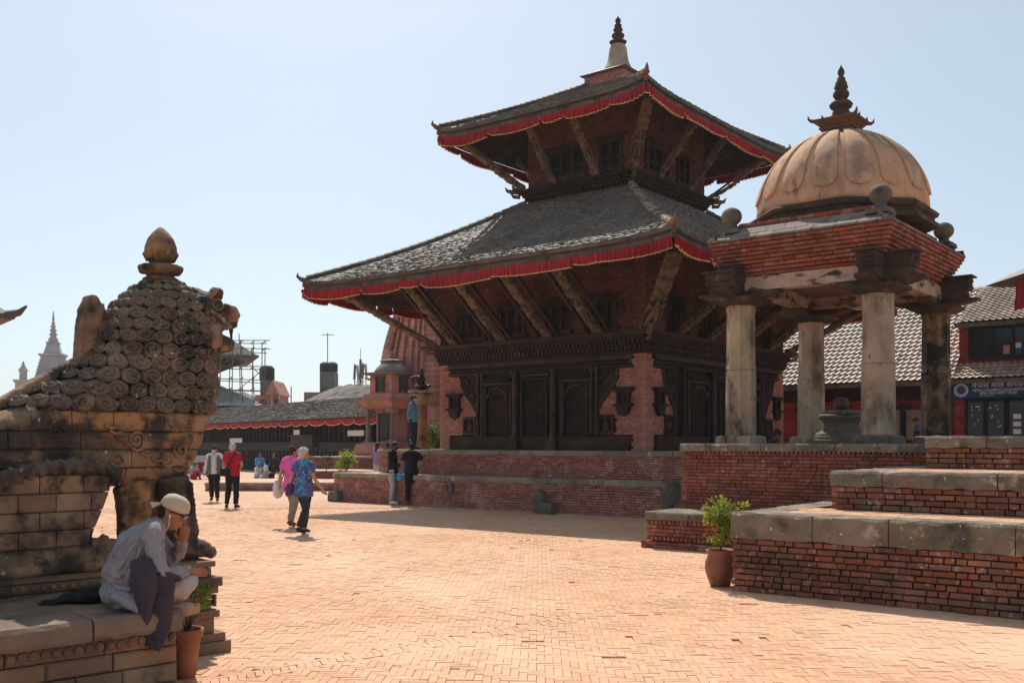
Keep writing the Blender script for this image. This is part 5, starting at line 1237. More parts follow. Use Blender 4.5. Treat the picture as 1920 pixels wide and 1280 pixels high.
def hand(mb, w, d, side, s=1.0, curl=.4, r=.010):
    """palm, four fingers and a thumb from wrist w along d"""
    d = V3(d).normalized(); up = Vector((0, side, 0)); t = d.cross(up)
    if t.length < .2: t = d.cross(Vector((1, 0, 0)))
    t.normalize(); nrm = t.cross(d).normalized()          # t across the palm, nrm out of the palm
    mb.tube([w, w+d*.05*s, w+d*.095*s], [(.026*s, .018*s), (.038*s, .016*s), (.036*s, .013*s)], 8, up=tuple(nrm))
    for i, L_ in enumerate((.068, .078, .072, .056)):
        b_ = w+d*.085*s+t*(.027-.018*i)*s; b1 = b_+(d+nrm*curl*.4).normalized()*L_*.5*s; b2 = b1+(d*.6+nrm*curl*1.6).normalized()*L_*.5*s
        mb.tube([b_, b1, b2], [r*s, r*.95*s, r*.75*s], 6)
    b_ = w+d*.02*s+t*.025*s; mb.tube([b_, b_+(d*.6+t*.7).normalized()*.045*s, b_+(d*.9+t*.4+nrm*.3).normalized()*.082*s], [r*1.25*s, r*1.1*s, r*.8*s], 6)
def person(loc, rz, label, J={}, h=1.70, skin=SK1, top=None, sleeve='short', bottom=None, shoes=None, hair=('short', H_BLK), group=None, vox=.016, look=0, nod=0, hem=.86, fat=1.0, extra=None, hood=None, hands=(1, 1), leglen=1.0, slim=1.0, seatpose=False, name='person', folds=None):
    j = {k: V3(v) for k, v in {**J0, **J}.items()}; t = thing(name, loc, rz, label, 'person', group); s = h/1.72; t.scale = (s, s, s)
    XF[t.name] = XF[t.name] @ Matrix.Scale(s, 4)
    # body
    b_ = MB(); b_.smooth = True
    def torso(mb, e, z_hem=None, upto=True):
        up_ = (j['shL']-j['shR']).normalized()
        P = [j['pel']-(j['wai']-j['pel'])*.45, j['pel'], j['wai'], lap(j['wai'], j['che'], .5), j['che'], lap(j['che'], j['nek'], .55), j['nek']]
        f = fat; Rr = [(.125*f+e, .09*f+e), (.165*f+e, .115*f+e), (.14*f+e, .105*f+e), (.15*f+e, .112*f+e), (.168*f+e, .115*f+e), (.14+e, .09+e), (.055+e, .055+e)]
        n = 14; vs = []; 
        for k, (p, (rx, ry)) in enumerate(zip(P, Rr)):
            d = (P[min(k+1, 6)]-P[max(k-1, 0)]).normalized(); u = (up_-d*up_.dot(d)).normalized(); w = d.cross(u)
            for i in range(n): a = 2*math.pi*i/n; vs.append(p+u*rx*math.cos(a)+w*ry*math.sin(a))
        mb._add(vs, [(k*n+i, k*n+(i+1) % n, (k+1)*n+(i+1) % n, (k+1)*n+i) for k in range(6) for i in range(n)]+[tuple(range(n))[::-1], tuple(range(6*n, 7*n))])
        for q in 'LR': mb.ell(j['sh'+q]-Vector((0, 0, .02)), (.062+e, .065+e, .065+e), 10, 8)
        for q in 'LR': mb.tube([lap(j['nek'], j['che'], .2), lap(j['nek'], j['sh'+q], .6)+Vector((0, 0, .012)), j['sh'+q]], [.055+e, .052+e, .05+e], 8)
    def arm(mb, q, e, f0=0., f1=2.):
        A, B, C = j['sh'+q], j['el'+q], j['wr'+q]; pts = [A, lap(A, B, .5), B, lap(B, C, .35), lap(B, C, .75), C]; rad = [.050, .045, .037, .038, .03, .024]
        if f1 <= 1: pts = [A, lap(A, B, .35*f1), lap(A, B, f1)]; rad = [.052, .05, .048]
        mb.tube(pts, [r+e for r in rad], 10)
    def leg(mb, q, e, end=1.0):
        A, B, C = j['hi'+q], j['kn'+q], j['an'+q]; C = lap(B, C, end)
        f = slim; mb.tube([A+(A-B).normalized()*.03, lap(A, B, .35), lap(A, B, .75), B, lap(B, C, .3), lap(B, C, .75), C], [.088*f+e, .084*f+e, .064*f+e, .056*f+e, .056+e*1.1, .042+e*1.3, .036+e*1.5], 12)
    def head_M(): return Matrix.Translation(j['hea']) @ Matrix.Rotation(look, 4, 'Z') @ Matrix.Rotation(nod, 4, 'Y')
    torso(b_, -.012)
    for q in 'LR':
        arm(b_, q, 0); leg(b_, q, 0)
        d = (j['wr'+q]-j['el'+q]); hand(b_, j['wr'+q]-d.normalized()*.01, d, 1 if q == 'L' else -1, 1.0, .5, .0105 if vox < .013 else .012)
        b_.tube([j['an'+q]+Vector((-.035, 0, -.04)), j['an'+q]+Vector((0, 0, -.035)), lap(j['an'+q], j['to'+q], .6)+Vector((0, 0, .0)), j['to'+q]], [.034, .04, .036, .022], 8); 
    b_.tube([lap(j['nek'], j['che'], .3), j['nek'], j['hea']+Vector((-.01, 0, -.05))], [.07, .056, .052], 10)
    HM = head_M(); b_.M = HM
    b_.ell((0, 0, .015), (.095, .076, .11), 16, 12); b_.ell((.03, 0, -.05), (.062, .055, .068), 12, 9); b_.ell((.06, 0, -.085), (.026, .025, .022), 8, 6)
    b_.tube([(.088, 0, .02), (.104, 0, -.012), (.108, 0, -.026), (.088, 0, -.036)], [.010, .012, .015, .008], 7)
    b_.ell((.085, 0, -.058), (.016, .024, .009), 8, 5)
    for q in (-1, 1): b_.ell((-.005, q*.078, -.005), (.022, .010, .032), 8, 6); b_.ell((.078, q*.03, .032), (.018, .026, .010), 8, 5)
    b_.M = Matrix()
    organic(b_, 'body', skin, t, vox*.8, 2)
    for q in (-1, 1):
        e = MB(HM); e.smooth = True; e.ell((.083, q*.031, .014), (.011, .014, .008), 8, 6); e.build('eye', M_BLACK, t)
    if bottom:
        c = MB(); e = .020
        P = [j['wai']+Vector((0, 0, -.03)), j['pel'], j['pel']-(j['wai']-j['pel'])*.5]; c.tube(P, [(.15*fat+e, .112*fat+e), (.165*fat+e, .118*fat+e), (.13*fat+e, .10*fat+e)], 14, up=(1, 0, 0) if not seatpose else (1, 0, .01))
        for q in 'LR': leg(c, q, e, .96)
        organic(c, 'trousers', bottom, t, vox, 3, .010, 9)
    if top:
        c = MB(); e = .022; torso(c, e)
        if hem < .95 and not seatpose: c.tube([j['wai'], j['pel'], (j['pel'].x, j['pel'].y, hem)], [(.15*fat+e, .115*fat+e), (.168*fat+e, .125*fat+e), (.175*fat+e, .13*fat+e)], 16, up=(1, 0, 0))
        for q in 'LR':
            if sleeve != 'none': arm(c, q, .020 if sleeve == 'long' else .028, 0, 2 if sleeve == 'long' else .62)
        if seatpose: c.ell(j['pel']+Vector((-.01, 0, .03)), (.165*fat, .20*fat, .13))
        if folds:
            for pth, r_ in folds: c.tube(pth, r_, 6)
        organic(c, 'shirt', top, t, vox, 3, .012 if not seatpose else .016, 7 if not seatpose else 9)
    for q in 'LR':
        if shoes:
            c = MB(); a_, o_ = j['an'+q], j['to'+q]; c.tube([a_+Vector((-.05, 0, -.045)), a_+Vector((-.0, 0, -.035)), lap(a_, o_, .6), o_+Vector((.015, 0, 0))], [(.04, .045), (.046, .052), (.045, .04), (.034, .024)], 10)
            organic(c, 'shoe', shoes, t, .013, 2)
    st, hm = hair
    c = MB(HM)
    if st in ('short', 'curly', 'long', 'fringe'):
        c.ell((-.018, 0, .045), (.098, .088, .088), 14, 10); c.ell((-.045, 0, .0), (.072, .082, .085), 12, 9)
        for q in (-1, 1): c.ell((.0, q*.07, .03), (.045, .02, .045), 8, 6)
        if st == 'curly':
            rr = random.Random(3)
            for _ in range(60):
                a, b2 = rr.uniform(0, 6.28), rr.uniform(-.3, 1.4); x, y, z = math.cos(a)*math.cos(b2), math.sin(a)*math.cos(b2), math.sin(b2)
                if x > .55 and z < .5: continue
                c.ell((-.02+.103*x, .094*y, .03+.10*z), (.026, .026, .026), 7, 5)
        if st == 'long': c.tube([(-.05, 0, .03), (-.09, 0, -.08), (-.10, 0, -.2), (-.09, 0, -.32)], [(.06, .075), (.05, .07), (.045, .065), (.02, .04)], 10, up=(1, 0, 0))
        if st == 'fringe': c.ell((.05, 0, .075), (.05, .072, .03), 10, 6)
    if c.v: organic(c, 'hair', hm, t, .011, 1, .006, 30)
    if st == 'hood':
        c = MB(HM); c.ell((-.02, 0, .02), (.115, .105, .125), 14, 10); c.tube([(-.03, 0, -.05), (-.05, 0, -.13)], [.09, .10], 10); organic(c, 'hood', hm, t, .014, 2, .006, 12)
    if extra: extra(t, j, HM)
    return t
def cap_(t, HM, mt, back=False):
    c = MB(HM); c.smooth = True; s = -1 if back else 1
    c.lathe([(.103, .03), (.104, .05), (.098, .085), (.078, .115), (.045, .133), (.004, .138)], 20, sx=1.04, sy=.94); 
    c.grid(lambda a, b_: Vector((s*(.085+.085*b_*math.cos((a-.5)*2.2)), .088*math.sin((a-.5)*2.6)*(1-.15*b_), .045-.03*b_-.02*b_*(abs(a-.5)*2)**2)), 12, 5)
    c.grid(lambda a, b_: Vector((s*(.085+.085*b_*math.cos((a-.5)*2.2)), -.088*math.sin((a-.5)*2.6)*(1-.15*b_), .040-.03*b_-.02*b_*(abs(a-.5)*2)**2)), 12, 5)
    c.build('cap', mt, t)
def mask_(t, HM, mt):
    c = MB(HM); c.smooth = True; c.ell((.062, 0, -.035), (.056, .062, .05), 12, 9); c.build('face_mask', mt, t)
def glasses_(t, HM, mt, lens):
    c = MB(HM)
    for q in (-1, 1): c.tube([(.095, q*.06, .022), (.02, q*.085, .02), (-.01, q*.083, .01)], .0045, 5)
    c.tube([(.102, -.055, .032), (.112, 0, .03), (.102, .055, .032)], .005, 5); g_ = c.build('sunglasses', mt, t)
    for q in (-1, 1):
        l = MB(HM); l.ell((.100, q*.034, .012), (.008, .027, .021), 12, 8, Matrix.Rotation(q*.25, 4, 'Z')); l.build('lens', lens, g_, smooth=True)
W_WHITE = cloth('white', (.72, .72, .72)); W_BLACK = cloth('black', (.014, .014, .016)); W_RED = cloth('red', (.42, .012, .03)); W_PINK = cloth('pink', (.78, .13, .42))
W_KHAKI = cloth('khaki', (.30, .25, .19)); W_DARK = cloth('charcoal', (.035, .033, .037)); W_GREY = cloth('grey', (.14, .15, .15)); W_LGREY = cloth('light_grey', (.42, .42, .45))
W_DENIM = cloth('denim', (.12, .26, .42)); W_NAVY = cloth('navy', (.015, .02, .04)); W_TIE = mat('cloth_tiedye', (.03, .10, .26), (.10, .09, .24), 11, rough=.9, stains=[((.02, .28, .45), 5, .56, .66), ((.42, .45, .60), 26, .60, .66, 1, .8), ((.02, .02, .09), 17, .6, .68)])
W_LAV = cloth('lavender', (.30, .22, .42)); W_BLUE = cloth('light_blue', (.12, .35, .75)); W_BAG = mat('bag_blue', (.02, .38, .80), (.02, .30, .7), 5, rough=.5)
SHOE_W = mat('shoe_white', (.7, .72, .75), rough=.7); SHOE_B = mat('shoe_black', (.015, .014, .014), rough=.6); SHOE_S = mat('shoe_brown', (.14, .06, .035), rough=.6)
STEP = dict(knL=(.16, .09, .50), anL=(.10, .10, .10), toL=(.27, .11, .04), knR=(-.03, -.09, .50), anR=(-.24, -.10, .16), toR=(-.10, -.11, .04), elR=(.03, -.24, 1.13), wrR=(.20, -.27, .93), elL=(-.10, .23, 1.14), wrL=(-.08, .26, .90))
def ex(t, j, HM):
    b_ = MB(); b_.tube([(.03, .20, 1.44), (-.11, .24, 1.2), (-.07, .30, .98)], .012, 6); b_.tube([(.05, .15, 1.45), (.12, .24, 1.2), (.05, .31, .98)], .012, 6); b_.build('bag_strap', W_BLACK, t)
    b_ = MB(); b_.smooth = True; b_.tube([(-.03, .31, 1.0), (-.03, .33, .85), (-.02, .34, .70), (0, .34, .62)], [(.05, .14), (.07, .18), (.07, .17), (.04, .1)], 10, up=(1, 0, 0)); organic(b_, 'tote_bag', W_WHITE, t, .014, 2, .01, 8)
person((-4.60, 21.0, 0), R(68), 'walking woman in a pink T-shirt and khaki trousers with a white tote bag', STEP, 1.70, SK2, W_PINK, 'short', W_KHAKI, SHOE_S, ('short', mat('hair_brown', (.035, .02, .015), (.06, .035, .02), 30, bump=(50, .8))), look=R(-25), fat=1.05, extra=ex)
def ex(t, j, HM):
    glasses_(t, HM, M_BLACK, M_BLACK)
    b_ = MB(); b_.smooth = True; b_.tube([(-.12, .22, 1.02), (-.14, .26, .88), (-.12, .27, .78)], [(.05, .10), (.06, .13), (.04, .1)], 10, up=(1, 0, 0)); organic(b_, 'shoulder_bag', mat('bag_purple', (.16, .06, .22), (.05, .02, .07), 30, stains=[((.55, .4, .6), 40, .62, .68)]), t, .014, 2)
    b_ = MB(); b_.tube([(-.10, .2, 1.05), (-.14, .02, 1.30), (-.05, -.14, 1.46)], .010, 6); b_.tube([(-.06, .2, 1.05), (.13, .0, 1.3), (.0, -.14, 1.46)], .010, 6); b_.build('bag_strap', W_BLACK, t)
person((-4.02, 19.35, 0), R(58), 'walking woman with curly silver hair in a blue tie-dye blouse, sunglasses on', {**STEP, 'elR': (.02, -.27, 1.12), 'wrR': (.16, -.36, .90)}, 1.66, SK2, W_TIE, 'short', W_DARK, SHOE_B, ('curly', H_WHT), look=R(-38), fat=1.16, hem=.76, extra=ex)
def ex(t, j, HM):
    cap_(t, HM, W_DARK); mask_(t, HM, W_WHITE)
    v = MB(); 
    for q in (-1, 1):
        v.tube([(.10, q*.13, 1.42), (.15, q*.12, 1.25), (.15, q*.13, 1.05), (.13, q*.13, .86)], [(.035, .03), (.04, .03), (.045, .03), (.045, .03)], 8)
        v.tube([(.0, q*.155, 1.44), (.02, q*.185, 1.25), (.0, q*.18, 1.05), (.0, q*.19, .84)], [(.09, .04), (.12, .04), (.12, .045), (.13, .045)], 10)
    v.tube([(-.10, 0, 1.42), (-.12, 0, 1.2), (-.12, 0, .86)], [(.15, .04), (.17, .04), (.17, .05)], 10); organic(v, 'vest', W_GREY, t, .016, 3, .008, 9)
person((-8.9, 30.0, 0), R(-82), 'walking man in a dark cap, white face mask, grey vest and white shirt', {**STEP, 'knL': (.10, .09, .5), 'anL': (.05, .1, .1), 'toL': (.2, .12, .04), 'anR': (-.15, -.1, .13), 'toR': (0, -.11, .04), 'wrR': (.05, -.28, .88), 'wrL': (.02, .28, .88)}, 1.67, SK2, W_WHITE, 'long', W_BLACK, SHOE_B, ('none', None), extra=ex)
def ex(t, j, HM):
    b_ = MB(); b_.tube([(-.08, -.14, 1.47), (-.15, -.05, 1.35), (-.16, .05, 1.15), (-.15, .13, 1.0)], .014, 6); b_.tube([(.06, -.14, 1.47), (.15, .0, 1.3), (.14, .14, 1.0)], .014, 6); b_.build('bag_strap', W_BLACK, t)
    b_ = MB(); b_.smooth = True; b_.box((-.17, .12, .95), (.1, .26, .2)); b_.box((-.19, .12, .93), (.1, .2, .14)); organic(b_, 'shoulder_bag', W_BLACK, t, .014, 3)
person((-7.55, 27.1, 0), R(80), 'white-haired man in a red T-shirt with a black shoulder bag, seen from behind', dict(elR=(.0, -.27, 1.14), wrR=(.16, -.14, 1.05), elL=(.0, .26, 1.13), wrL=(.18, .14, 1.08), knL=(.03, .13, .5), anL=(-.01, .16, .09), toL=(.14, .22, .03)), 1.75, SK2, W_RED, 'short', W_BLACK, SHOE_B, ('short', H_WHT), fat=1.05, extra=ex)
def ex(t, j, HM):
    mask_(t, HM, W_NAVY)
    b_ = MB(); b_.smooth = True; b_.tube([(.30, -.02, 1.06), (.31, -.02, .98), (.31, -.02, .88)], [(.04, .05), (.08, .09), (.07, .07)], 10); organic(b_, 'plastic_bag', W_BAG, t, .012, 2, .012, 16)
person((-3.42, 28.75, 0), R(-8), 'man in a black hooded jacket and light grey trousers by the brick terrace', dict(elR=(.02, -.24, 1.13), wrR=(.26, -.08, 1.06), elL=(.02, .24, 1.13), wrL=(.27, .06, 1.08), hea=(.06, 0, 1.59), knR=(.03, -.11, .5)), 1.80, SK1, W_BLACK, 'long', W_LGREY, SHOE_W, ('short', H_BLK), nod=.35, extra=ex)
def ex(t, j, HM):
    b_ = MB(); b_.smooth = True; b_.tube([(.02, .31, .86), (.02, .32, .78), (.02, .32, .68)], [(.03, .04), (.08, .09), (.06, .07)], 10); organic(b_, 'plastic_bag', W_BAG, t, .012, 2, .012, 16)
person((-2.85, 28.4, 0), R(100), 'man in a black T-shirt and black trousers, hand on hip, holding a blue bag', dict(elR=(-.05, -.36, 1.16), wrR=(.06, -.18, .98), elL=(.02, .25, 1.12), wrL=(.03, .30, .88), anR=(-.02, -.12, .09), hea=(.03, 0, 1.59)), 1.76, SK1, W_BLACK, 'short', W_BLACK, SHOE_S, ('short', H_BLK), look=R(40), nod=.2, extra=ex)
def ex(t, j, HM): mask_(t, HM, W_WHITE)
person((-3.05, 31.0, 1.556), R(-12), 'man in a blue denim shirt and white mask standing up on the terrace edge', dict(elR=(-.10, -.20, 1.14), wrR=(-.13, -.04, .95), elL=(-.10, .20, 1.14), wrL=(-.14, .03, .96), pel=(.02, 0, .95), che=(-.01, 0, 1.30)), 1.68, SK1, W_DENIM, 'long', W_NAVY, SHOE_B, ('short', H_BLK), look=R(-15), extra=ex)
person((-5.36, 40.0, 0), R(60), 'young woman with long black hair, lavender top and pale blue trousers', dict(elL=(.0, .22, 1.14), wrL=(.12, .2, 1.0)), 1.77, SK1, W_LAV, 'short', cloth('pale_blue', (.45, .52, .68)), SHOE_W, ('long', H_BLK))
def pack(mt):
    def f(t, j, HM):
        b_ = MB(); b_.smooth = True; c = j['che']; b_.ell((c.x-.2, c.y, c.z-.08), (.12, .15, .2)); b_.ell((c.x-.26, c.y, c.z-.16), (.08, .12, .1)); organic(b_, 'backpack', mt, t, .015, 2)
    return f
person((-5.36, 43.2, 0), R(120), 'person in a brown jacket with a teal backpack, behind the lavender top', {}, 1.74, SK1, cloth('brown', (.10, .06, .045)), 'long', W_DARK, SHOE_B, ('short', H_BLK), extra=pack(cloth('teal', (.05, .22, .28))))
SIT = dict(pel=(0, 0, .10), wai=(.02, 0, .25), che=(.07, 0, .44), nek=(.10, 0, .60), hea=(.15, 0, .74), shL=(.08, .175, .56), shR=(.08, -.175, .56), elL=(.18, .23, .30), elR=(.18, -.23, .30), wrL=(.38, .16, .24), wrR=(.38, -.16, .24),
           hiL=(0, .09, .10), hiR=(0, -.09, .10), knL=(.40, .15, .14), knR=(.40, -.15, .14), anL=(.42, .14, -.28), anR=(.42, -.14, -.28), toL=(.57, .15, -.34), toR=(.57, -.15, -.34))
LOW = {**SIT, 'knL': (.32, .14, .40), 'knR': (.32, -.14, .40), 'anL': (.40, .12, .06), 'anR': (.40, -.12, .06), 'toL': (.55, .12, .02), 'toR': (.55, -.12, .02), 'wrL': (.36, .08, .42), 'wrR': (.36, -.08, .42)}
person((-10.1, 41.6, .0), R(170), 'person in a pale hooded top with a black backpack sitting on the ground', LOW, 1.62, SK1, W_LGREY, 'long', W_WHITE, SHOE_B, ('hood', W_WHITE), seatpose=True, extra=pack(W_BLACK))
person((-12.6, 50.0, .38), R(-60), 'seated man in a light blue shirt below the dark arcade', SIT, 1.68, SK1, W_BLUE, 'long', W_DARK, SHOE_B, ('short', H_BLK), seatpose=True)
person((-11.7, 49.7, .38), R(-110), 'seated man in dark clothes below the dark arcade', SIT, 1.68, SK1, W_DARK, 'long', W_NAVY, SHOE_B, ('short', H_BLK), seatpose=True)
person((-12.25, 48.2, .0), R(-30), 'person in a white top and grey trousers crouching before the seated men', LOW, 1.6, SK1, W_WHITE, 'long', W_LGREY, SHOE_B, ('hood', W_DENIM), seatpose=True)
person((-15.25, 48.0, .0), R(-40), 'person in a pale top squatting beside the parked motorbike', LOW, 1.6, SK1, W_LGREY, 'long', W_RED, SHOE_B, ('short', H_BLK), seatpose=True)
bs = thing('stone_block', (5.80, 22.2, 0), -TH, 'rough stone block behind the pavilion base under the man with a phone', 'block')
b_ = MB(); b_.frust(0, .4, .3, .42, .36, .27); b_.build('block', M_STONE, bs)
person((5.78, 22.15, .42), R(-20), 'dark-haired man in a dark top bent over his phone behind the pavilion base', dict(hea=(.08, 0, 1.56), elR=(.06, -.22, 1.15), wrR=(.24, -.1, 1.3), elL=(.06, .22, 1.15), wrL=(.25, .08, 1.3)), 1.68, SK1, W_DARK, 'long', W_DARK, SHOE_B, ('short', H_BLK), nod=.6, look=.2)

# the seated man in the foreground
M_SWEAT = mat('sweater', (.31, .275, .30), (.25, .22, .245), 9, rough=.95, bump=(140, .6), stains=[((.40, .36, .38), 60, .5, .75)])
M_BEIGE = mat('beige_trousers', (.52, .42, .38), (.44, .34, .30), 5, rough=.9, bump=(60, .3)); M_CAP = mat('cap_cloth', (.58, .46, .34), (.50, .38, .28), 5, rough=.9, bump=(120, .4), stains=[((.42, .30, .2), 7, .6, .72, 1, .5)])
M_PUFF = mat('quilted_nylon', (.055, .035, .048), (.04, .026, .036), 5, rough=.6, spec=.3, bump=(25, .5)); M_LENS = mat('blue_lens', (.02, .12, .30), rough=.08, spec=.9); M_SKM = mat('skin_man', (.36, .15, .08), (.30, .12, .065), 12, rough=.55, bump=(80, .15))
JM = dict(pel=(.03, 0, .10), wai=(-.01, 0, .235), che=(.09, 0, .43), nek=(.235, 0, .585), hea=(.33, 0, .665), shR=(.19, -.18, .535), shL=(.19, .18, .535),
          elR=(.25, -.27, .26), wrR=(.43, -.17, .25), elL=(.36, .26, .28), wrL=(.40, .07, .46), hiR=(.05, -.10, .10), hiL=(.05, .10, .10),
          knR=(.47, -.20, .165), knL=(.45, .27, .18), anR=(.20, -.08, .055), anL=(.25, .12, .06), toR=(.06, .02, .03), toL=(.40, -.12, .0))
def exm(t, j, HM):
    cap_(t, HM, M_CAP, True); glasses_(t, HM, M_BLACK, M_LENS)
    h_ = MB(HM); h_.smooth = True; h_.ell((-.045, 0, -.01), (.055, .074, .07), 12, 9); organic(h_, 'hair', H_BLK, t, .008, 1, .003, 30)
    w_ = MB(HM); w_.tube([(.012, -.088, -.012), (.014, -.090, -.03), (.03, -.08, -.08), (.02, -.06, -.16), (.05, -.02, -.24)], .0032, 5); w_.ell((.01, -.088, -.012), (.009, .008, .009), 8, 6); w_.build('earphone_cord', W_WHITE, t)
    # bare foot tucked under the knee, sole towards the viewer
    f = MB(); f.smooth = True
    f.tube([(.20, -.17, .02), (.27, -.20, .00), (.35, -.21, -.005), (.43, -.21, .0), (.485, -.205, .0)], [(.034, .045), (.042, .052), (.04, .05), (.046, .052), (.032, .036)], 12)
    for i in range(5): f.ell((.497+.003*math.sin(i), -.235+.013*i, .035-.017*i), (.02, .011, .012), 8, 6)
    organic(f, 'foot', mat('sole_skin', (.42, .26, .18), (.34, .19, .12), 9, rough=.7), t, .0075, 2)
    # quilted jacket hanging over the thigh and the ledge
    def quilt(path, wd, th, nm, seed):
        P = [V3(p) for p in path]; S = [0]
        for a, c in zip(P[:-1], P[1:]): S.append(S[-1]+(c-a).length)
        m = 64; pts = []; rad = []; rr = random.Random(seed)
        for i in range(m+1):
            s = S[-1]*i/m; k = max(0, min(len(P)-2, int(np.searchsorted(S, s))-1)); q = (s-S[k])/(S[k+1]-S[k]); p = lap(P[k], P[k+1], q)
            pf_ = abs(math.sin(math.pi*s/.062)); b2 = .62+.38*pf_**.5; w_ = interp(i/m, [0, .15, .5, .85, 1], wd); t_ = interp(i/m, [0, .5, 1], th)
            pts.append(p+Vector((.006*math.sin(i*.9+seed), 0, 0))); rad.append((w_*(.93+.07*pf_), t_*b2))
        b_ = MB(); b_.smooth = True; b_.tube(pts, rad, 18, up=(0, 1, 0)); organic(b_, nm, M_PUFF, t, .0068, 2, .006, 24)
    quilt([(.12, -.27, .36), (.15, -.33, .24), (.15, -.345, .12), (.14, -.35, .0), (.15, -.36, -.07)], [.07, .085, .09, .09, .06], [.05, .06, .04], 'jacket_sleeve', 1)
    quilt([(.20, -.20, .32), (.26, -.30, .22), (.24, -.33, .10), (.235, -.34, -.04), (.21, -.36, -.16), (.20, -.37, -.23)], [.07, .09, .095, .085, .05], [.05, .05, .03], 'jacket', 2)
    quilt([(.10, -.22, .30), (.24, -.26, .26), (.36, -.27, .215)], [.06, .07, .075, .07, .04], [.05, .05, .03], 'jacket_collar', 3)
    hl = MB(); hl.smooth = True; hl.tube([(-.02, -.20, .12), (.08, -.27, .07), (.17, -.30, .0), (.12, -.30, -.03)], [(.10, .05), (.10, .05), (.09, .03), (.05, .02)], 12); organic(hl, 'sweater_tail', M_SWEAT, t, .010, 3, .01, 12)
sm_w = LO+Vector((.725*-.225-.688*-1.40, .688*-.225+.725*-1.40, 0))
sm_ = person((sm_w.x, sm_w.y, .605), R(20), 'seated man in a grey sweater and beige cap bent over his knees, quilted jacket hanging', JM, 1.72, M_SKM, M_SWEAT, 'long', M_BEIGE, None, ('none', None), seatpose=True, vox=.0095, nod=.42, look=R(-14), fat=1.08, extra=exm, folds=[
    ([(.10, -.235, .50), (.04, -.225, .42), (-.03, -.19, .30)], .016), ([(.12, -.24, .46), (.08, -.235, .34), (.02, -.20, .22)], .014), ([(.05, -.22, .53), (-.02, -.19, .47), (-.08, -.13, .38)], .013),
    ([(.23, -.24, .42), (.19, -.265, .38), (.21, -.285, .34)], .014), ([(.27, -.28, .36), (.22, -.31, .33), (.24, -.32, .29)], .015), ([(.30, -.29, .30), (.26, -.325, .27), (.29, -.325, .24)], .014), ([(.34, -.25, .29), (.33, -.28, .25), (.35, -.25, .22)], .012),
    ([(-.09, -.15, .22), (-.02, -.21, .17), (.06, -.23, .16)], .016), ([(-.11, -.12, .16), (-.03, -.20, .12), (.05, -.22, .11)], .014), ([(-.12, -.05, .30), (-.08, -.14, .26), (-.01, -.19, .24)], .012)])
bp = thing('black_bag', (sm_w.x-.30, sm_w.y+.10, .63), R(20), 'crumpled black bag lying on the ledge behind the seated man', 'bag')
b_ = MB(); b_.smooth = True; b_.tube([(.12, .0, .05), (.0, .0, .05), (-.1, .02, .035), (-.2, .0, .02), (-.3, .03, .015)], [(.09, .05), (.10, .06), (.07, .04), (.03, .018), (.02, .012)], 12); b_.tube([(-.1, -.03, .03), (-.22, -.06, .012), (-.33, -.03, .01)], .012, 8)
organic(b_, 'bag_body', W_BLACK, bp, .009, 1, .014, 18)
# ---------------------------------------------------------------- things standing about
def leafcloud(mb, c, r, n, sz, seed, flat=.8, clump=7):
    rr = random.Random(seed); cl = [(Vector((rr.gauss(0, .45)*r[0], rr.gauss(0, .45)*r[1], rr.gauss(0, .42)*r[2])), rr.uniform(.28, .5)) for _ in range(clump)]
    for _ in range(n):
        o, q = rr.choice(cl); p = Vector(c)+o+Vector((rr.gauss(0, .4)*r[0]*q*1.6, rr.gauss(0, .4)*r[1]*q*1.6, rr.gauss(0, .4)*r[2]*q*1.6))
        d = Vector((rr.gauss(0, 1), rr.gauss(0, 1), rr.gauss(.2, .6))).normalized(); s = d.cross(Vector((rr.gauss(0, 1), rr.gauss(0, 1), rr.gauss(0, 1)))).normalized(); L = sz*rr.uniform(.7, 1.3)
        mb._add([p, p+d*L*.5+s*L*.22, p+d*L, p+d*L*.5-s*L*.22], [(0, 1, 2), (0, 2, 3)])
def leafmat(name, a, b):
    m = mat(name, a, b, 3, .25, .02, rough=.55); p = m.node_tree.nodes['Principled BSDF']; nt = m.node_tree
    tr = nt.nodes.new('ShaderNodeBsdfTranslucent'); mx = nt.nodes.new('ShaderNodeMixShader'); mx.inputs[0].default_value = .45
    src = p.inputs['Base Color'].links[0].from_socket; nt.links.new(src, tr.inputs['Color']); out = nt.nodes['Material Output']
    nt.links.new(p.outputs[0], mx.inputs[1]); nt.links.new(tr.outputs[0], mx.inputs[2]); nt.links.new(mx.outputs[0], out.inputs['Surface']); return m
L_YEL = leafmat('leaf_yellow_green', (.34, .36, .03), (.20, .26, .03)); L_GRN = leafmat('leaf_green', (.10, .17, .025), (.05, .10, .02)); L_DRK = leafmat('leaf_fir', (.04, .08, .035), (.025, .05, .02))
M_POT = mat('terracotta', (.30, .11, .06), (.20, .075, .045), 4, rough=.5, stains=[((.10, .045, .03), 5, .55, .72)]); M_POT2 = mat('terracotta_raw', (.38, .15, .08), (.28, .10, .055), 6, rough=.8, stains=[((.5, .35, .28), 9, .64, .74)], bump=(60, .4))
M_SOIL = mat('soil', (.04, .025, .015), (.02, .015, .01), 20); M_TWIG = mat('twig_bark', (.13, .08, .05), (.08, .05, .035), 12)
pt = thing('potted_shrub', (2.585, 12.46, 0), 0, 'glazed brown clay pot with a small bright green shrub beside the stepped platform', 'potted plant')
b_ = MB(); b_.smooth = True
b_.lathe([(.10, 0), (.125, .01), (.165, .12), (.188, .22), (.185, .30), (.158, .36), (.150, .385), (.165, .41), (.178, .43), (.175, .45), (.155, .445), (.145, .41), (.14, .40)], 30, caps=False); b_.build('pot', M_POT, pt)
b_ = MB(); b_.lathe([(.001, .40), (.145, .40)], 20, caps=False); b_.build('soil', M_SOIL, pt)
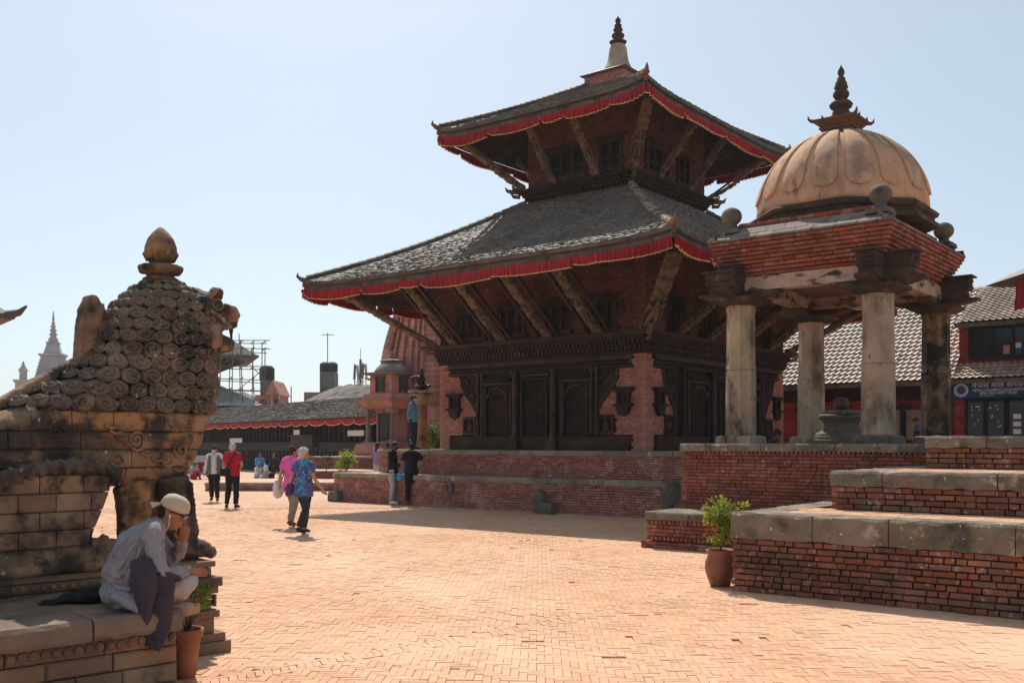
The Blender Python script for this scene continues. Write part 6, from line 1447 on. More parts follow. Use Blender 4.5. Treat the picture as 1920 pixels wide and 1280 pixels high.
b_ = MB(); rr = random.Random(5); b_.tube([(0, 0, .38), (.01, 0, .55), (-.01, .01, .68)], [.014, .011, .009], 6)
tips = []
for i in range(16):
    a = rr.uniform(0, 6.28); l = rr.uniform(.12, .34); e = Vector((math.cos(a)*l*.8, math.sin(a)*l*.6, .68+rr.uniform(-.1, .38))); s0 = Vector((0, 0, rr.uniform(.5, .7)))
    b_.tube([s0, lap(s0, e, .5)+Vector((0, 0, .03)), e], [.006, .004, .002], 4); tips.append(e)
b_.build('stem', M_TWIG, pt)
lf = MB()
for i, e in enumerate(tips): leafcloud(lf, e*.9+Vector((0, 0, .06)), (.10, .10, .08), 75, .055, i, clump=4)
leafcloud(lf, (0, 0, .82), (.17, .15, .15), 600, .052, 77); lf.build('foliage', L_YEL, pt)
pt = thing('potted_plant', (-2.47, 7.60, 0), 0, 'tall raw terracotta pot with a leafy green plant tucked behind the lion terrace', 'potted plant')
b_ = MB(); b_.smooth = True; b_.lathe([(.062, 0), (.075, .02), (.105, .28), (.110, .30), (.125, .305), (.130, .37), (.118, .37), (.108, .33)], 26, caps=False); b_.build('pot', M_POT2, pt)
b_ = MB(); b_.lathe([(.001, .33), (.112, .33)], 18, caps=False); b_.build('soil', M_SOIL, pt)
b_ = MB(); lf = MB(); rr = random.Random(8)
for i in range(16):
    a = rr.uniform(-2.2, 1.6); l = rr.uniform(.05, .22); e = Vector((.03+math.cos(a)*l, math.sin(a)*l*.7, .46+rr.uniform(.02, .28))); b_.tube([(0, 0, .32), (e.x*.4, e.y*.4, .45), e], [.005, .004, .002], 4); leafcloud(lf, e, (.05, .05, .05), 24, .042, i, clump=3)
b_.build('stem', M_TWIG, pt); lf.build('foliage', leafmat('leaf_bright_green', (.26, .33, .04), (.09, .15, .02)), pt)  # foliage mixes bright and dark green
def bush(name, loc, r, n, sz, mt, label, cat='bush', seed=1, trunk=.3):
    t = thing(name, loc, 0, label, cat); b_ = MB(); rr = random.Random(seed)
    for i in range(7): a = rr.uniform(0, 6.28); b_.tube([(0, 0, 0), (math.cos(a)*r[0]*.3, math.sin(a)*r[1]*.3, trunk+r[2]*.4), (math.cos(a)*r[0]*.7, math.sin(a)*r[1]*.7, trunk+r[2]*rr.uniform(.6, 1.4))], [.02, .014, .005], 5)
    b_.build('stem', M_TWIG, t); f = MB(); leafcloud(f, (0, 0, trunk+r[2]*.9), r, n, sz, seed, clump=12); f.build('foliage', mt, t); return t
bush('leafy_bush', (-6.82, 41.4, .60), (.42, .4, .36), 1500, .10, L_YEL, 'bright yellow-green leafy bush on the low brick terrace', seed=3, trunk=.15)
bush('green_bush', (-2.85, 36.3, 0), (.5, .4, .5), 1200, .12, L_GRN, 'green bush showing beside the statue column behind the temple terrace', seed=5, trunk=1.3)
fs_ = thing('fir_sapling', (-7.62, 41.2, .60), 0, 'thin dark fir sapling left of the yellow-green bush', 'tree')
b_ = MB(); b_.tube([(0, 0, 0), (0, 0, 1.0)], [.018, .005], 5); b_.build('trunk', M_TWIG, fs_)
f = MB(); rr = random.Random(2)
for z in np.arange(.15, 1.0, .085):
    for i in range(9):
        a = rr.uniform(0, 6.28); L = .42*(1.1-z)
        for q in np.linspace(.15, 1, 7): p = Vector((math.cos(a)*L*q, math.sin(a)*L*q, z-.05*q)); f._add([p, p+Vector((.03, .0, .02)), p+Vector((math.cos(a)*.06, math.sin(a)*.06, -.01)), p+Vector((0, .03, -.02))], [(0, 1, 2), (0, 2, 3)])
f.build('foliage', L_DRK, fs_)
def stone(name, loc, rz, label, pieces, cat='stone', seed=1):
    t = thing(name, loc, rz, label, cat)
    for k, (c, d) in enumerate(pieces):
        b_ = MB(); b_.box(c, d); b_.ell((c[0], c[1], c[2]+d[2]*.35), (d[0]*.5, d[1]*.5, d[2]*.22), 12, 8); organic(b_, 'worn_stone', M_STONE, t, .022, 6, .014, 6)
    return t
stone('corner_stone', (-5.3, 30.25, 0), -TH, 'short grey stone block at the left end of the temple terrace', [((0, 0, .15), (.42, .34, .30))], 'stone')
stone('broken_stele', (.78, 25.0, 0), -TH, 'upright worn grey stele leaning on the terrace wall with a small boulder', [((-.10, 0, .29), (.28, .2, .56)), ((.24, -.1, .14), (.34, .26, .26))], 'stele')
stone('corner_pillar', (3.70, 23.36, 0), -TH, 'dark upright stone pillar between the temple terrace and the pavilion base', [((0, 0, .44), (.36, .3, .88))], 'pillar')
ns = thing('wall_shrine', TC+Vector((math.cos(TH)*-1.85+math.sin(TH)*-5.66, -math.sin(TH)*-1.85+math.cos(TH)*-5.66, .42)), -TH, 'tiny dark stone shrine niche fixed on the terrace brickwork', 'shrine')
b_ = MB(); b_.b(-.14, .14, -.06, .03, 0, .06); b_.b(-.11, -.05, -.05, .03, .06, .2); b_.b(.05, .11, -.05, .03, .06, .2); b_.b(-.05, .05, -.02, .03, .06, .2); b_.frust(.2, .15, .06, .28, .05, .03); b_.frust(.28, .03, .02, .36, .01, .01); b_.build('niche', M_STONE, ns)
# column with a kneeling figure
kc = thing('statue_column', (-2.98, 32.9, .86), -TH, 'tall stone column with lotus capital beside the denim-shirted man', 'column')
b_ = MB(); b_.frust(0, .3, .3, .2, .24, .24); b_.frust(.2, .17, .17, 2.15, .14, .14); b_.build('shaft', M_LPLINTH, kc)
b_ = MB(); b_.smooth = True; b_.lathe([(.14, 2.1), (.2, 2.2), (.32, 2.3), (.38, 2.42), (.36, 2.5), (.3, 2.52), (.40, 2.54), (.42, 2.6), (.3, 2.62)], 28, lobes=12, amp=.08); b_.build('lotus_capital', M_COL, kc)
kf = thing('kneeling_figure', (-2.98, 32.9, 3.48), -TH, 'dark metal figure kneeling in prayer on top of the stone column', 'statue')
b_ = MB(); b_.smooth = True
b_.ell((0, 0, .12), (.26, .18, .12)); b_.tube([(0, 0, .1), (0, 0, .3), (.02, 0, .5)], [.13, .14, .09], 10); b_.ell((.02, 0, .58), (.08, .07, .09)); b_.tube([(.02, 0, .62), (.02, 0, .74)], [.07, .015], 8)
for s in (-1, 1): b_.tube([(.0, s*.13, .44), (-.04, s*.2, .28), (.14, s*.04, .36)], [.045, .04, .03], 8); b_.tube([(-.1, s*.12, .1), (.24, s*.16, .12), (.1, s*.14, .04)], [.08, .07, .05], 8); b_.tube([(-.05, s*.1, .46), (-.22, s*.2, .40), (-.26, s*.18, .15)], [.05, .06, .02], 6)
organic(b_, 'figure', mat('old_metal', (.06, .04, .03), (.03, .025, .02), 9, rough=.5, metal=.4), kf, .018, 2)
# low terraces in the middle distance
def lowbox(name, x0, x1, y0, y1, z1, label, face=M_BRICKP, rz=0, cope=M_COPET):
    c = Vector(((x0+x1)/2, y0, 0)); t = thing(name, c, rz, label, 'terrace'); hw = (x1-x0)/2; d = y1-y0
    b_ = MB(); b_.b(-hw+.09, hw-.09, .09, d, 0, z1-.02); b_.build('brick_core', M_MORTARL, t)
    lay(t, [(faceT('S', 0), courses(-hw, hw, 0, z1-.09, .24, .06, .01, seed=int(y0))), (faceT('W', -hw), courses(-d, 0, 0, z1-.09, .24, .06, .01, seed=int(y0))), (faceT('E', hw), courses(0, d, 0, z1-.09, .24, .06, .01, seed=int(y0)+1))], face, budget=60)
    for k, (a, b2) in enumerate(((faceT('S', 0), (-hw, hw)), )): coping(t, a, b2[0]-.02, b2[1]+.02, z1-.09, z1, d if d < 1 else .5, .03, cope, seed=int(y0), seg=(.8, 1.6))
    s = MB(); s.b(-hw-.02, hw+.02, .472, d, z1-.09, z1-.004); s.build('terrace_top', M_PAVE, t)
lowbox('low_terrace', -11.2, -6.1, 36.6, 41.0, .30, 'long low sunlit platform behind the two walking men', face=M_BRICKP)
lowbox('low_terrace', -8.7, -5.0, 41.05, 44, .60, 'knee-high brick terrace carrying the sapling and the bush', face=M_BRICKP)
lowbox('low_terrace', -9.3, -6.0, 45.6, 47.5, 1.12, 'waist-high brick terrace in front of the red tower porch', face=M_BRICKP)
# ---------------------------------------------------------------- long palace wing with arcade
M_DWALL = mat('far_dark_wall', (.06, .05, .05), (.045, .038, .038), 1, .1); M_ARCH = mat('arcade_brick', (.15, .075, .06), (.10, .055, .045), 1.2, .15)
lbn = thing('long_hall', (-7.7, 51.7, 0), math.atan2(-.81, .586), 'long low dark hall with an arcade, tiled roof and drooping red eave cloth', 'building')
b_ = MB(); b_.b(-36, 3, .4, 5, 0, 3.2); b_.build('wall', M_DWALL, lbn)
am = MB(); am.prism([(-.19, .12), (.19, .12), (.19, .85)]+[(.19*math.cos(a), .85+.36*math.sin(a)) for a in np.linspace(.2, math.pi-.2, 8)]+[(-.19, .85)], .18, .3, 'y'); am = am.mesh('arch_niche', M_ARCH)
pm = MB(); pm.b(-.055, .055, .02, .42, 0, 1.3); pm.prism([(-.25, 1.0), (-.055, .98), (0, .98), (0, 1.3), (-.25, 1.3)], .06, .4, 'y'); pm = pm.mesh('arcade_pier', M_DWALL)
n = 0; x = -34.
while x < 2.8:
    inst('arch_niche', am, lbn, (x, .1, 0)); inst('arcade_pier', pm, lbn, (x+.26, 0, 0)); x += .52
b_ = MB(); b_.b(-36, 3, -.08, .41, 1.28, 1.40); b_.b(-36, 3, -.02, .41, 1.40, 1.7); b_.b(-36, 3, -.12, .41, 1.70, 1.78)
b_.build('ledge_band', M_DWALL, lbn)
b_ = MB(); x = -36
while x < 3: b_.b(x, x+.1, .18, .41, 1.78, 3.0); x += .62
b_.build('timber_screen', M_WOODM, lbn)
b_ = MB(); b_.b(-8.2, -5.2, -.4, .2, 1.5, 2.1); b_.b(-8.3, -5.1, -.5, .2, 2.1, 2.18); b_.b(-8.2, -5.2, -.1, .2, 1.35, 1.5); b_.build('balcony', M_WOODM, lbn)
for x0, x1, z0 in ((-17.6, -15.4, 1.75), (-.6, 1.2, 2.1), (-7.4, -6.6, 2.2)):
    q = MB(); q.b(x0, x1, -.56, -.54, z0, z0+.28); q.build('cloth_strip', mat('banner_white', (.62, .58, .55)), lbn)
b_ = MB(); sl = [(-36, -.7, 3.05), (3, -.7, 3.05), (3, 2.4, 4.32), (-33.2, 2.4, 4.32)]; k = Vector((0, 0, -.14)); b_._add([*sl, *[tuple(Vector(p)+k) for p in sl]], [(0, 1, 2, 3), (7, 6, 5, 4), (0, 4, 5, 1), (1, 5, 6, 2), (2, 6, 7, 3), (3, 7, 4, 0)])
b_._add([(-36, -.7, 3.05), (-33.2, 2.4, 4.32), (-36, 5.4, 3.05)], [(0, 1, 2)]); b_._add([(-33.2, 2.4, 4.32), (3, 2.4, 4.32), (3, 5.4, 3.05), (-36, 5.4, 3.05)], [(0, 1, 2, 3)])
b_.build('roof_deck', M_WOODM, lbn)
M_TILEF = mat('hall_roof_tile', (.18, .15, .13), (.12, .10, .09), .6, .35, .01, [((.12, .10, .09), .7, .55, .75, 1, .6)], (30, .4), .95)
b_ = MB(); rr = random.Random(6); rows = 22
for r in range(rows):
    t0, t1 = r/rows, (r+1.2)/rows; x = -36+2.8*t0
    while x < 3:
        w = .2; h = .05+rr.uniform(-.02, .02); y0, z0, y1, z1 = lap(-.75, 2.4, t0), lap(3.05, 4.34, t0), lap(-.75, 2.4, min(1, t1)), lap(3.05, 4.34, min(1, t1)); b_._add([(x, y0, z0+h), (x+w*.93, y0, z0+h), (x+w*.93, y1, z1+.01), (x, y1, z1+.01), (x, y0, z0), (x+w*.93, y0, z0)], [(0, 1, 2, 3), (4, 5, 1, 0)]); x += w
b_.build('roof_tiling', M_TILEF, lbn, kind='stuff')
b_ = MB(); hm = MB(); x = -36; rr = random.Random(4)
while x < 2.9:
    w = min(rr.choice((.9, 1.4, 2.0, 2.6)), 3-x); m = 14; cols = []
    for i in range(m+1):
        a = i/m; hh = .20+.10*math.sin(math.pi*a)-.12*max(0, 1-a/.15); cols.append((Vector((x+w*a, -.76+.01*math.sin(a*40), 2.98)), Vector((x+w*a, -.78+.02*math.sin(a*44), 2.98-hh)), Vector((x+w*a, -.78+.02*math.sin(a*44), 2.94-hh))))
    b_._add([p for c in cols for p in c[:2]], [(2*i, 2*i+2, 2*i+3, 2*i+1) for i in range(m)]); hm._add([p for c in cols for p in c[1:]], [(2*i, 2*i+2, 2*i+3, 2*i+1) for i in range(m)]); x += w
v_ = b_.build('red_valance', M_RED, lbn); hm.build('pale_hem', M_TRIM, v_)
# ---------------------------------------------------------------- red brick tower with porch kiosks
sk = thing('brick_tower', (-3.85, 48.6, 0), -TH, 'curved red brick tower with vertical ribs and small domed porch kiosks', 'tower')
b_ = MB()
for z0, z1, a, c in ((0, .8, 3.1, 3.1), (.8, 1.25, 2.9, 2.8), (1.25, 1.7, 2.7, 2.6)): b_.frust(z0, a, a, z1, c, c)
b_.build('stepped_base', M_BRICKP, sk)
b_ = MB(); b_.frust(1.7, 1.9, 1.9, 4.1, 1.9, 1.9)
for z0, z1, a, c in ((3.5, 3.7, 1.95, 2.1), (3.7, 3.8, 2.15, 2.15), (4.1, 4.25, 2.05, 2.1)): b_.frust(z0, a, a, z1, c, c)
b_.build('wall', M_FARBR, sk)
b_ = MB(); zs = np.linspace(4.1, 10.1, 26)
for i in range(25):
    def hw(z): return 1.85*(1-((z-4.1)/7.2)**2.0)
    b_.frust(zs[i], hw(zs[i]), hw(zs[i]), zs[i+1]-.02, hw(zs[i+1]), hw(zs[i+1]))
    for k, off, half in side_frames(1, 1):
        for s in (-.62, -.42, -.16, .16, .42, .62):
            w_ = .07 if abs(s) > .2 else .13; z = (zs[i]+zs[i+1])/2; h_ = hw(z); b_.M = faceT(k, 0) @ Matrix.Translation((s*h_, -h_, z)); b_.box((0, -.04, 0), (w_*2*h_/1.8, .2, .23)); b_.M = Matrix()
b_.build('curved_spire', M_FARBR, sk)
b_ = MB(); b_.smooth = True; b_.lathe([(.9, 10.05), (1.0, 10.15), (.9, 10.3), (.4, 10.35), (.3, 10.4)], 24, lobes=16, amp=.06); b_.build('spire_disc', M_FARST, sk)
def kiosk(cx, cy, nm):
    T = Matrix.Translation((cx, cy, 0)); b_ = MB(T)
    b_.frust(1.7, 1.0, 1.0, 1.78, .98, .98); k_ = b_.build('porch_floor', M_FARST, sk)
    for sx in (-1, 1):
        for sy in (-1, 1):
            c = MB(T); c.frust(1.78, .14, .14, 1.9, .11, .11, (sx*.78, sy*.78)); c.lathe([(.1, 1.9), (.09, 2.2), (.12, 2.26), (.09, 2.34), (.085, 3.05), (.12, 3.1)], 8, (sx*.78, sy*.78, 0)); c.frust(3.1, .13, .13, 3.3, .24, .24, (sx*.78, sy*.78)); c.build('porch_column', M_FARST, sk)
    c = MB(T); c.frust(3.3, .95, .95, 3.42, .95, .95); c.frust(3.42, .95, .95, 3.66, 1.12, 1.12); c.frust(3.66, 1.18, 1.18, 3.72, 1.2, 1.2); c.frust(3.72, 1.0, 1.0, 4.0, .9, .9); c.build('porch_cornice', M_FARBR, sk)
    c = MB(T); c.frust(4.0, .72, .72, 4.85, .70, .70)
    c.build('kiosk_drum', M_FARBR, sk)
    for k, off, half in side_frames(.72, .72):
        if k in 'SWE':
            c = MB(T @ faceT(k, off)); c.b(-.2, .2, -.04, .02, 4.1, 4.65); c.b(-.26, -.2, -.09, .02, 4.05, 4.7); c.b(.2, .26, -.09, .02, 4.05, 4.7); c.b(-.3, .3, -.1, .02, 4.7, 4.78); c.build('niche_window', M_DWALL, sk)
    c = MB(T); c.frust(4.85, .82, .82, 4.93, .95, .95); c.frust(4.93, .98, .98, 4.97, .98, .98); c.smooth = True; c.lathe([(.82, 4.97), (.78, 5.1), (.62, 5.3), (.42, 5.42), (.3, 5.5)], 16); c.smooth = False; c.frust(5.48, .3, .3, 5.54, .42, .42); c.frust(5.54, .42, .42, 5.62, .2, .2); c.lathe([(.12, 5.6), (.1, 5.7), (.15, 5.74), (.07, 5.8), (.1, 5.84), (.02, 6.0)], 10); c.build('kiosk_dome', M_FARST, sk)
    c = MB(T); c.b(-.5, .5, -.5, .5, 1.78, 3.3); c.build('porch_core', M_FARBR, sk)
    for k, off, half in side_frames(.5, .5):
        if k in 'SW': c = MB(T @ faceT(k, off)); c.b(-.26, .26, -.03, .02, 1.85, 3.0); c.b(-.36, -.26, -.06, .02, 1.8, 3.1); c.b(.26, .36, -.06, .02, 1.8, 3.1); c.b(-.36, .36, -.06, .02, 3.0, 3.1); c.build('porch_door', M_DWALL, sk)
kiosk(0, -2.75, 'a'); kiosk(-2.75, 0, 'b'); kiosk(2.75, 0, 'c')
# ---------------------------------------------------------------- far roofs
def U(u, D): return (u-960)/1881*D
def Zf(v, D): return EYE-(v-828.6)*D/1881
M_FGREY = mat('far_slate', (.16, .15, .15), (.11, .105, .11), 1, .2); M_FCREAM = mat('far_plaster', (.42, .40, .37), (.32, .30, .28), .6); M_SCAF = mat('scaffold_pole', (.22, .16, .10), (.12, .09, .06), 4)
D = 90.; p0 = thing('scaffolded_temple', (U(352, D), D, 0), R(20), 'grey tiered temple roof wrapped in bamboo scaffolding behind the lion head', 'temple')
b_ = MB(); b_.frust(8.9, 1.6, 1.6, 9.15, 5.6, 5.6); b_.frust(9.15, 5.7, 5.7, 9.3, 5.6, 5.6); b_.frust(9.3, 5.5, 5.5, 12.5, 1.2, 1.2); b_.build('upper_roof', M_FGREY, p0)
b_ = MB(); b_.frust(7.6, 1.7, 1.7, 8.95, 3.1, 3.1)
for i in range(28):
    a = 2*math.pi*i/28; b_.tube([(1.7*math.cos(a), 1.7*math.sin(a), 7.7), (4.9*math.cos(a), 4.9*math.sin(a), 9.05)], .10, 4)
b_.build('roof_strut', M_WOODM, p0, kind='stuff')
b_ = MB(); b_.frust(0, 3.0, 3.0, 5, 2.6, 2.6); b_.frust(5, 2.0, 2.0, 8.9, 2.0, 2.0); b_.build('body', M_FGREY, p0)
b_ = MB(); b_.frust(4.9, 6.2, 6.2, 7.0, 2.2, 2.2); b_.build('lower_roof', M_FCREAM, p0)
b_ = MB(); b_.frust(4.2, 5.4, 5.4, 5.0, 3.6, 3.6); b_.build('green_tarpaulin', mat('green_tarp', (.06, .30, .22), (.04, .22, .17), 1), p0)
b_ = MB(); rr = random.Random(1)
for i in range(5):
    for j in (-1, 0):
        x, y = 2.4+i*.95, -3.2+j*2.4
        b_.tube([(x+rr.uniform(-.1, .1), y, 3.5), (x+rr.uniform(-.2, .2), y, 10.2+rr.uniform(-.3, 1.2))], .055, 4)
for z in (5.2, 6.3, 7.2, 8.2, 9.8, 10.4):
    for j in (-1, 0): b_.tube([(1.6, -3.2+j*2.4, z), (6.6, -3.2+j*2.4, z+rr.uniform(-.2, .2))], .05, 4)
    for i in range(5): b_.tube([(2.4+i*.95, -6.0, z+.1), (2.4+i*.95, -2.6, z+.1)], .045, 4)
b_.tube([(2.4, -5.6, 5), (6.2, -5.6, 8.2)], .045, 4); b_.tube([(6.2, -5.6, 7.2), (3, -5.6, 10.2)], .045, 4)
b_.build('scaffolding', M_SCAF, p0, kind='stuff')
def house(u0, u1, v0, D, label, wallm, parts, rz=0):
    x0, x1 = U(u0, D), U(u1, D); t = thing('town_house', ((x0+x1)/2, D, 0), rz, label, 'house'); hw = (x1-x0)/2; z = Zf(v0, D)
    b_ = MB(); b_.b(-hw, hw, 0, 5, 0, z); b_.build('wall', wallm, t)
    for i in range(max(2, int(2*hw/1.6))):
        w = MB(); xx = -hw+.9+i*1.55; w.b(xx-.35, xx+.35, -.03, .02, z-1.5, z-.5); w.build('window', M_GLASS, t)
    parts(t, hw, z); return t
def pp(t, hw, z):
    b_ = MB(); b_.prism([(-hw*.1, z), (hw*1.15, z), (hw*.55, z+1.6)], -.4, 5.2, 'y'); b_.build('gable_roof', M_FARBR, t)
    b_ = MB(); b_.b(-hw*.75, -hw*.0, 1, 3, z, z+1.7); b_.build('stair_room', M_FGREY, t)
    b_ = MB(); b_.lathe([(.8, z+1.7), (.85, z+1.8), (.85, z+3.0), (.6, z+3.3), (.2, z+3.35)], 14, (-hw*.35, 2, 0)); b_.build('water_tank', M_BLACK, t)
    for sx in (.5, 1.1): b_ = MB(); b_.tube([(hw*sx, -.3, z-1.6), (hw*sx, -.3, z)], .07, 4); b_.build('post', M_FCREAM, t)
house(478, 522, 740, 110, 'grey-brown town house with a gable roof and a black water tank on top', M_FARBR, pp)
def pp(t, hw, z):
    b_ = MB(); b_.b(-hw*.1, hw*.85, 1, 3.4, z, z+2.2); b_.build('stair_room', M_FGREY, t)
    for x in (hw*.15, hw*.6): b_ = MB(); b_.lathe([(.55, z+2.2), (.6, z+2.3), (.6, z+3.1), (.3, z+3.3)], 12, (x, 2, 0)); b_.build('water_tank', M_BLACK, t)
    b_ = MB(); b_.tube([(hw*.3, 2, z+3.2), (hw*.3, 2, z+6.4)], .05, 5); b_.tube([(-hw*.1, 2, z+6.2), (hw*.7, 2, z+6.2)], .04, 5); b_.build('aerial', M_FGREY, t)
house(570, 628, 735, 105, 'flat-roofed grey town house with twin water tanks and a tall aerial', M_FGREY, pp)
def pp(t, hw, z):
    b_ = MB(); b_.frust(z, hw+.3, 3, z+1.2, hw*.5, .6, (0, 2.4)); b_.build('hip_roof', M_FGREY, t)
house(380, 472, 752, 120, 'long low grey town house behind the scaffolding', M_FCREAM, pp)
D = 78.; rr_ = thing('rough_tiled_roof', (U(668, D), D, 0), R(-30), 'sagging weathered tile roof between the long hall and the red tower', 'roof')
b_ = MB(); b_.frust(0, 2.4, 2.4, 4.8, 2.4, 2.4); b_.build('wall', M_FARBR, rr_)
b_ = MB(); 
def rf_(a, c): x = lap(-3.4, 3.2, a); y = lap(-2.9, 2.9, c); return Vector((x, y, 4.7+1.6*(1-abs(2*c-1))*(1-.35*abs(2*a-1)**2)+.12*noise.noise(Vector((x*2, y*2, 0)))))
b_.grid(rf_, 40, 30); b_.build('tile_surface', M_TILEF, rr_)
D = 95.; am_ = thing('antenna_mast', (U(676, D), D, 0), 0, 'cluster mast of white mobile phone antennas above the tiled roof', 'antenna')
b_ = MB(); b_.tube([(0, 0, 0), (0, 0, 9.6)], .12, 6); b_.tube([(.0, 0, 9), (0, 0, 10.6)], .03, 5); b_.build('pole', M_FGREY, am_)
for i, (x, z) in enumerate(((-.55, 8.4), (-.25, 8.3), (.22, 8.5), (.52, 8.4))):
    b_ = MB(); b_.box((x, 0, z), (.22, .15, 1.4), ry=.06*(-1)**i); b_.tube([(x, 0, z-1.8), (x, 0, z+.8)], .05, 5); b_.tube([(x, 0, z-.9), (0, 0, z-.9)], .04, 4); b_.build('panel_antenna', (M_FGREY, M_FCREAM)[i % 2], am_)
pl2 = thing('roof_pole', (U(545, 100), 100, 0), 0, 'thin bare pole rising above the hall roof between two town houses', 'pole'); b_ = MB(); b_.tube([(0, 0, 0), (.05, 0, 7.3)], .06, 5); b_.build('pole', M_FGREY, pl2)
D = 100.; ws = thing('white_spire', (U(100, D), D, 0), R(15), 'pale grey stone spire with ringed finial rising behind the lion back', 'spire')
b_ = MB(); b_.frust(0, 3.2, 3.2, 7.5, 2.9, 2.9); b_.frust(7.5, 3.0, 3.0, 7.8, 3.1, 3.1); b_.frust(7.8, 1.5, 1.5, 10.3, .95, .95)
for z in np.arange(7.9, 10.2, .32): h_ = lap(1.5, .95, (z-7.8)/2.5); b_.frust(z, h_+.05, h_+.05, z+.12, h_+.04, h_+.04)
b_.frust(10.3, 1.15, 1.15, 10.5, 1.2, 1.2); b_.frust(10.5, .8, .8, 11.6, .5, .5); b_.frust(11.6, .62, .62, 11.72, .6, .6)
b_.lathe([(.4, 11.7), (.5, 12.0), (.25, 12.3), (.42, 12.5), (.2, 12.7), (.36, 12.9), (.16, 13.1), (.28, 13.3), (.12, 13.5), (.2, 13.65), (.08, 13.8), (.12, 14.0), (.03, 14.8)], 14); b_.build('tower', mat('pale_stone', (.46, .44, .43), (.36, .34, .33), 1), ws)
for sx in (-1, 1): b_ = MB(); b_.lathe([(.35, 7.8), (.35, 8.6), (.5, 8.7), (.2, 9.1), (.05, 9.6)], 10, (sx*2.3, -2.3, 0)); b_.build('corner_turret', MATS['pale_stone'], ws)
# eave corner at the left edge and the one with red cloth at the right edge
er = thing('eave_pavilion', (-15.6, 25.5, 0), R(38), 'dark tiled eave tip jutting in at the picture edge above the lion back', 'pavilion')
b_ = MB(); b_.frust(4.86, 2.25, 2.25, 4.98, 2.3, 2.3); b_.frust(4.98, 2.2, 2.2, 6.4, .3, .3); b_.build('roof', M_TILE, er)
for i in range(8): a = R(45)+R(90)*(i//2); 
b_ = MB(); 
for k in range(4): a = R(-45)+R(90)*k; d = Vector((math.cos(a), math.sin(a), 0)); b_.tube([d*2.9+Vector((0, 0, 4.95)), d*3.3+Vector((0, 0, 5.02)), d*3.5+Vector((0, 0, 5.18))], [.12, .09, .03], 6)
b_.build('corner_finial', M_TILE, er)
b_ = MB()
for sx in (-1, 1):
    for sy in (-1, 1): b_.tube([(sx*1.5, sy*1.5, 0), (sx*1.5, sy*1.5, 4.9)], .14, 8)
b_.build('post', M_WOODM, er)
rt = thing('red_draped_tower', (17.28, 28.2, 0), R(0), 'clay tiled eave with a red cloth hanging at the far edge of the square', 'building')
b_ = MB(); b_.b(-.9, 2.5, -1, 3, 0, 6.8); b_.build('wall', M_REDBR, rt)
b_ = MB(); b_.frust(6.62, 2.1, 2.2, 6.70, 2.35, 2.5, (0, 1)); b_.frust(6.70, 2.32, 2.5, 7.2, 1.4, 1.5, (0, 1)); b_.build('roof', M_TILE, rt)
b_ = MB(); b_.tube([(-2.3, -1.4, 6.7), (-2.45, -1.55, 6.75), (-2.5, -1.6, 6.9)], [.08, .06, .02], 6); b_.build('corner_finial', M_CORN, rt)
b_ = MB(); b_.smooth = True; b_.grid(lambda a, c: Vector((-2.1+.03*math.sin(c*5), -1.45+a*3.5+.0, 6.6-.85*c+.0))+Vector((.05*math.sin(a*60), 0, 0)), 90, 4); b_.grid(lambda a, c: Vector((-2.1+a*4, -1.45+.05*math.sin(a*60), 6.6-.85*c)), 90, 4); b_.build('red_cloth', M_RED, rt)
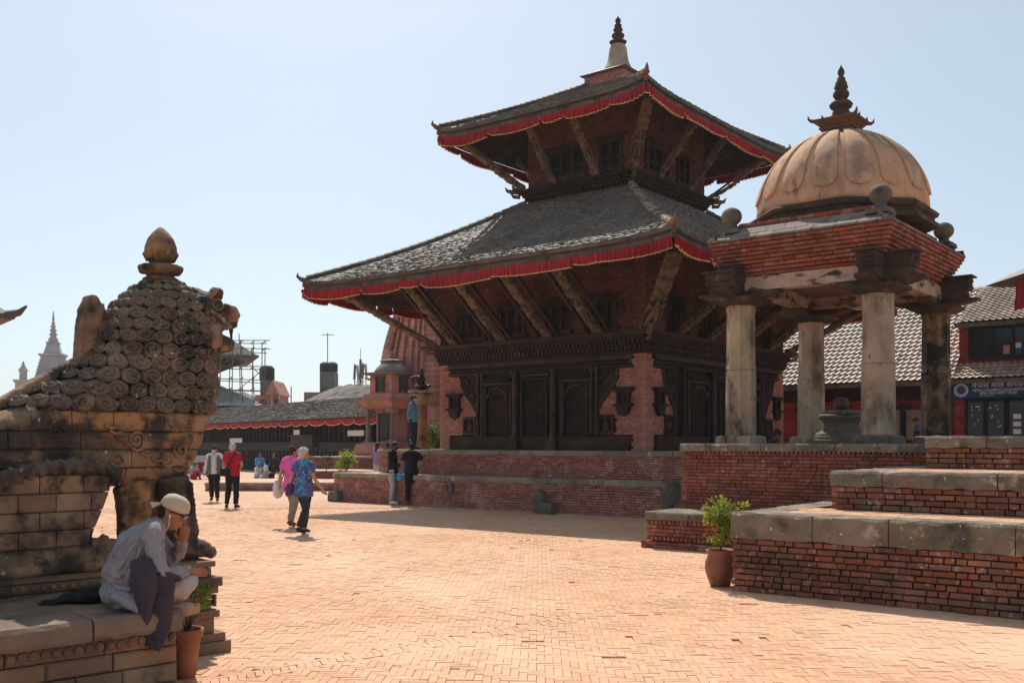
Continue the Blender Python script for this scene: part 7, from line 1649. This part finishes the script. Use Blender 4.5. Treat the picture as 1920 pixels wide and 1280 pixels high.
# white sheet fence and motorbike
sh = thing('sheet_fence', (U(364, 55), 55, 0), R(15), 'pale blue-white corrugated sheet fence behind the parked motorbike', 'fence')
for i in range(8):
    b_ = MB(); b_.grid(lambda a, c: Vector((-1.2+i*.3+a*.29, .02*math.sin(a*12.5), 1.05*c)), 8, 1); b_.grid(lambda a, c: Vector((-1.2+i*.3+(1-a)*.29, .01+.02*math.sin((1-a)*12.5), 1.05*c)), 8, 1); b_.build('sheet_panel', mat('pale_sheet', (.45, .52, .58), (.38, .45, .52), 3), sh)
mbk = thing('parked_motorbike', (U(373, 49), 49, 0), R(10), 'dark parked motorbike beside the squatting person', 'motorbike')
for x in (-.6, .6):
    b_ = MB(); b_.tube([(x+.28*math.cos(a), 0, .3+.28*math.sin(a)) for a in np.linspace(0, 2*math.pi, 17)], .045, 6, up=(0, 1, 0)); w_ = b_.build('wheel', M_BLACK, mbk)
    b_ = MB(); b_.lathe([(.06, -.03), (.06, .03)], 8, (x, 0, .3), Matrix.Rotation(R(90), 4, 'X'))
    for k in range(6): b_.tube([(x, 0, .3), (x+.26*math.cos(k*1.05), 0, .3+.26*math.sin(k*1.05))], .008, 4)
    b_.build('rim', M_FGREY, w_)
b_ = MB(); b_.smooth = True; b_.ell((0, 0, .45), (.25, .13, .18)); b_.ell((.18, 0, .72), (.24, .12, .12)); b_.tube([(-.6, 0, .3), (0, 0, .45), (.35, 0, .8), (.6, 0, .3)], .04, 6); b_.build('body', M_RED, mbk)
b_ = MB(); b_.smooth = True; b_.tube([(.02, 0, .74), (-.3, 0, .76), (-.6, 0, .82)], [(.13, .05), (.14, .06), (.08, .04)], 8); b_.build('seat', M_BLACK, mbk)
b_ = MB(); b_.tube([(.3, -.3, 1.0), (.42, 0, .95), (.3, .3, 1.0)], .018, 6); b_.tube([(.42, 0, .95), (.55, 0, .5)], .025, 6); b_.build('handlebar', M_FGREY, mbk)
# ---------------------------------------------------------------- air
hz_m = bpy.data.materials.new('haze'); hz_m.use_nodes = True; nt = hz_m.node_tree; nt.nodes.clear()
ho = nt.nodes.new('ShaderNodeOutputMaterial'); pv_ = nt.nodes.new('ShaderNodeVolumePrincipled'); pv_.inputs['Color'].default_value = (.80, .88, .97, 1); pv_.inputs['Density'].default_value = .00035; pv_.inputs['Anisotropy'].default_value = .25
nt.links.new(pv_.outputs[0], ho.inputs['Volume'])
hb_ = MB(); hb_.b(-75, 75, -20, 150, -1.0, 17.0); hzo = tag(hb_.build('haze', hz_m), kind='stuff')
bpy.data.scenes.remove(TMP)
